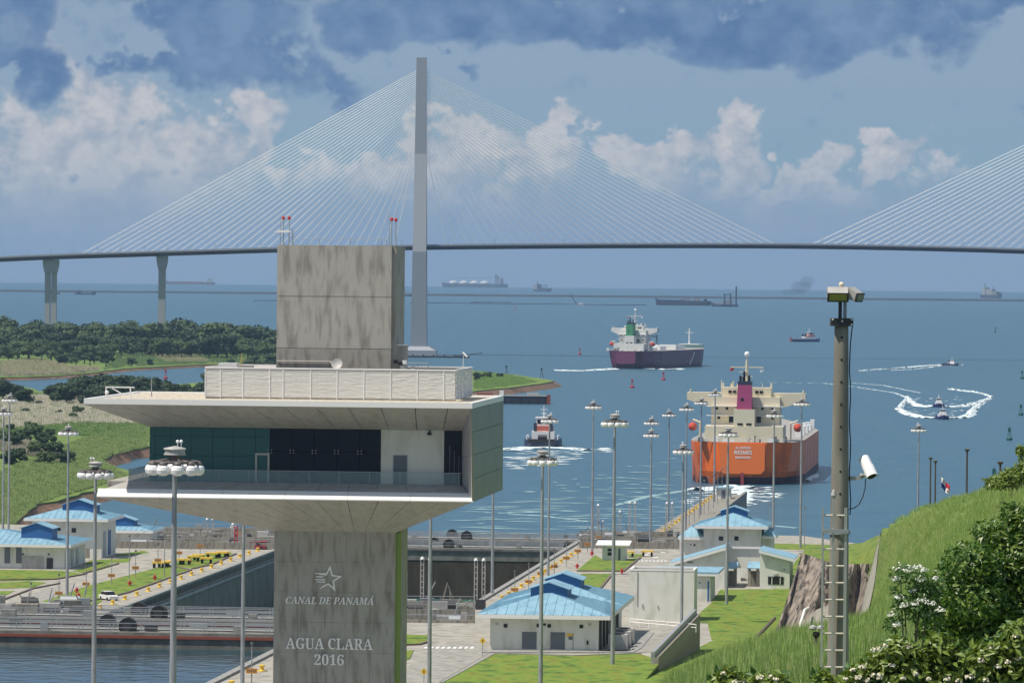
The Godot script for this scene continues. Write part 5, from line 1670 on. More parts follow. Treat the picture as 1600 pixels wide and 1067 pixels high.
	boxpart(rc, "base", Vector3(0, 0.4, 0), Vector3(1.8, 0.9, 1.4), M.red)
	# yellow diamond sign by the pump house
	for q in [[754, 1026, "yellow diamond warning sign at the road beside the pump house"], [662, 1076, "yellow diamond warning sign beside the road near the tower stem"]]:
		var s := thing("warning_sign", q[2], "sign", at(q[0], q[1], UPPER), -AXIS)
		b = MB.new()
		b.cyl(Vector3.ZERO, Vector3(0, 2.1, 0), 0.05, 0.05, 6)
		part(s, "post", b, M.steel)
		b = MB.new()
		b.box(Vector3(0, 1.9, 0.06), Vector3(0.6, 0.6, 0.05), Basis(Vector3.BACK, PI / 4))
		part(s, "plate", b, M.yellow)
		b = MB.new()
		b.box(Vector3(0, 1.9, 0.09), Vector3(0.1, 0.34, 0.02))
		part(s, "symbol", b, M.black)

# ---- the hill beside the camera: distance, then [photo x, photo y] of its surface there
const HILL := [
	[70.0, [[900, 1350], [1100, 1250], [1300, 1150], [1450, 1110], [1760, 1060]]],
	[98.0, [[900, 1290], [1100, 1190], [1300, 1098], [1450, 1065], [1760, 1010]]],
	[130.0, [[900, 1230], [1060, 1125], [1150, 1082], [1300, 1050], [1450, 1025], [1600, 985], [1760, 960]]],
	[190.0, [[900, 1210], [1060, 1092], [1130, 1054], [1230, 1018], [1300, 1010], [1400, 1000], [1500, 960], [1600, 925], [1760, 880]]],
	[250.0, [[900, 1210], [1060, 1070], [1130, 1041], [1230, 1001], [1300, 989], [1400, 962], [1500, 905], [1600, 850], [1760, 800]]],
	[330.0, [[900, 1400], [1060, 1230], [1200, 1090], [1300, 1010], [1400, 938], [1450, 893], [1500, 850], [1560, 798], [1600, 757], [1650, 742], [1760, 742]]],
	[360.0, [[900, 1410], [1060, 1240], [1230, 1080], [1330, 998], [1400, 932], [1450, 880], [1500, 832], [1540, 790], [1572, 762], [1620, 753], [1760, 756]]],
	[400.0, [[900, 1420], [1060, 1250], [1250, 1075], [1350, 985], [1400, 925], [1450, 865], [1500, 812], [1543, 768], [1600, 763], [1760, 770]]],
	[450.0, [[900, 1420], [1060, 1260], [1250, 1088], [1350, 985], [1400, 915], [1450, 846], [1480, 808], [1511, 775], [1560, 777], [1760, 788]]],
	[500.0, [[900, 1420], [1060, 1270], [1250, 1100], [1350, 985], [1400, 905], [1450, 828], [1480, 784], [1540, 786], [1760, 805]]],
	[550.0, [[900, 1420], [1100, 1265], [1255, 1125], [1348, 990], [1400, 895], [1430, 835], [1457, 790], [1510, 794], [1760, 812]]],
	[600.0, [[900, 1420], [1150, 1260], [1260, 1150], [1345, 995], [1400, 885], [1434, 797], [1480, 801], [1760, 820]]],
	[650.0, [[900, 1370], [1200, 1200], [1290, 1120], [1345, 990], [1375, 905], [1395, 838], [1408, 809], [1460, 813], [1760, 830]]],
	[700.0, [[900, 1320], [1250, 1140], [1310, 1090], [1345, 985], [1365, 905], [1383, 826], [1430, 824], [1760, 840]]],
	[735.0, [[900, 1310], [1250, 1115], [1318, 1070], [1346, 985], [1362, 905], [1374, 848], [1386, 827], [1430, 830], [1760, 850]]],
	[770.0, [[900, 1300], [1250, 1090], [1325, 1050], [1348, 985], [1364, 905], [1378, 846], [1395, 834], [1430, 836], [1760, 862]]],
	[820.0, [[900, 1250], [1250, 1060], [1342, 1030], [1356, 985], [1368, 905], [1380, 862], [1392, 840], [1430, 842], [1760, 866]]],
	[832.0, [[900, 1200], [1240, 1030], [1248, 960], [1258, 885], [1266, 872], [1285, 880], [1345, 876], [1375, 850], [1400, 838], [1760, 866]]],
	[872.0, [[900, 1180], [1242, 1000], [1252, 900], [1271, 853], [1325, 847], [1360, 838], [1383, 834], [1760, 862]]],
	[950.0, [[900, 1120], [1248, 960], [1262, 872], [1300, 868], [1383, 872], [1760, 882]]],
	[1100.0, [[900, 1100], [1240, 930], [1760, 920]]]]
func hill_py(k: int, px: float) -> float:
	var a: Array = HILL[k][1]
	if px <= a[0][0]: return a[0][1]
	for i in a.size() - 1:
		if px <= a[i + 1][0]:
			var t: float = (px - a[i][0]) / (a[i + 1][0] - a[i][0])
			return lerpf(a[i][1], a[i + 1][1], t)
	return a[-1][1]
func crest(d: float) -> float:
	var a := [[330, 1600], [360, 1572], [400, 1543], [450, 1511], [500, 1480], [550, 1457], [600, 1434], [650, 1408], [700, 1383]]
	for q in a:
		if absf(q[0] - d) < 0.5: return q[1]
	return 1383.0
func hill_at(d: float, px: float) -> Vector3:
	var k := 0
	while k < HILL.size() - 2 and HILL[k + 1][0] < d: k += 1
	var d0: float = HILL[k][0]
	var d1: float = HILL[k + 1][0]
	var t := clampf((d - d0) / (d1 - d0), 0, 1)
	var c0 := crest(d0)
	var c1 := crest(d1)
	var xa := px
	var xb := px
	if d0 >= 329 and d1 <= 701:      # slide along with the crest so that the skyline stays smooth
		var c := lerpf(c0, c1, t)
		var w := smoothstep(1330.0, minf(c, 1420.0), px)
		xa += (c0 - c) * w
		xb += (c1 - c) * w
	var p0 := dp(px, hill_py(k, xa), d0)
	var p1 := dp(px, hill_py(k + 1, xb), d1)
	var q := dp(px, 500, d)
	var nx := sin(q.x * 0.35 + d * 0.05) * 0.12 + sin(q.x * 0.9 - d * 0.11) * 0.08
	return Vector3(q.x, lerpf(p0.y, p1.y, t) + nx * clampf(d / 150.0, 0.2, 1.2), -d)

func make_hill() -> void:
	var ds := []
	var d := 70.0
	while d < 1100:
		ds.append(d)
		d *= 1.035
	ds.append(1100.0)
	var nx := 130
	var P := []
	for i in ds.size():
		var row := PackedVector3Array()
		for j in nx + 1: row.push_back(hill_at(ds[i], 900.0 + 860.0 * j / nx))
		P.append(row)
	var b := MB.new()
	var nrm := func(i: int, j: int) -> Vector3:
		var i0: int = max(i - 1, 0)
		var i1: int = min(i + 1, ds.size() - 1)
		var j0: int = max(j - 1, 0)
		var j1: int = min(j + 1, nx)
		return (P[i][j1] - P[i][j0]).cross(P[i1][j] - P[i0][j]).normalized()
	for i in ds.size() - 1:
		for j in nx:
			b.quadn(P[i][j], P[i][j + 1], P[i + 1][j + 1], P[i + 1][j], nrm.call(i, j), nrm.call(i, j + 1), nrm.call(i + 1, j + 1), nrm.call(i + 1, j))
	struct("hill", b, M.hill)
	# drainage channel laid on the slope beside the rock
	var ch := MB.new()
	var prev := []
	for k in 12:
		var u := k / 11.0
		var dd := lerpf(600.0, 800.0, u)
		var a := hill_at(dd, lerpf(1326.0, 1375.0, u)) + Vector3(0, 0.35, 0)
		var c := hill_at(dd, lerpf(1362.0, 1394.0, u)) + Vector3(0, 0.35, 0)
		if k > 0:
			ch.quad(prev[0], prev[1], c, a)
			ch.quad(prev[0] + Vector3(0, -1, 0), prev[0], a, a + Vector3(0, -1, 0))
		prev = [a, c]
	struct("drainage_channel", ch, M.concrete)
	# rock face
	var f := FastNoiseLite.new()
	f.seed = 5
	f.frequency = 0.09
	f.fractal_octaves = 4
	var f2 := FastNoiseLite.new()
	f2.seed = 9
	f2.frequency = 0.35
	f2.fractal_octaves = 3
	var NU := 70
	var NV := 46
	var G := []
	for i in NU + 1:
		var row := PackedVector3Array()
		for j in NV + 1:
			var u := float(i) / NU
			var w := float(j) / NV
			var xb := lerpf(1200, 1346, u)
			var xt := lerpf(1253, 1380, u)
			var yb := 1012.0
			var yt := lerpf(864, 881, clampf(u * 2.4, 0, 1))
			var ease := pow(w, 0.85)
			var px := lerpf(xb, xt, ease)
			var py := lerpf(yb, yt, w)
			var dd := lerpf(798.0, 826.0, w) + 5.0 * pow(1 - u, 3) - 5.0 * sin(u * PI)
			var ang := u * 24.0 + w * 3.0
			dd += f.get_noise_2d(ang * 2.0, w * 5.0) * 9.0 + f2.get_noise_2d(ang * 1.2, w * 6.0) * 1.3
			row.push_back(dp(px, py, dd))
		G.append(row)
	var rk := MB.new()
	for i in NU:
		for j in NV:
			var nn := []
			for q in [[i, j], [i + 1, j], [i + 1, j + 1], [i, j + 1]]:
				var a0: int = max(q[0] - 1, 0)
				var a1: int = min(q[0] + 1, NU)
				var e0: int = max(q[1] - 1, 0)
				var e1: int = min(q[1] + 1, NV)
				nn.append((G[a1][q[1]] - G[a0][q[1]]).cross(G[q[0]][e1] - G[q[0]][e0]).normalized())
			rk.quadn(G[i][j], G[i + 1][j], G[i + 1][j + 1], G[i][j + 1], nn[0], nn[1], nn[2], nn[3])
	for i in NU:      # its top runs back into the hill
		var back := Vector3(0, -0.6, -9)
		rk.quad(G[i][NV], G[i + 1][NV], G[i + 1][NV] + back, G[i][NV] + back)
	var o := thing("rock_face", "weathered grey rock face at the edge of the lawn below the grassy hill", "rock")
	part(o, "rock", rk, world_tex(mat(lin(0.34, 0.31, 0.28), 0.95), noise_tex(71, 0.02, [[0.0, Color(0.2, 0.19, 0.2)], [0.36, Color(0.45, 0.43, 0.43)], [0.56, Color(0.9, 0.87, 0.85)], [1.0, Color(1, 0.97, 0.92)]], 512, 5), Vector3(0.05, 0.016, 0.03)))
	var bo := MB.new()
	for i in 10:
		for j in 8:
			var q := func(a: float, c: float) -> Vector3:
				var e := f.get_noise_2d(a * 9 + 40, c * 9) * 0.8
				var aa := a * PI
				return dp(lerpf(1244, 1352, a), lerpf(1012, 1012 - 66 * pow(sin(aa), 0.5), c), 792 + c * 9 - sin(aa) * 4 + e)
			bo.quad(q.call(i / 10.0, j / 8.0), q.call((i + 1) / 10.0, j / 8.0), q.call((i + 1) / 10.0, (j + 1) / 8.0), q.call(i / 10.0, (j + 1) / 8.0))
	part(o, "buttress", bo, M.dark_concrete)
	var dr := MB.new()
	dr.tube([dp(1243, 1008, 787), dp(1252, 972, 791), dp(1258, 953, 795), dp(1264, 950, 797)], 0.22, 6)
	part(o, "drain_pipe", dr, M.lip_white)
	var lg := thing("wooden_beam", "dark wooden beam leaning on the lawn beside the rock face", "beam")
	dr = MB.new()
	dr.cyl(dp(1176, 1003, 780), dp(1211, 966, 802), 0.28, 0.28, 6)
	part(lg, "beam", dr, M.bark)
	# grass on the near slope
	var tuft := MB.new()
	for k in 7:
		var a := TAU * k / 7.0 + 0.3
		var ln := 0.3 + 0.16 * (k % 3)
		var q := Vector3(cos(a), 0, sin(a)) * 0.07
		var side := Vector3(-sin(a), 0, cos(a)) * 0.014
		var tip := q + Vector3(cos(a) * 0.13, ln, sin(a) * 0.13)
		tuft.tri(q - side, q + side, tip)
	var tm := tuft.mesh()
	var cols := [lin(0.24, 0.36, 0.085), lin(0.36, 0.42, 0.17), lin(0.17, 0.29, 0.05)]
	for c in 3:
		var mm := MultiMesh.new()
		mm.transform_format = MultiMesh.TRANSFORM_3D
		mm.mesh = tm
		var xs := []
		for i in 36000:
			var u := rng.randf()
			var dd := 98.0 * pow(7.0, u)
			var px := rng.randf_range(1010, 1640)
			var p := hill_at(dd, px)
			var sc := rng.randf_range(0.7, 1.5) * (1.0 if dd < 240 else 0.75)
			xs.append(Transform3D(Basis(Vector3.UP, rng.randf() * 6.0).scaled(Vector3(sc, sc * rng.randf_range(0.7, 1.1), sc)), p - Vector3(0, 0.03, 0)))
		mm.instance_count = xs.size()
		for i in xs.size(): mm.set_instance_transform(i, xs[i])
		var mi := MultiMeshInstance3D.new()
		mi.name = numbered("hill_grass")
		mi.multimesh = mm
		var gm := mat(cols[c], 0.8)
		gm.backlight_enabled = true
		gm.backlight = Color(0.25, 0.3, 0.1)
		mi.material_override = gm
		add_child(mi)
		tag(mi, ["long fresh green grass covering the near hillside", "pale yellowish grass blades mixed over the hillside", "darker green grass blades mixed over the hillside"][c], "grass", "", "stuff")

# ---- trees
func crown_mesh(sd: int, R: float, H: float, n: int, leaf: float, lobes := 9) -> ArrayMesh:
	var r := RandomNumberGenerator.new()
	r.seed = sd
	var L := []
	for i in lobes:
		var a := r.randf() * TAU
		var q := sqrt(r.randf()) * 0.66
		var hh := r.randf_range(0.3, 0.86) * (1.0 - 0.25 * q)
		L.append([Vector3(cos(a) * q * R, hh * H, sin(a) * q * R), R * r.randf_range(0.3, 0.52)])
	var b := MB.new()
	for i in n:
		var l: Array = L[i % lobes]
		var dir := Vector3(r.randfn(), r.randfn() * 0.8, r.randfn()).normalized()
		var p: Vector3 = l[0] + dir * l[1] * pow(r.randf(), 0.35) * Vector3(1, 0.62, 1)
		var nn := (dir + Vector3(r.randfn(), r.randfn() + 0.7, r.randfn()) * 0.5).normalized()
		var t := nn.cross(Vector3(r.randfn(), r.randfn(), r.randfn())).normalized()
		var s := nn.cross(t)
		var z := leaf * r.randf_range(0.6, 1.3)
		b.tri(p - t * z * 0.5 - s * z * 0.3, p + t * z * 0.55, p + s * z * 0.6)
		b.tri(p - t * z * 0.5 - s * z * 0.3, p + s * z * 0.6, p - t * z * 0.6 + s * z * 0.2)
	return b.mesh()
var trunk_mesh: ArrayMesh
func make_trees() -> void:
	var tk := MB.new()
	tk.lathe(Vector3.ZERO, [[0.55, -1.0], [0.42, 2.0], [0.34, 6.0], [0.16, 11.0]], 7)
	for a in 5: tk.cyl(Vector3(0, 4.5 + a, 0), Vector3(cos(a * 1.3) * 4, 9.5 + a * 0.6, sin(a * 1.3) * 4), 0.2, 0.08, 5, false)
	trunk_mesh = tk.mesh()
	var crowns := []
	for i in 5: crowns.append(crown_mesh(100 + i, 8.0, 14.0, 2600, 1.1, 9 + i))
	var greens := [mat(lin(0.026, 0.055, 0.018), 0.8), mat(lin(0.038, 0.075, 0.024), 0.8), mat(lin(0.065, 0.105, 0.032), 0.8)]
	var tree := func(px: float, d: float, ytop: float, called: String, label: String, grp: String, k: int) -> void:
		var base := sea_at(px, d, 2.6)
		var top := dp(px, ytop, d).y
		var h := maxf(top - base.y, 4.0)
		var o := thing(called, label, "tree", base, rng.randf() * 6.0, grp)
		inst(o, "trunk", trunk_mesh, M.bark, Vector3.ZERO, Basis.from_scale(Vector3(h / 15, h / 15.5, h / 15)))
		var w := h / 15.0 * rng.randf_range(0.95, 1.35)
		inst(o, "crown", crowns[rng.randi() % 5], greens[k], Vector3.ZERO, Basis.from_scale(Vector3(w, h / 14.6, w)))
	var line := [[-60, 488], [0, 488], [45, 494], [90, 506], [120, 500], [150, 503], [185, 489], [210, 496], [240, 498], [268, 494], [300, 499], [330, 495], [365, 502], [400, 506], [440, 503], [520, 508]]
	var top_at := func(px: float) -> float:
		for i in line.size() - 1:
			if px <= line[i + 1][0]: return lerpf(line[i][1], line[i + 1][1], (px - line[i][0]) / float(line[i + 1][0] - line[i][0]))
		return 505.0
	var x := -50.0
	while x < 470:
		tree.call(x, 3830 + rng.randf_range(-60, 60), top_at.call(x) + rng.randf_range(-9, 9), "woodland_tree", "dark tree at the back of the wood below the bridge", "trees of the wood below the bridge", rng.randi() % 3)
		x += rng.randf_range(11, 19)
	x = -50.0
	while x < 470:
		tree.call(x, 3640 + rng.randf_range(-60, 60), top_at.call(x) + rng.randf_range(8, 28), "woodland_tree", "tree in the middle of the wood below the bridge", "trees of the wood below the bridge", rng.randi() % 3)
		x += rng.randf_range(13, 18)
	x = -50.0
	while x < 180:
		tree.call(x, 3480 + rng.randf_range(-40, 40), 532 + rng.randf_range(-8, 8), "woodland_tree", "tree at the front of the wood behind the pale reeds", "trees of the wood below the bridge", 1 + rng.randi() % 2)
		x += rng.randf_range(14, 20)
	for q in [[96, 548], [118, 540], [140, 545], [165, 541], [205, 556], [235, 558], [360, 558], [395, 552], [425, 549], [442, 552]]:
		tree.call(q[0], 3330.0, q[1], "woodland_tree", "low tree on the water's edge before the wood", "trees of the wood below the bridge", rng.randi() % 2)
	for q in [[88, 594, 2440], [104, 586, 2400], [122, 580, 2460], [140, 579, 2420], [160, 573, 2480], [180, 573, 2400], [200, 576, 2460], [222, 577, 2420], [244, 582, 2480], [264, 590, 2420], [284, 592, 2460], [300, 597, 2440], [150, 592, 2360], [190, 594, 2350], [230, 597, 2360]]:
		tree.call(q[0], float(q[2]), q[1], "shore_tree", "dense dark tree in the clump between lagoon and control tower roof", "trees of the clump by the lagoon", 0)
	for q in [[4, 588, 2420], [22, 593, 2450], [36, 600, 2400], [-14, 584, 2420]]:
		tree.call(q[0], float(q[2]), q[1], "shore_tree", "dark tree of the small group beside the lagoon, near the tall lamp masts", "trees of the group by the lagoon", 0)
	for q in [[318, 592, 2560], [330, 578, 2700], [352, 570, 2800], [372, 560, 2900], [395, 556, 2950], [412, 560, 2900], [430, 556, 2950]]:
		tree.call(q[0], float(q[2]), q[1], "shore_tree", "dark tree behind the plant screen of the control tower", "trees behind the control tower", 0)
	# shrubs in the meadow
	var sh := [crown_mesh(201, 3.0, 4.0, 1100, 0.55, 8), crown_mesh(202, 3.0, 4.0, 1100, 0.55, 7)]
	var n := 0
	for q in [[40, 690, 3.2], [20, 700, 3.6], [58, 684, 3.4], [70, 700, 3.6], [85, 712, 3.4], [50, 712, 3.4], [30, 722, 3.2], [95, 726, 3.0], [68, 726, 3.0], [10, 726, 3.0], [110, 722, 2.4], [45, 672, 2.4], [75, 682, 2.2], [120, 648, 2.6], [112, 655, 2.0], [90, 648, 1.6], [40, 646, 1.8], [150, 640, 2.0], [60, 634, 1.8], [15, 672, 1.8], [2, 690, 3.0], [748, 594, 3.0], [780, 590, 2.0], [762, 590, 2.4]]:
		var o := thing("shrub", "dark leafy shrub in the shore meadow" if q[0] < 500 else "dark leafy shrub on the grassy point behind the tower deck", "shrub", at(q[0], q[1], 3.0), rng.randf() * 6, "meadow shrubs")
		inst(o, "foliage", sh[n % 2], greens[(n % 3)], Vector3(0, -0.5, 0), Basis.from_scale(Vector3.ONE * q[2] * 0.42))
		n += 1

func land(called: String, pts: Array, h: float, m: Material) -> void:
	var q := PackedVector3Array()
	# densify and roughen the outline
	for i in pts.size():
		var a := at(pts[i][0], pts[i][1], h)
		var c := at(pts[(i + 1) % pts.size()][0], pts[(i + 1) % pts.size()][1], h)
		var k: int = clampi(int(a.distance_to(c) / 14.0), 1, 40)
		for j in k:
			var p := a.lerp(c, float(j) / k)
			if j > 0: p += Vector3(rng.randf_range(-1.6, 1.6), 0, rng.randf_range(-3, 3))
			q.push_back(p)
	var b := MB.new()
	b.slab(q, 0.5)
	struct(called, b, m)
	var q2 := PackedVector2Array()
	for p in q: q2.push_back(Vector2(p.x, p.z))
	var cw := Geometry2D.is_polygon_clockwise(q2)
	var e := MB.new()
	var k := q.size()
	var off := PackedVector3Array()
	for i in k:
		var t := (q[(i + 1) % k] - q[(i - 1 + k) % k]).normalized()
		var o := Vector3(t.z, 0, -t.x) * (1.0 if not cw else -1.0)
		off.push_back(q[i] + o * rng.randf_range(-6.5, -3.0) * -1.0 * 1.0 + Vector3(0, -h - 0.8, 0))
	for i in k:
		var j := (i + 1) % k
		var ta := q[i] + Vector3(0, -0.42, 0)
		var tb := q[j] + Vector3(0, -0.42, 0)
		if cw: e.quad(ta, tb, off[j], off[i])
		else: e.quad(tb, ta, off[i], off[j])
	struct("bank", e, M.earth)

func make_land() -> void:
	land("meadow", [[-140, 860], [0, 836], [35, 803], [56, 787], [105, 777], [146, 767], [198, 746], [204, 736], [165, 726], [152, 718], [175, 710], [229, 698], [330, 678], [480, 648], [640, 623], [742, 611], [800, 605], [848, 599], [866, 594.5], [845, 591], [800, 585], [742, 579], [640, 579], [520, 584], [440, 591], [330, 596], [240, 603], [190, 605], [150, 610], [60, 611], [35, 604], [10, 600], [-140, 604]], 3.0, M.meadow)
	land("woodland_floor", [[-140, 591], [40, 589], [100, 586], [150, 582], [190, 576], [300, 570], [440, 566], [560, 560], [560, 536], [-140, 534]], 1.6, M.meadow)
	# tall grass: green, and pale plumes
	var blade := func(hgt: float, spread: float, n: int, wd: float) -> ArrayMesh:
		var b := MB.new()
		for k in n:
			var a := TAU * k / n + 0.4 * k
			var q := Vector3(cos(a), 0, sin(a)) * spread * 0.4
			var side := Vector3(-sin(a), 0, cos(a)) * wd
			b.tri(q - side, q + side, q + Vector3(cos(a) * spread, hgt * (0.7 + 0.1 * (k % 4)), sin(a) * spread))
		return b.mesh()
	var tall: ArrayMesh = blade.call(1.15, 0.7, 14, 0.06)
	var plume: ArrayMesh = blade.call(1.7, 0.6, 13, 0.06)
	var sets := [
		["meadow_grass", "tall green grass of the shore meadow", tall, lin(0.19, 0.26, 0.085), 17000, [[0, 836], [56, 787], [198, 746], [152, 718], [229, 698], [229, 660], [120, 690], [0, 740]]],
		["meadow_grass", "grass of the point behind the tower deck", tall, lin(0.15, 0.25, 0.06), 2500, [[742, 609], [800, 603], [840, 597], [800, 587], [742, 581]]],
		["pale_plume_grass", "pale plumed cane grass of the shore meadow", plume, lin(0.58, 0.53, 0.43), 10000, [[0, 672], [0, 622], [110, 618], [230, 645], [215, 664], [110, 662], [60, 668]]],
		["meadow_grass", "rank green grass among the pale plumes", tall, lin(0.13, 0.21, 0.06), 9000, [[0, 680], [0, 616], [120, 614], [235, 640], [229, 690], [110, 680]]],
		["pale_plume_grass", "pale plumed cane grass below the dark shrubs", plume, lin(0.33, 0.3, 0.23), 1600, [[0, 706], [0, 684], [40, 690], [105, 716], [105, 728], [40, 712]]],
		["pale_plume_grass", "pale reeds on the far side of the lagoon", plume, lin(0.4, 0.36, 0.24), 4000, [[0, 588], [0, 566], [60, 562], [110, 572], [155, 576], [150, 581], [100, 585]]],
		["meadow_grass", "green scrub on the far bank of the lagoon", tall, lin(0.12, 0.19, 0.07), 6000, [[160, 579], [190, 573], [300, 568], [430, 564], [430, 548], [330, 546], [200, 540], [180, 560]]],
		["pale_plume_grass", "pale grassy clearing before the wood", plume, lin(0.36, 0.34, 0.2), 1800, [[210, 548], [300, 556], [330, 566], [260, 566]]]]
	for s in sets:
		var poly := PackedVector2Array()
		for p in s[5]: poly.push_back(Vector2(p[0], p[1]))
		var lo := poly[0]
		var hi := poly[0]
		for p in poly:
			lo = lo.min(p)
			hi = hi.max(p)
		var xs := []
		var tries := 0
		while xs.size() < s[4] and tries < 200000:
			tries += 1
			var p := Vector2(rng.randf_range(lo.x, hi.x), rng.randf_range(lo.y, hi.y))
			if not Geometry2D.is_point_in_polygon(p, poly): continue
			if sin(p.x * 0.21 + 1.3 * sin(p.y * 0.33)) + sin(p.y * 0.5 + p.x * 0.07) < -0.5 and rng.randf() < 0.75: continue
			var sc := rng.randf_range(0.6, 1.25)
			xs.append(Transform3D(Basis(Vector3.UP, rng.randf() * 6).scaled(Vector3(sc * 1.4, sc, sc * 1.4)), at(p.x, p.y, 2.9)))
		var mm := MultiMesh.new()
		mm.transform_format = MultiMesh.TRANSFORM_3D
		mm.mesh = s[2]
		mm.instance_count = xs.size()
		for i in xs.size(): mm.set_instance_transform(i, xs[i])
		var mi := MultiMeshInstance3D.new()
		mi.name = numbered(s[0])
		mi.multimesh = mm
		mi.material_override = mat(s[3], 0.9)
		add_child(mi)
		tag(mi, s[1], "grass", "", "stuff")
	# shore path by the lagoon
	px_slab("path", [[52, 632], [70, 622], [98, 624], [92, 634]], 3.0, M.concrete, 0.15)

# ---- leafy foreground
func leaf_mass(lobes: Array, d: float, n: int, leaf: float, sd: int, droop := 0.0) -> MB:
	var r := RandomNumberGenerator.new()
	r.seed = sd
	var b := MB.new()
	var tot := 0.0
	for l in lobes: tot += l[2] * l[3]
	for l in lobes:
		var c := dp(l[0], l[1], d + (l[4] if l.size() > 4 else 0.0))
		var rx: float = l[2] * d / F
		var ry: float = l[3] * d / F
		for i in int(n * l[2] * l[3] / tot):
			var dir := Vector3(r.randfn(), r.randfn(), r.randfn()).normalized()
			var rr := pow(r.randf(), 0.4)
			var p := c + Vector3(dir.x * rx, dir.y * ry, dir.z * rx) * rr
			var out := (dir + Vector3(r.randfn(), r.randfn() + 0.5, r.randfn()) * 0.6).normalized()
			var along := (Vector3(r.randfn(), r.randfn() * 0.6 - droop, r.randfn())).normalized()
			along = (along - out * along.dot(out)).normalized()
			var s := out.cross(along) * leaf * 0.24 * r.randf_range(0.8, 1.2)
			var z := leaf * r.randf_range(0.7, 1.25)
			var tip := p + along * z - out * z * 0.12
			var m0 := p + along * z * 0.45
			b.tri(p, m0 + s + out * z * 0.08, m0 - out * z * 0.03); b.tri(m0 - out * z * 0.03, m0 + s + out * z * 0.08, tip)
			b.tri(p, m0 - out * z * 0.03, m0 - s + out * z * 0.08); b.tri(m0 - out * z * 0.03, tip, m0 - s + out * z * 0.08)
	return b
func blossoms(spots: Array, d: float, sd: int, sz: float, per: int) -> MB:
	var r := RandomNumberGenerator.new()
	r.seed = sd
	var b := MB.new()
	for q in spots:
		var c := dp(q[0], q[1], d + r.randf_range(-0.3, 0.3))
		var R: float = q[2] * d / F
		for i in per:
			var dir := Vector3(r.randfn(), absf(r.randfn()) * 0.7, r.randfn()).normalized()
			var p := c + dir * R * pow(r.randf(), 0.5)
			var t := dir.cross(Vector3(r.randfn(), r.randfn(), r.randfn())).normalized() * sz
			var s := dir.cross(t).normalized() * sz
			b.tri(p - t, p + s * 0.8, p + t); b.tri(p - t, p + t, p - s * 0.8 + dir * sz * 0.5)
	return b
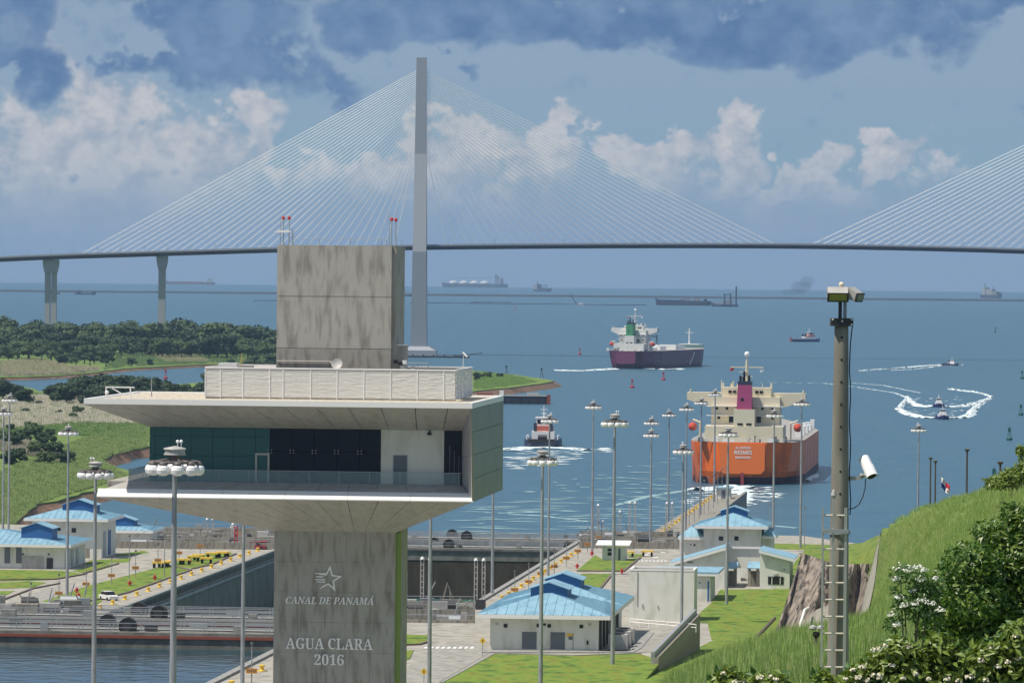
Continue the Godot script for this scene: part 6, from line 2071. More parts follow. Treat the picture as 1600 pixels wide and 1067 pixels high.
func make_foreground_plants() -> void:
	var glossy := mat(lin(0.055, 0.115, 0.016), 0.38)
	glossy.backlight_enabled = true
	glossy.backlight = Color(0.22, 0.34, 0.05)
	var yellowish := mat(lin(0.14, 0.2, 0.03), 0.45)
	yellowish.backlight_enabled = true
	yellowish.backlight = Color(0.35, 0.4, 0.08)
	var broad := mat(lin(0.06, 0.125, 0.03), 0.42)
	broad.backlight_enabled = true
	broad.backlight = Color(0.25, 0.36, 0.08)
	var cream := mat(lin(0.68, 0.63, 0.46), 0.7)
	var white := mat(lin(0.74, 0.74, 0.68), 0.7)
	var g := dp(1545, 1150, 84)
	var o := thing("glossy_tree", "glossy dark green broadleaf tree on the near slope beside the ladder pole", "tree", Vector3(g.x, g.y - 1.0, g.z))
	var t := MB.new()
	t.tube([Vector3(0, -1.5, 0), Vector3(0.05, 0.6, 0), Vector3(-0.08, 1.4, 0.05), Vector3(0.15, 2.6, 0)], 0.09, 7)
	for q in [[1480, 960], [1590, 900], [1440, 930], [1575, 830], [1540, 850]]:
		var e := dp(q[0], q[1], 84) - o.position
		t.cyl(Vector3(0, 0.9, 0), e, 0.05, 0.02, 6, false)
	part(o, "trunk", t, M.bark)
	var lobes := [[1585, 806, 22, 22], [1600, 830, 34, 30], [1560, 838, 46, 30], [1590, 868, 60, 36], [1520, 880, 52, 36, -0.6], [1560, 900, 60, 40], [1610, 900, 50, 50], [1490, 915, 44, 34], [1460, 920, 30, 22, 0.5], [1525, 935, 52, 36, -0.7], [1478, 958, 48, 32], [1580, 950, 55, 40], [1500, 990, 36, 26], [1450, 985, 22, 22, 0.6], [1545, 985, 44, 30], [1625, 960, 40, 50]]
	var q1 := leaf_mass(lobes, 84, 12500, 0.105, 11)
	var f1 := part(o, "foliage", q1, glossy, -o.position)
	f1.set_meta("kind", "stuff")
	var q2 := leaf_mass(lobes, 83.8, 1500, 0.095, 12)
	var f2 := part(o, "young_foliage", q2, yellowish, -o.position)
	f2.set_meta("kind", "stuff")
	# white-flowering bush
	var p := dp(1425, 1120, 76)
	o = thing("flowering_bush", "airy bush with white blossom clusters in front of the glossy tree", "bush", Vector3(p.x, p.y - 0.5, p.z))
	t = MB.new()
	for q in [[1408, 900], [1415, 950], [1440, 905], [1452, 930], [1398, 975], [1470, 940], [1432, 960]]: t.cyl(Vector3(0.02 * q[1] - 19, 0, 0) * 0.05, dp(q[0], q[1], 76) - o.position, 0.02, 0.008, 5, false)
	part(o, "stem", t, M.bark)
	var fl := [[1410, 896, 20, 16], [1432, 905, 20, 22], [1445, 930, 24, 24], [1412, 945, 20, 18], [1398, 972, 18, 16], [1462, 915, 16, 18], [1435, 955, 22, 20], [1460, 960, 20, 20], [1400, 925, 10, 10]]
	part(o, "foliage", leaf_mass(fl, 76, 1500, 0.075, 13), broad, -o.position).set_meta("kind", "stuff")
	part(o, "blossom", blossoms([[1405, 890, 12], [1418, 893, 11], [1398, 906, 9], [1435, 888, 10], [1444, 893, 8], [1440, 908, 10], [1428, 925, 8], [1405, 935, 9], [1413, 948, 8], [1396, 962, 9], [1402, 978, 8], [1455, 945, 10], [1447, 962, 9], [1470, 955, 9], [1440, 940, 9], [1462, 905, 6], [1430, 945, 8]], 75.7, 14, 0.017, 30), white, -o.position).set_meta("kind", "stuff")
	# broad-leaved shrubs along the bottom
	for s in [
		["low broad-leaved shrub with cream buds at the foot of the grassy slope", 1150, [[1140, 1058, 20, 14], [1165, 1066, 26, 12], [1120, 1068, 18, 8], [1195, 1066, 20, 12], [1215, 1062, 16, 12]], [[1131, 1053, 4], [1150, 1066, 5], [1188, 1060, 6], [1205, 1058, 5], [1213, 1063, 5], [1162, 1066, 4]], 900],
		["broad-leaved shrub with cream buds at the foot of the ladder", 1310, [[1288, 1062, 16, 14], [1340, 1056, 20, 16], [1360, 1050, 20, 18], [1310, 1072, 26, 14]], [[1334, 1048, 5], [1349, 1043, 6], [1342, 1060, 5], [1366, 1056, 6], [1322, 1062, 4], [1355, 1064, 5], [1375, 1060, 5]], 900],
		["tall broad-leaved shrub with pale upright buds between the ladder and the glossy tree", 1410, [[1405, 1018, 30, 24], [1385, 1040, 26, 22], [1425, 1035, 30, 26], [1400, 1060, 40, 18], [1440, 1058, 26, 18], [1470, 1010, 22, 24], [1368, 1030, 10, 10]], [[1366, 1017, 5], [1374, 1014, 5], [1384, 1010, 4], [1395, 1042, 6], [1375, 1056, 6], [1432, 1054, 6], [1452, 1062, 6], [1412, 1060, 5], [1420, 1012, 4]], 2300],
		["large broad-leaved shrub with cream blossoms under the glossy tree", 1540, [[1510, 1045, 40, 28], [1550, 1030, 40, 34], [1590, 1010, 36, 44], [1575, 1056, 50, 24], [1490, 1064, 30, 16], [1620, 1040, 40, 40]], [[1533, 1034, 7], [1549, 1013, 6], [1570, 1014, 7], [1588, 995, 6], [1520, 1050, 7], [1516, 1060, 8], [1500, 1066, 7], [1560, 1044, 6], [1575, 1035, 5], [1540, 1064, 6], [1480, 1062, 6], [1592, 1030, 6]], 3300]]:
		var c := dp(s[1], 1130, 58)
		o = thing("broadleaf_shrub", s[0], "shrub", c, 0, "broad-leaved shrubs on the near slope")
		t = MB.new()
		for l in s[2]: t.cyl(Vector3(0, -0.3, 0), dp(l[0], l[1], 58) - c, 0.018, 0.008, 5, false)
		part(o, "stem", t, M.bark)
		part(o, "foliage", leaf_mass(s[2], 58, s[4] * 0.8, 0.125, 20 + s[4], 0.5), broad, -c).set_meta("kind", "stuff")
		part(o, "young_foliage", leaf_mass(s[2], 57.8, s[4] * 0.45, 0.11, 21 + s[4], 0.3), yellowish, -c).set_meta("kind", "stuff")
		part(o, "blossom", blossoms(s[3], 57.5, 30 + s[4], 0.019, 16), cream, -c).set_meta("kind", "stuff")
	# bush on the skyline
	o = thing("skyline_bush", "leafy bush on the crest of the grassy hill", "bush", dp(1585, 762, 322))
	part(o, "foliage", leaf_mass([[1560, 752, 22, 8], [1585, 745, 26, 14], [1605, 735, 20, 20], [1570, 758, 30, 6], [1597, 705, 6, 12]], 322, 2200, 0.3, 51), yellowish, -o.position).set_meta("kind", "stuff")
	t = MB.new()
	t.cyl(Vector3(0, -1, 0), Vector3(0.4, 0.8, 0), 0.06, 0.03, 5)
	part(o, "stem", t, M.bark)

# ---- pole with floodlights, ladder, camera
func make_pole() -> void:
	var d := 98.0
	var s := d / F
	var p := dp(1315.5, 505, d)
	var gy := hill_at(d, 1308).y
	var o := thing("concrete_pole", "round concrete pole carrying two floodlights on the near slope", "pole", Vector3(p.x, gy, p.z))
	var top := p.y - gy
	var b := MB.new()
	b.lathe(Vector3.ZERO, [[0.2, -0.6], [0.195, 0.5], [0.125, top], [0.0, top + 0.01]], 18)
	part(o, "shaft", b, M.dark_concrete)
	for k in 9:
		var hm := MB.new()
		var y := top - 0.25 - k * 0.4
		var r := lerpf(0.125, 0.195, (top - y) / top)
		hm.cyl(Vector3(0.0, y, r - 0.03), Vector3(0.0, y, r + 0.004), 0.022, 0.022, 8)
		part(o, "step_hole", hm, M.black)
	boxpart(o, "bracket", Vector3(0.0, top + 0.02, 0.02), Vector3(0.4, 0.14, 0.34), M.dark_steel)
	for q in [[-0.17, 0.05], [0.17, 0.05], [0.17, -0.04], [0.0, 0.02]]:
		var bm := MB.new()
		bm.cyl(Vector3(q[0], top + 0.02 + q[1], 0.18), Vector3(q[0], top + 0.02 + q[1], 0.21), 0.018, 0.018, 6)
		part(o, "bolt", bm, M.lip_white)
	b = MB.new()
	b.span(-0.06, 0.0, top + 0.09, top + 0.5, 0.02, 0.1)
	part(o, "lamp_stem", b, M.dark_steel)
	b = MB.new()
	b.span(0.03, 0.09, top + 0.09, top + 0.5, -0.06, 0.02)
	part(o, "lamp_stem", b, M.steel)
	for q in [[-0.085, 0.12, 0.0, 0.36], [0.16, -0.12, 1.15, 0.34]]:
		var l := thing_part(o, "floodlight")
		l.position = Vector3(q[0], top + 0.5, q[1])
		l.rotation.y = q[2]
		b = MB.new()
		b.prism(Vector3(-q[3] / 2, 0, 0), PackedVector2Array([Vector2(0.16, -0.1), Vector2(0.2, 0.03), Vector2(0.02, 0.15), Vector2(-0.14, 0.13), Vector2(-0.12, -0.04)]), Vector3.BACK, Vector3.UP, Vector3(q[3], 0, 0))
		part(l, "housing", b, M.panel_white)
		b = MB.new()
		sheet(b, Vector3(-q[3] / 2 - 0.01, -0.12, 0.165), Vector3(q[3] / 2 + 0.01, -0.12, 0.165), Vector3(q[3] / 2 + 0.01, 0.035, 0.215), Vector3(-q[3] / 2 - 0.01, 0.035, 0.215), 0.03)
		part(l, "frame", b, M.dark_steel)
		b = MB.new()
		sheet(b, Vector3(-q[3] / 2 + 0.025, -0.095, 0.178), Vector3(q[3] / 2 - 0.025, -0.095, 0.178), Vector3(q[3] / 2 - 0.025, 0.015, 0.214), Vector3(-q[3] / 2 + 0.025, 0.015, 0.214), 0.008)
		part(l, "lens", b, mat(lin(0.3, 0.29, 0.08), 0.1))
	b = MB.new()
	b.ball(Vector3(-0.01, top + 0.69, 0.04), 0.05); b.cyl(Vector3(-0.01, top + 0.55, 0.04), Vector3(-0.01, top + 0.66, 0.04), 0.03, 0.03, 6)
	part(o, "photocell", b, mat(lin(0.75, 0.66, 0.5), 0.5))
	b = MB.new()
	var cab := []
	for k in 14:
		var y := top - 0.05 - k * 0.26
		cab.append(Vector3(lerpf(0.15, 0.185, k / 13.0) + 0.012 * sin(k * 1.7) + (0.04 if k == 0 else 0.0), y, 0.06))
	b.tube(cab, 0.011, 5)
	part(o, "cable", b, M.black)
	var band := MB.new()
	band.lathe(Vector3(0, dp(1312, 832, d).y - gy, 0), [[0.19, -0.035], [0.2, -0.03], [0.2, 0.03], [0.19, 0.035]], 16)
	part(o, "band", band, M.steel)
	# ladder
	var lt := dp(1288.5, 793, d - 0.35)
	var la := thing("ladder", "long aluminium ladder leaning against the concrete pole", "ladder", Vector3(lt.x, gy, lt.z))
	var alu := mat(lin(0.46, 0.47, 0.46), 0.4, 0.5)
	var hh := lt.y - gy
	for q in [[0.0, hh], [0.185, hh + 0.16], [0.405, hh]]:
		b = MB.new()
		b.box(Vector3(q[0] - 0.02, (q[1] - 0.4) / 2, 0), Vector3(0.034 if q[0] < 0.3 else 0.05, q[1] + 0.4, 0.06))
		part(la, "rail", b, alu)
	var y := hh - 0.14
	while y > -0.2:
		b = MB.new()
		b.cyl(Vector3(0, y, 0), Vector3(0.38, y, 0), 0.018, 0.018, 7)
		part(la, "rung", b, mat_rung())
		y -= 0.301
	boxpart(la, "clamp", Vector3(0.2, hh - 0.42, 0.04), Vector3(0.46, 0.07, 0.05), M.steel)
	b = MB.new()
	b.lathe(Vector3(0.165, hh + 0.16, 0), [[0.03, 0.0], [0.05, 0.06], [0.03, 0.14], [0.0, 0.17]], 8)
	part(la, "rail_cap", b, M.panel_white)
	# camera
	var ca := dp(1326, 747, d)
	var c := thing("security_camera", "white bullet security camera on a bracket of the concrete pole", "camera", ca)
	b = MB.new()
	b.prism(Vector3(-0.06, 0, -0.03), PackedVector2Array([Vector2(0, -0.05), Vector2(0.3, -0.02), Vector2(0.3, 0.025), Vector2(0, 0.04)]), Vector3.RIGHT, Vector3.UP, Vector3(0, 0, 0.06))
	part(c, "arm", b, M.panel_white)
	b = MB.new()
	b.box(Vector3(-0.05, -0.02, 0), Vector3(0.05, 0.3, 0.14))
	part(c, "mount_plate", b, M.dark_steel)
	var a0 := dp(1350.5, 716, d + 0.12) - ca
	var a1 := dp(1362.5, 743, d - 0.12) - ca
	b = MB.new()
	b.cyl(a0, a1, 0.098, 0.104, 16)
	part(c, "housing", b, M.lamp)
	b = MB.new()
	b.cyl(a1, a1 + (a1 - a0).normalized() * 0.01, 0.088, 0.088, 16)
	part(c, "lens_window", b, M.glass_dark)
	b = MB.new()
	var ax := (a1 - a0).normalized()
	var sd := ax.cross(Vector3.UP).normalized()
	var upv := sd.cross(ax).normalized()
	for k in 10:
		var t0 := PI * k / 10.0
		var t1 := PI * (k + 1) / 10.0
		var u0 := sd * cos(t0) + upv * sin(t0)
		var u1 := sd * cos(t1) + upv * sin(t1)
		b.quad(a1 + u0 * 0.112 - ax * 0.2, a1 + u1 * 0.112 - ax * 0.2, a1 + u1 * 0.112 + ax * 0.05, a1 + u0 * 0.112 + ax * 0.05)
	part(c, "sun_shield", b, M.lamp)
	b = MB.new()
	var lower := a0.lerp(a1, 0.6)
	b.cyl(Vector3(0.24, 0.02, 0), lower + Vector3(0, -0.08, 0), 0.03, 0.03, 8)
	b.ball(Vector3(0.24, 0.05, 0.02), 0.04)
	part(c, "swivel", b, M.panel_white)
	b = MB.new()
	var loop := []
	for q in [[1353, 748], [1352.5, 762], [1349, 776], [1343, 788], [1335, 794], [1327, 795.5]]: loop.append(dp(q[0], q[1], d - 0.02) - ca)
	b.tube(loop, 0.009, 5)
	part(c, "cable", b, M.black)
	# path lights on the hill
	var pl := dp(1276, 990, 150)
	var g2 := hill_at(150, 1276).y
	var L := thing("path_light", "brown twin-headed path light in the grass beside the ladder", "path light", Vector3(pl.x, g2, pl.z), 0, "path lights on the hill")
	var ph := maxf(pl.y - g2, 0.9)
	var brown := mat(lin(0.09, 0.075, 0.06), 0.7)
	b = MB.new()
	b.cyl(Vector3(0, -0.3, 0), Vector3(0, ph, 0), 0.06, 0.05, 8)
	part(L, "post", b, brown)
	b = MB.new()
	b.lathe(Vector3(0, ph - 0.02, 0), [[0.05, -0.1], [0.1, -0.02], [0.09, 0.06], [0.0, 0.08]], 10)
	part(L, "collar", b, M.black)
	for q in [-0.09, 0.12]:
		b = MB.new()
		b.lathe(Vector3(q, ph + 0.1, 0), [[0.05, 0.0], [0.11, 0.04], [0.1, 0.1], [0.0, 0.14]], 10)
		part(L, "lamp_head", b, M.panel_white)
	for q in [[1455, 716, 580.0, "tall thin path light just left of the flag pole on the hill crest".replace("just left of", "beside")], [1462.5, 721, 575.0, "second thin path light beside the flag pole on the hill crest"], [1512, 703, 470.0, "tall brown path light standing alone behind the hill crest"], [1564, 723, 400.0, "path light behind the skyline bush"]]:
		var tp := dp(q[0], q[1], q[2])
		var gp := hill_at(q[2], q[0]).y - 0.5
		var n := thing("path_light", q[3], "path light", Vector3(tp.x, gp, tp.z), 0, "path lights on the hill")
		b = MB.new()
		b.cyl(Vector3(0, -0.3, 0), Vector3(0, tp.y - gp, 0), 0.1, 0.08, 8)
		part(n, "post", b, brown)
		b = MB.new()
		b.lathe(Vector3(0, tp.y - gp, 0), [[0.1, -0.14], [0.24, 0.0], [0.26, 0.06], [0.0, 0.12]], 10)
		part(n, "lamp_head", b, brown)
	# flag
	var ft := dp(1471.5, 740, 540)
	var fg := hill_at(540, 1471).y - 0.3
	var fl := thing("national_flag", "red, white and blue quartered flag hanging from a pole on the hill crest", "flag", Vector3(ft.x, fg, ft.z))
	b = MB.new()
	b.cyl(Vector3(0, -0.2, 0), Vector3(0, ft.y - fg + 0.1, 0), 0.03, 0.025, 6); b.ball(Vector3(0, ft.y - fg + 0.15, 0), 0.07)
	part(fl, "pole", b, M.steel)
	var flag_pt := func(u: float, w: float) -> Vector3:   # u along the fly, w down the hoist
		var h := ft.y - fg - 0.35
		return Vector3(0.03 + u * 0.82, h - w * 1.0 - u * 0.85 + 0.05 * sin(u * 9), 0.12 * sin(u * 8.0 + w * 2))
	for q in [[0.0, 0.0, lin(0.75, 0.75, 0.74)], [0.5, 0.0, lin(0.55, 0.02, 0.04)], [0.0, 0.5, lin(0.02, 0.05, 0.28)], [0.5, 0.5, lin(0.75, 0.75, 0.74)]]:
		b = MB.new()
		for i in 6:
			for j in 3:
				var u0: float = q[0] + i / 12.0
				var w0: float = q[1] + j / 6.0
				b.quad(flag_pt.call(u0, w0 + 1 / 6.0), flag_pt.call(u0 + 1 / 12.0, w0 + 1 / 6.0), flag_pt.call(u0 + 1 / 12.0, w0), flag_pt.call(u0, w0))
		part(fl, "flag_quarter", b, mat(q[2], 0.8))
	for q in [[0.25, 0.25, lin(0.02, 0.05, 0.28)], [0.75, 0.75, lin(0.55, 0.02, 0.04)]]:
		b = MB.new()
		var c0: Vector3 = flag_pt.call(q[0], q[1]) + Vector3(0, 0, 0.02)
		for k in 5:
			var a := PI / 2 + TAU * k / 5
			var e0 := c0 + Vector3(cos(a), sin(a), 0) * 0.16
			var e1 := c0 + Vector3(cos(a + 0.63), sin(a + 0.63), 0) * 0.06
			var e2 := c0 + Vector3(cos(a - 0.63), sin(a - 0.63), 0) * 0.06
			b.tri(e2, e1, e0); b.tri(c0, e1, e2)
		part(fl, "flag_star", b, mat(q[2], 0.8))
var rung_m: StandardMaterial3D
func mat_rung() -> StandardMaterial3D:
	if rung_m == null: rung_m = mat(lin(0.6, 0.55, 0.48), 0.5, 0.2)
	return rung_m

func boot(L: float, B: float, fb: float, tw: float, yc: float) -> MB:      # the dark band along the waterline
	var b := MB.new()
	var st := [[0.0, 0.03, 0.0], [0.05, 0.42, 0.2], [0.1, 0.68, 0.45], [0.17, 0.9, 0.78], [0.25, 1.0, 1.0], [0.8, 1.0, 1.0], [0.9, 0.96, 0.86], [0.97, 0.86, 0.6], [1.0, tw + 0.06, 0.3]]
	var rows := []
	for s in st:
		var x: float = -L / 2 + L * s[0]
		var rake: float = (1.0 - s[0] / 0.17) * fb * 0.35 if s[0] < 0.17 else 0.0
		var over: float = (s[0] - 0.97) / 0.03 * L * 0.012 if s[0] > 0.97 else 0.0
		var lo := Vector3(x + rake - over, -2.0, B / 2 * s[2])
		var mid := Vector3(x + rake * 0.6, fb * 0.3, B / 2 * lerpf(s[2], s[1], 0.62))
		var t := (yc + 2.0) / (fb * 0.3 + 2.0)
		var hi := lo.lerp(mid, t)
		var out := Vector3(0.06 if s[0] > 0.97 else 0.0, 0, 0.06)
		rows.append([lo + out, hi + out])
	var f := Vector3(1, 1, -1)
	for i in rows.size() - 1:
		b.quad(rows[i][0], rows[i + 1][0], rows[i + 1][1], rows[i][1])
		b.quad(rows[i + 1][0] * f, rows[i][0] * f, rows[i][1] * f, rows[i + 1][1] * f)
	var z: Array = rows[-1]
	b.quad(z[0], z[0] * f, z[1] * f, z[1])
	return b

func tanker(called: String, label: String, px: float, py: float, th: float, L: float, B: float, fb: float, hullc: Color, bootc: Color, house: Color, func_: Color, names: Array, tw: float) -> Node3D:
	var S := at(px, py, 0.0)
	var dir := Vector3(sin(th), 0, -cos(th))
	var o := thing(called, label, "ship", S + dir * L / 2, -(PI / 2 + th))
	var hm := world_tex(mat(hullc, 0.45), noise_tex(81, 0.01, [[0.0, Color(0.5, 0.42, 0.42)], [0.3, Color(0.8, 0.76, 0.76)], [0.5, Color(0.97, 0.97, 0.97)], [1.0, Color(1, 1, 1)]], 512, 6), Vector3(0.04, 0.012, 0.04))
	part(o, "hull", hull_shape(L, B, fb, tw, 3.0, false), hm)
	part(o, "weather_deck", hull_shape(L, B, fb, tw, 3.0, true), mat(lin(0.3, 0.29, 0.28), 0.8))
	part(o, "waterline_band", boot(L, B, fb, tw, 2.2), mat(bootc, 0.6))
	var hs := mat(house, 0.55)
	var x0 := L / 2
	var bx := func(n: String, xc: float, y0: float, y1: float, len_: float, z0: float, z1: float, m: Material) -> MeshInstance3D:
		var b := MB.new()
		b.span(x0 - xc - len_ / 2, x0 - xc + len_ / 2, fb + y0, fb + y1, z0, z1)
		return part(o, n, b, m)
	# transom panel, proud of the stern
	var tp := MB.new()
	var tz := B / 2 * (tw + 0.03)
	tp.prism(Vector3(x0 + 0.02, 0, 0), PackedVector2Array([Vector2(-tz, fb - 0.3), Vector2(-tz, 4.4), Vector2(-tz + 1.2, 3.2), Vector2(tz - 1.2, 3.2), Vector2(tz, 4.4), Vector2(tz, fb - 0.3)]), Vector3.BACK, Vector3.UP, Vector3(0.35, 0, 0))
	part(o, "transom", tp, mat(hullc.lightened(0.06), 0.4))
	var ys := [fb - 1.7, fb - 3.1, fb - 4.6]
	for i in names.size():
		if names[i] == "": continue
		var q := letters(o, "ship_name", names[i], Vector3.ZERO, 5.4 if i == 1 else 4.6, 1.15 if i == 1 else 0.75, M.lip_white, true, 0.0, "Droid Sans", 0.06)
		q.transform = Transform3D(Basis(Vector3(0, 0, -1), Vector3.UP, Vector3.RIGHT) * q.transform.basis, Vector3(x0 + 0.42, ys[i], -0.2))
	bx.call("poop_house", 16.0, 0.0, 4.6, 20.0, -B * 0.34, B * 0.34, hs)
	bx.call("accommodation", 20.0, 4.6, 13.4, 12.0, -B * 0.3, B * 0.3, hs)
	bx.call("engine_casing", 10.5, 0.0, 9.8, 8.0, -3.2, 3.2, hs)
	# bridge with wings that taper outwards
	var b := MB.new()
	b.prism(Vector3(x0 - 23, fb, 0), PackedVector2Array([Vector2(-B * 0.52, 14.6), Vector2(-B * 0.52, 12.4), Vector2(-B * 0.33, 10.2), Vector2(B * 0.33, 10.2), Vector2(B * 0.52, 12.4), Vector2(B * 0.52, 14.6)]), Vector3.BACK, Vector3.UP, Vector3(5.5, 0, 0))
	part(o, "bridge_wing", b, hs)
	bx.call("wheelhouse", 20.5, 13.4, 16.2, 8.0, -B * 0.22, B * 0.22, hs)
	for z in [-5.2, -3.8, 3.0, 4.4]: bx.call("bridge_window", 16.4, 14.5, 15.3, 0.2, z, z + 1.0, M.window)
	for q in [[-4.8, 6.0, 1.3], [3.5, 6.0, 1.5]]: bx.call("casing_door", 13.9, q[1] - 0.4, q[1] + 1.7, 0.3, q[0], q[0] + q[2], M.window)
	for q in [[-2.3, 5.0], [0.4, 5.0]]: bx.call("casing_window", 6.4, q[1], q[1] + 0.6, 0.2, q[0], q[0] + 1.6, M.window)
	for q in [[-B * 0.25, 9.5], [-B * 0.16, 9.5], [B * 0.15, 9.5], [B * 0.24, 9.5], [-B * 0.25, 6.6], [B * 0.22, 6.6], [B * 0.12, 6.6]]: bx.call("porthole", 13.9, q[1], q[1] + 0.7, 0.2, q[0], q[0] + 0.8, M.window)
	for y in [4.7, 7.6, 10.5]: bx.call("deck_ledge", 13.2, y, y + 0.18, 1.6, -B * 0.34, B * 0.34, M.lip_white)
	# funnel
	b = MB.new()
	b.prism(Vector3(x0 - 14, fb + 9.8, 0), PackedVector2Array([Vector2(-2.3, 0), Vector2(2.3, 0), Vector2(2.0, 7.4), Vector2(-2.0, 7.4)]), Vector3.BACK, Vector3.UP, Vector3(7, 0, 0))
	var fn := part(o, "funnel", b, mat(func_, 0.5))
	b = MB.new()
	b.span(x0 - 13.8, x0 - 7.2, fb + 17.2, fb + 18.3, -2.05, 2.05)
	part(fn, "funnel_top", b, mat(lin(0.02, 0.025, 0.06), 0.6))
	for q in [[-1.2, 1.8], [0.2, 3.0], [1.3, 1.6], [0.4, 1.4]]:
		b = MB.new()
		b.cyl(Vector3(x0 - 10 + q[0], fb + 18.2, q[0]), Vector3(x0 - 9.6 + q[0], fb + 18.3 + q[1], q[0]), 0.36, 0.36, 8)
		part(fn, "exhaust_pipe", b, M.black)
	b = MB.new()
	b.cyl(Vector3(x0 - 7 + 0.01, fb + 12.8, 0.6), Vector3(x0 - 6.95, fb + 12.8, 0.6), 0.55, 0.55, 12)
	part(fn, "funnel_mark", b, M.black)
	# mast
	b = MB.new()
	b.cyl(Vector3(x0 - 20, fb + 16, 0), Vector3(x0 - 20, fb + 24.5, 0), 0.75, 0.4, 8); b.cyl(Vector3(x0 - 20, fb + 24, 0), Vector3(x0 - 20, fb + 26, 0), 0.2, 0.2, 6)
	var ms := part(o, "mast", b, hs)
	b = MB.new()
	b.box(Vector3(x0 - 20, fb + 22.4, 0), Vector3(0.5, 0.35, 10.0)); b.box(Vector3(x0 - 20, fb + 19.6, 0), Vector3(0.4, 0.3, 3.6)); b.box(Vector3(x0 - 19.3, fb + 21, 0.9), Vector3(0.3, 0.25, 2.8))
	part(ms, "yard", b, hs)
	b = MB.new()
	b.ball(Vector3(x0 - 20, fb + 26.4, 0), 0.85)
	part(ms, "radome", b, M.lamp)
	for q in [[4.6, 21.7, M.red], [-4.6, 21.5, M.lip_white]]:
		b = MB.new()
		b.box(Vector3(x0 - 20, fb + q[1], q[0]), Vector3(0.05, 0.8, 1.3), Basis(Vector3.RIGHT, 0.5))
		part(ms, "signal_flag", b, q[2])
	# rails, winches and lifeboats
	for z in [-B * 0.46, B * 0.46]:
		var lf := thing_part(o, "lifeboat")
		b = MB.new()
		for k in 1:
			var pr := []
			for j in 9:
				var t := PI * (j / 8.0 - 0.5)
				pr.append([1.35 * pow(cos(t), 0.6) if j % 8 else 0.0, 3.6 * sin(t)])
			b.lathe(Vector3.ZERO, pr, 12)
		var lm := part(lf, "boat_hull", b, mat(lin(0.55, 0.07, 0.03), 0.5), Vector3(x0 - 14, fb + 4.2, z))
		lm.rotation.z = PI / 2
		b = MB.new()
		for s in [-2.2, 2.2]: b.tube([Vector3(x0 - 14 + s, fb, z * 0.86), Vector3(x0 - 14 + s, fb + 5.5, z * 0.86), Vector3(x0 - 14 + s, fb + 6.4, z)], 0.22, 5)
		part(lf, "davit", b, hs)
	var rl := MB.new()
	for k in 2: rl.box(Vector3(x0 - 1.0, fb + 0.6 + 0.6 * k, 0), Vector3(0.1, 0.1, B * 0.8))
	for k in 18: rl.box(Vector3(x0 - 1.0, fb + 0.6, lerpf(-B * 0.4, B * 0.4, k / 17.0)), Vector3(0.1, 1.2, 0.1))
	part(o, "stern_rail", rl, M.lip_white)
	for k in 22:
		var z := rng.randf_range(-B * 0.42, B * 0.42)
		var hgt := rng.randf_range(0.5, 1.9)
		bx.call(["mooring_winch", "vent", "locker"][k % 3], rng.randf_range(2.0, 5.5), 0.0, hgt, rng.randf_range(0.6, 1.6), z, z + rng.randf_range(0.5, 1.8), [M.dark_steel, hs, M.lip_white][k % 3])
	for k in 14:
		var z := rng.randf_range(-B * 0.24, B * 0.24)
		bx.call("roof_fitting", rng.randf_range(17, 23), 16.2, 16.2 + rng.randf_range(0.5, 2.2), 0.4, z, z + rng.randf_range(0.2, 0.8), hs)
	for z in [-B * 0.5, B * 0.49]:
		bx.call("wing_rail", 20.5, 14.6, 15.5, 4.0, z, z + 0.3, hs)
	return o

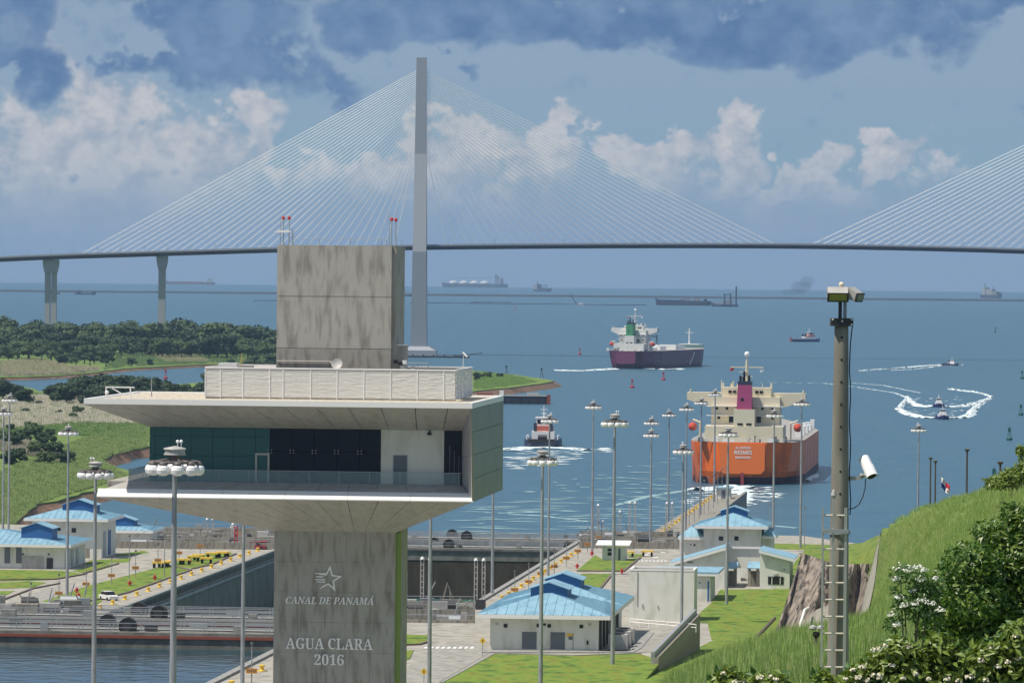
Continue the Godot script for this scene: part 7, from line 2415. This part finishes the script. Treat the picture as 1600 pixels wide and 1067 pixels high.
func make_ships() -> void:
	var o := tanker("orange_tanker", "large orange-hulled tanker with cream superstructure and magenta funnel leaving the locks", 1160, 757, 0.098, 178, 35, 12.8, lin(0.84, 0.16, 0.016), lin(0.05, 0.018, 0.03), lin(0.66, 0.6, 0.45), lin(0.4, 0.06, 0.17), ["AL EXPRESS", "REIMEI", "NASSAU"], 0.36)
	# white cargo gear along the starboard rail
	for k in 9: boxpart(o, "deck_gear", Vector3(30 - k * 12, 12.8 + 0.9, -14.5 + (k % 2)), Vector3(5, 1.8 + (k % 3), 1.4), M.lip_white)
	var rd := MB.new()
	rd.span(88.0, 89.4, -1.5, 3.6, -0.5, 0.5)
	part(o, "rudder", rd, mat(lin(0.3, 0.04, 0.05), 0.6))
	var p := tanker("purple_tanker", "purple-hulled tanker with white superstructure and green funnel farther out", 978, 576, 0.32, 160, 30, 11.4, lin(0.13, 0.025, 0.075), lin(0.05, 0.02, 0.045), lin(0.62, 0.62, 0.6), lin(0.05, 0.26, 0.12), [], 0.4)
	var X := 80.0
	for q in [["manifold", -5, 3.2, 6.0, 18.0], ["deck_pipe", 20, 1.6, 60.0, 3.0], ["deck_pipe", -25, 1.6, 50.0, 3.0], ["tank_cover", 10, 2.4, 14.0, 8.0], ["tank_cover", -30, 2.4, 12.0, 8.0], ["breakwater_plate", -60, 2.6, 1.0, 22.0], ["forecastle", -68, 3.0, 12.0, 14.0]]:
		boxpart(p, q[0], Vector3(q[1], 11.4 + q[2] / 2, 0), Vector3(q[3], q[2], q[4]), [mat(lin(0.1, 0.2, 0.2), 0.6), M.lip_white][hash(q[0]) % 2])
	var b := MB.new()
	b.cyl(Vector3(-64, 11, 0), Vector3(-64, 25, 0), 0.7, 0.4, 8); b.box(Vector3(-64, 22, 0), Vector3(0.4, 0.4, 5))
	part(p, "foremast", b, M.lip_white)
	b = MB.new()
	b.cyl(Vector3(-5, 11, 5), Vector3(-5, 21, 5), 0.7, 0.5, 8); b.box(Vector3(2, 20, 5), Vector3(15, 0.8, 0.8))
	part(p, "hose_crane", b, mat(lin(0.05, 0.1, 0.12), 0.6))
	b = MB.new()
	b.box(Vector3(-20, 5.4, -15.05), Vector3(14, 0.7, 0.5), Basis(Vector3.BACK, -0.62))
	part(p, "gangway", b, M.lip_white)
	tug_boat("tug_boat", "dark blue tug with white wheelhouse churning a wake off the grassy point", 849, 697, 0.05, 1.0, lin(0.02, 0.03, 0.07), 13.0, 30.0)
	tug_boat("tug_boat", "blue tug out in the bay beyond the floodlight pole", 1261, 534, 1.1, 1.0, lin(0.02, 0.04, 0.14), 11.0, 28.0)
	tug_boat("pilot_boat", "blue pilot boat running ahead of its twin with a white bow wave", 1473, 655, PI - 0.05, 0.5, lin(0.02, 0.035, 0.13), 11.0, 24.0)
	tug_boat("pilot_boat", "blue pilot boat following close behind its twin", 1467.5, 636, PI + 0.05, 0.5, lin(0.02, 0.035, 0.13), 11.0, 24.0)
	tug_boat("pilot_boat", "distant pilot boat trailing a long straight wake", 1486, 571, 2.0, 0.5, lin(0.05, 0.05, 0.1), 10.0, 24.0)
	# floating dock off the point
	var dk := thing("floating_dock", "dark floating dock with a red end post moored off the grassy point", "dock", at(800, 631, 0.0), 0.0)
	b = MB.new()
	b.box(Vector3(0, 1.6, -4), Vector3(36, 4.0, 9))
	part(dk, "pontoon", b, mat(lin(0.02, 0.025, 0.045), 0.7))
	boxpart(dk, "deck", Vector3(0, 3.75, -4), Vector3(36.4, 0.3, 9.4), M.coping)
	for k in 9: boxpart(dk, "tyre_fender", Vector3(-16 + k * 4, 1.6, 0.65), Vector3(1.2, 1.8, 0.4), M.black)
	boxpart(dk, "end_post", Vector3(17.4, 2.2, 0.9), Vector3(1.8, 4.6, 0.6), M.red_paint)
	boxpart(dk, "white_cabin", Vector3(-5, 5.0, -4), Vector3(2.0, 2.4, 2.0), M.lip_white)
	boxpart(dk, "deck_load", Vector3(10, 4.5, -4), Vector3(6, 1.2, 4), M.panel_white)
	boxpart(dk, "deck_load", Vector3(-13, 4.4, -6), Vector3(8, 1.0, 3), M.red_paint)
	# navigation structures on the point
	for q in [[846, 590, "dark navigation beacon on the tip of the grassy point"], [791, 586, "small dark navigation mast on the grassy point"]]:
		var nb := thing("navigation_beacon", q[2], "beacon", at(q[0], q[1], 3.0))
		b = MB.new()
		for k in 3:
			var a := TAU * k / 3
			b.cyl(Vector3(cos(a) * 1.2, 0, sin(a) * 1.2), Vector3(0, 4.5, 0), 0.16, 0.12, 5)
		part(nb, "tripod", b, M.dark_steel)
		boxpart(nb, "lantern_box", Vector3(0, 4.8, 0), Vector3(1.1, 1.2, 1.0), mat(lin(0.03, 0.08, 0.09), 0.6))
	# buoys
	for q in [[988, 606, 4.8, true, "red buoy nearest the purple tanker's stern side".replace("nearest", "below")], [1037, 594, 4.8, true, "red buoy between the purple and the orange tanker"], [906, 554, 5.0, true, "red buoy off the purple tanker's stern"], [1236, 533, 4.0, true, "small red buoy beside the blue tug"], [258, 592, 5.4, true, "red channel marker in the lagoon before the wood"], [1578, 688, 5.0, false, "green buoy closest to the crest of the hill, out on the water"], [1596, 649, 5.0, false, "green buoy in the line between two other green buoys"], [1598, 592, 5.0, false, "far green buoy at the end of the line"], [1556, 519, 5.5, false, "small dark buoy far out near the breakwater"], [1554, 757, 5.0, false, "green buoy half hidden by the hill crest"], [805, 484, 7.0, true, "tiny pale buoy on the outer bay near the dredge pipe"]]:
		var bo := thing("channel_buoy", q[4], "buoy", at(q[0], q[1], 0.0))
		var cm := mat(lin(0.4, 0.03, 0.04) if q[3] else lin(0.01, 0.11, 0.085), 0.6)
		var h: float = q[2]
		b = MB.new()
		b.lathe(Vector3.ZERO, [[1.0, -0.6], [1.2, 0.0], [1.2, 0.9], [0.9, 1.2], [0.0, 1.25]], 12)
		part(bo, "float", b, cm)
		b = MB.new()
		for k in 4:
			var a := TAU * k / 4 + 0.4
			b.cyl(Vector3(cos(a) * 0.8, 1.2, sin(a) * 0.8), Vector3(cos(a) * 0.3, h - 1.0, sin(a) * 0.3), 0.09, 0.07, 5)
		part(bo, "frame", b, cm)
		boxpart(bo, "topmark", Vector3(0, h - 0.9, 0), Vector3(1.1, 1.5, 1.1), cm)
		b = MB.new()
		b.cyl(Vector3(0, h - 0.2, 0), Vector3(0, h + 0.3, 0), 0.15, 0.12, 6)
		part(bo, "lantern", b, M.lamp_cap)

func tug_boat(called: String, label: String, px: float, py: float, th: float, k: float, hullc: Color, B: float, L: float) -> void:
	var S := at(px, py, 0.0)
	var o := thing(called, label, "boat", S, -(PI / 2 + th))
	if k < 0.8:
		B *= k
		L *= k
	var s := B / 11.0
	part(o, "hull", hull_shape(L, B, 2.3 * s, 0.62, 1.6 * s), mat(hullc, 0.5))
	var rub := MB.new()
	rub.prism(Vector3(L / 2 - 0.3, 0, 0), PackedVector2Array([Vector2(-B * 0.36, 1.5 * s), Vector2(B * 0.36, 1.5 * s), Vector2(B * 0.36, 2.5 * s), Vector2(-B * 0.36, 2.5 * s)]), Vector3.BACK, Vector3.UP, Vector3(0.7, 0, 0))
	part(o, "stern_fender", rub, M.black)
	var wm: Material = M.lip_white
	var P := func(n: String, x: float, y: float, sx: float, sy: float, sz: float, m: Material) -> void: boxpart(o, n, Vector3(x * s, (y + sy / 2) * s, 0), Vector3(sx * s, sy * s, sz * s), m)
	P.call("deckhouse", -2.0, 2.2, 11.0, 2.4, 7.0, wm)
	P.call("upper_house", -3.5, 4.6, 6.5, 1.6, 5.6, mat(lin(0.4, 0.1, 0.07), 0.6) if k > 0.8 else wm)
	P.call("wheelhouse", -3.5, 6.2, 4.6, 2.4, 4.6, wm)
	for z in [-1.0, 1.0]:
		for q in [[2.33, 0.0, 0.06, 3.6], [-2.33, 0.0, 0.06, 3.6]]:
			boxpart(o, "window", Vector3((-3.5 + q[0]) * s, 7.5 * s, z * 1.1 * s), Vector3(q[2], 1.3 * s, 1.7 * s), M.window)
		boxpart(o, "window", Vector3(-3.5 * s, 7.5 * s, z * 2.33 * s), Vector3(3.6 * s, 1.3 * s, 0.06), M.window)
		boxpart(o, "funnel", Vector3(2.6 * s, 5.8 * s, z * 2.4 * s), Vector3(1.3 * s, 2.8 * s, 1.0 * s), mat(lin(0.04, 0.04, 0.06), 0.6))
		boxpart(o, "bulwark", Vector3(4.5 * s, 2.9 * s, z * B * 0.43), Vector3(11 * s, 1.2 * s, 0.3 * s), wm if k > 0.8 else mat(hullc, 0.5))
	P.call("wheelhouse_roof", -3.5, 8.6, 5.2, 0.25, 5.2, wm)
	var b := MB.new()
	b.cyl(Vector3(-2.6, 8.7, 0) * s, Vector3(-2.6, 12.6, 0) * s, 0.2 * s, 0.12 * s, 6); b.box(Vector3(-2.6, 11.2, 0) * s, Vector3(0.2, 0.2, 2.2) * s); b.box(Vector3(-2.6, 10.0, 0) * s, Vector3(0.3, 0.25, 1.6) * s)
	part(o, "mast", b, M.lip_white)
	b = MB.new()
	b.cyl(Vector3(6.0, 2.9, -1.4) * s, Vector3(6.0, 2.9, 1.4) * s, 0.8 * s, 0.8 * s, 10)
	part(o, "towing_winch", b, M.dark_steel)

# ---- foam: low broken ridges and flecks of white water
func foam_strip(b: MB, pts: Array, h: float, sd: int) -> void:
	# pts: [photo x, photo y, half width in metres]
	var r := RandomNumberGenerator.new()
	r.seed = sd
	var rows := []
	for i in pts.size() - 1:
		var a := at(pts[i][0], pts[i][1], 0.05)
		var c := at(pts[i + 1][0], pts[i + 1][1], 0.05)
		var k: int = clampi(int(a.distance_to(c) / 3.0), 3, 60)
		for j in k:
			var t := float(j) / k
			rows.append([a.lerp(c, t), lerpf(pts[i][2], pts[i + 1][2], t), (c - a).normalized()])
	var prev := []
	for q in rows:
		var n: Vector3 = (q[2] as Vector3).cross(Vector3.UP).normalized()
		var w: float = q[1] * r.randf_range(0.55, 1.25)
		var row := []
		for m in 6:
			var u := m / 5.0 * 2 - 1
			row.append(q[0] + n * w * u + Vector3(r.randf_range(-0.4, 0.4), h * (1 - u * u) * r.randf_range(0.2, 1.1) - 0.02, r.randf_range(-0.4, 0.4)))
		if prev:
			for m in 5:
				if r.randf() < 0.1: continue
				up_tri(b, prev[m], prev[m + 1], row[m + 1])
				up_tri(b, prev[m], row[m + 1], row[m])
		prev = row
func up_tri(b: MB, p: Vector3, q: Vector3, w: Vector3) -> void:
	if (q - p).cross(w - p).y > 0: b.tri(p, q, w)
	else: b.tri(p, w, q)
func flecks(b: MB, poly: Array, n: int, lx: float, lz: float, sd: int) -> void:
	var r := RandomNumberGenerator.new()
	r.seed = sd
	var pg := PackedVector2Array()
	for p in poly: pg.push_back(Vector2(p[0], p[1]))
	var lo := pg[0]
	var hi := pg[0]
	for p in pg:
		lo = lo.min(p)
		hi = hi.max(p)
	var c := 0
	var tries := 0
	while c < n and tries < n * 30:
		tries += 1
		var p := Vector2(r.randf_range(lo.x, hi.x), r.randf_range(lo.y, hi.y))
		if not Geometry2D.is_point_in_polygon(p, pg): continue
		c += 1
		var o := at(p.x, p.y, 0.1)
		var sx := lx * r.randf_range(0.3, 1.4)
		var sz := lz * r.randf_range(0.4, 1.2)
		var k := 7
		var sk := r.randf_range(-0.5, 0.5)
		var ring := []
		for i in k:
			var a := -TAU * i / k
			var q := r.randf_range(0.5, 1.0)
			ring.append(o + Vector3(cos(a) * sx * q + sin(a) * sz * sk, 0, sin(a) * sz * q))
		for i in k: b.tri(o + Vector3(0, 0.12, 0), ring[i], ring[(i + 1) % k])
func foam_obj(b: MB, label: String, m: Material) -> void:
	var o := part(self, "foam", b, m)
	tag(o, label, "foam", "", "stuff")

func make_foam() -> void:
	var b := MB.new()
	foam_strip(b, [[1085, 766, 5.0], [1115, 765, 7.0], [1150, 762, 8.0], [1190, 764, 8.0]], 1.1, 1)
	foam_strip(b, [[1140, 760, 3.0], [1150, 768, 7.0], [1145, 780, 6.0], [1130, 796, 3.0]], 0.8, 2)
	foam_strip(b, [[1262, 752, 1.2], [1270, 746, 1.5], [1280, 742, 0.8]], 0.9, 3)
	flecks(b, [[1060, 780], [1090, 762], [1200, 760], [1230, 775], [1180, 790], [1100, 800]], 90, 2.6, 2.2, 4)
	foam_obj(b, "white churned water at the stern of the orange tanker", M.foam)
	b = MB.new()
	flecks(b, [[700, 835], [740, 790], [900, 770], [1060, 765], [1110, 775], [1030, 825], [900, 836]], 90, 6.0, 1.2, 5)
	flecks(b, [[790, 770], [1040, 715], [1075, 715], [1060, 770]], 40, 3.5, 2.0, 6)
	foam_strip(b, [[960, 790, 0.8], [1010, 776, 1.2], [1060, 768, 1.6], [1085, 765, 2.0]], 0.2, 7)
	foam_strip(b, [[760, 800, 0.8], [850, 806, 1.2], [930, 816, 1.0]], 0.15, 8)
	foam_strip(b, [[1200, 820, 1.0], [1255, 826, 1.4]], 0.1, 18)
	foam_obj(b, "pale streaks of the tanker's wash in front of the outer lock gate", M.streak)
	b = MB.new()
	foam_strip(b, [[786, 704, 6.0], [820, 699, 6.0], [850, 699, 7.0], [885, 700, 6.0], [925, 704, 3.0]], 0.4, 9)
	flecks(b, [[786, 735], [790, 705], [900, 703], [930, 710], [880, 725]], 60, 4.0, 2.0, 11)
	flecks(b, [[935, 700], [950, 700], [955, 706], [940, 708]], 14, 2.5, 2.0, 12)
	foam_obj(b, "white wake spreading behind the dark blue tug", M.foam)
	b = MB.new()
	foam_strip(b, [[866, 579, 1.5], [905, 579.5, 3.0], [962, 576.5, 5.0]], 0.7, 13)
	foam_strip(b, [[1032, 577, 2.0], [1050, 577.5, 4.0], [1072, 577, 1.5]], 0.8, 14)
	foam_strip(b, [[1000, 576, 0.8], [1032, 576.5, 1.0]], 0.4, 15)
	foam_obj(b, "thin white wash along the purple tanker", M.foam)
	b = MB.new()
	foam_strip(b, [[1480, 570, 2.6], [1455, 571, 2.4], [1420, 574, 2.0], [1380, 577, 1.4], [1340, 580, 0.8]], 0.7, 20)
	foam_strip(b, [[1490, 571, 2.0], [1508, 570, 1.0]], 0.8, 21)
	foam_strip(b, [[1470, 572, 1.2], [1430, 577, 1.2], [1390, 579, 0.8]], 0.4, 22)
	foam_obj(b, "long straight wake of the distant pilot boat", M.foam)
	b = MB.new()
	for q in [[[1462, 654, 3.4], [1440, 652, 3.6], [1418, 646, 2.8], [1405, 640, 1.8], [1412, 630, 1.2], [1418, 622, 0.9]], [[1482, 654, 3.4], [1502, 653, 3.2], [1516, 649, 2.4], [1522, 640, 1.8], [1535, 630, 1.4], [1552, 621, 1.0], [1530, 614, 0.6], [1480, 608, 0.4]], [[1458, 636, 3.4], [1440, 635, 3.2], [1426, 630, 2.0], [1418, 620, 1.0]], [[1478, 636, 3.2], [1505, 635, 3.0], [1530, 629, 2.0], [1552, 621, 1.0]]]:
		foam_strip(b, q, 0.9, 30 + int(q[0][0]))
	foam_strip(b, [[1418, 621, 0.9], [1400, 614, 0.7], [1340, 605, 0.6], [1290, 599, 0.5], [1180, 597, 0.4]], 0.15, 34)
	foam_strip(b, [[1440, 614, 0.5], [1380, 602, 0.5], [1330, 598, 0.4]], 0.15, 35)
	flecks(b, [[1415, 648], [1425, 622], [1470, 618], [1530, 622], [1515, 650]], 40, 1.4, 3.0, 36)
	foam_obj(b, "white bow waves and curved wakes of the two pilot boats", M.foam)

func make_smoke() -> void:
	for q in [[1252, 448, 46.0, 26.0, 0.010], [1262, 440, 34.0, 26.0, 0.007], [1240, 456, 60.0, 14.0, 0.006]]:
		var fv := FogVolume.new()
		fv.name = numbered("smoke")
		fv.shape = RenderingServer.FOG_VOLUME_SHAPE_ELLIPSOID
		fv.size = Vector3(q[2], q[3], 40.0)
		var fm := FogMaterial.new()
		fm.density = q[4]
		fm.albedo = Color(0.12, 0.12, 0.13)
		fv.material = fm
		add_child(fv)
		fv.position = dp(q[0], q[1], 11500)
		tag(fv, ["dark smoke puff over the breakwater", "thin upper smoke puff over the breakwater", "low drifting smoke over the breakwater"][[1252, 1262, 1240].find(q[0])], "smoke", "", "stuff")

func _ready() -> void:
	rng.seed = 7
	# camera
	var cam := Camera3D.new()
	cam.name = "camera"
	cam.fov = rad_to_deg(2.0 * atan(533.5 / F))
	cam.near = 1.0
	cam.far = 90000.0
	cam.transform = Transform3D(CB, Vector3(0, EYE, 0))
	add_child(cam)
	# air, sky and exposure
	var env := Environment.new()
	env.background_mode = Environment.BG_SKY
	var sm := ProceduralSkyMaterial.new()
	sm.sky_top_color = Color(0.54, 0.61, 0.7)
	sm.sky_horizon_color = Color(0.56, 0.64, 0.73)
	sm.sky_curve = 0.2
	sm.ground_bottom_color = Color(0.2, 0.28, 0.34)
	sm.ground_horizon_color = Color(0.5, 0.58, 0.66)
	sm.sun_angle_max = 1.0
	var sky := Sky.new()
	sky.sky_material = sm
	env.sky = sky
	env.tonemap_mode = Environment.TONE_MAPPER_LINEAR
	env.tonemap_exposure = 1.02
	env.fog_enabled = true
	env.fog_density = 0.000033
	env.fog_light_color = Color(0.7, 0.84, 1.0)
	env.volumetric_fog_enabled = true
	env.volumetric_fog_density = 0.0
	env.sdfgi_enabled = true
	env.ssao_enabled = true
	env.ssil_enabled = true
	var we := WorldEnvironment.new()
	we.name = "world"
	we.environment = env
	add_child(we)
	var sun := DirectionalLight3D.new()
	sun.name = "sun"
	sun.light_energy = 1.6
	sun.light_color = Color(1.0, 0.965, 0.9)
	sun.light_angular_distance = 0.5
	sun.shadow_enabled = true
	sun.look_at_from_position(Vector3(-0.42, 0.88, 0.2), Vector3.ZERO)
	add_child(sun)
	make_materials()
	make_sky()
	make_sea()
	make_bridge()
	make_horizon()
	make_ground()
	make_buildings()
	make_tower()
	make_masts()
	make_lock_things()
	make_land()
	make_hill()
	make_trees()
	make_ships()
	make_foam()
	make_smoke()
	make_pole()
	make_foreground_plants()
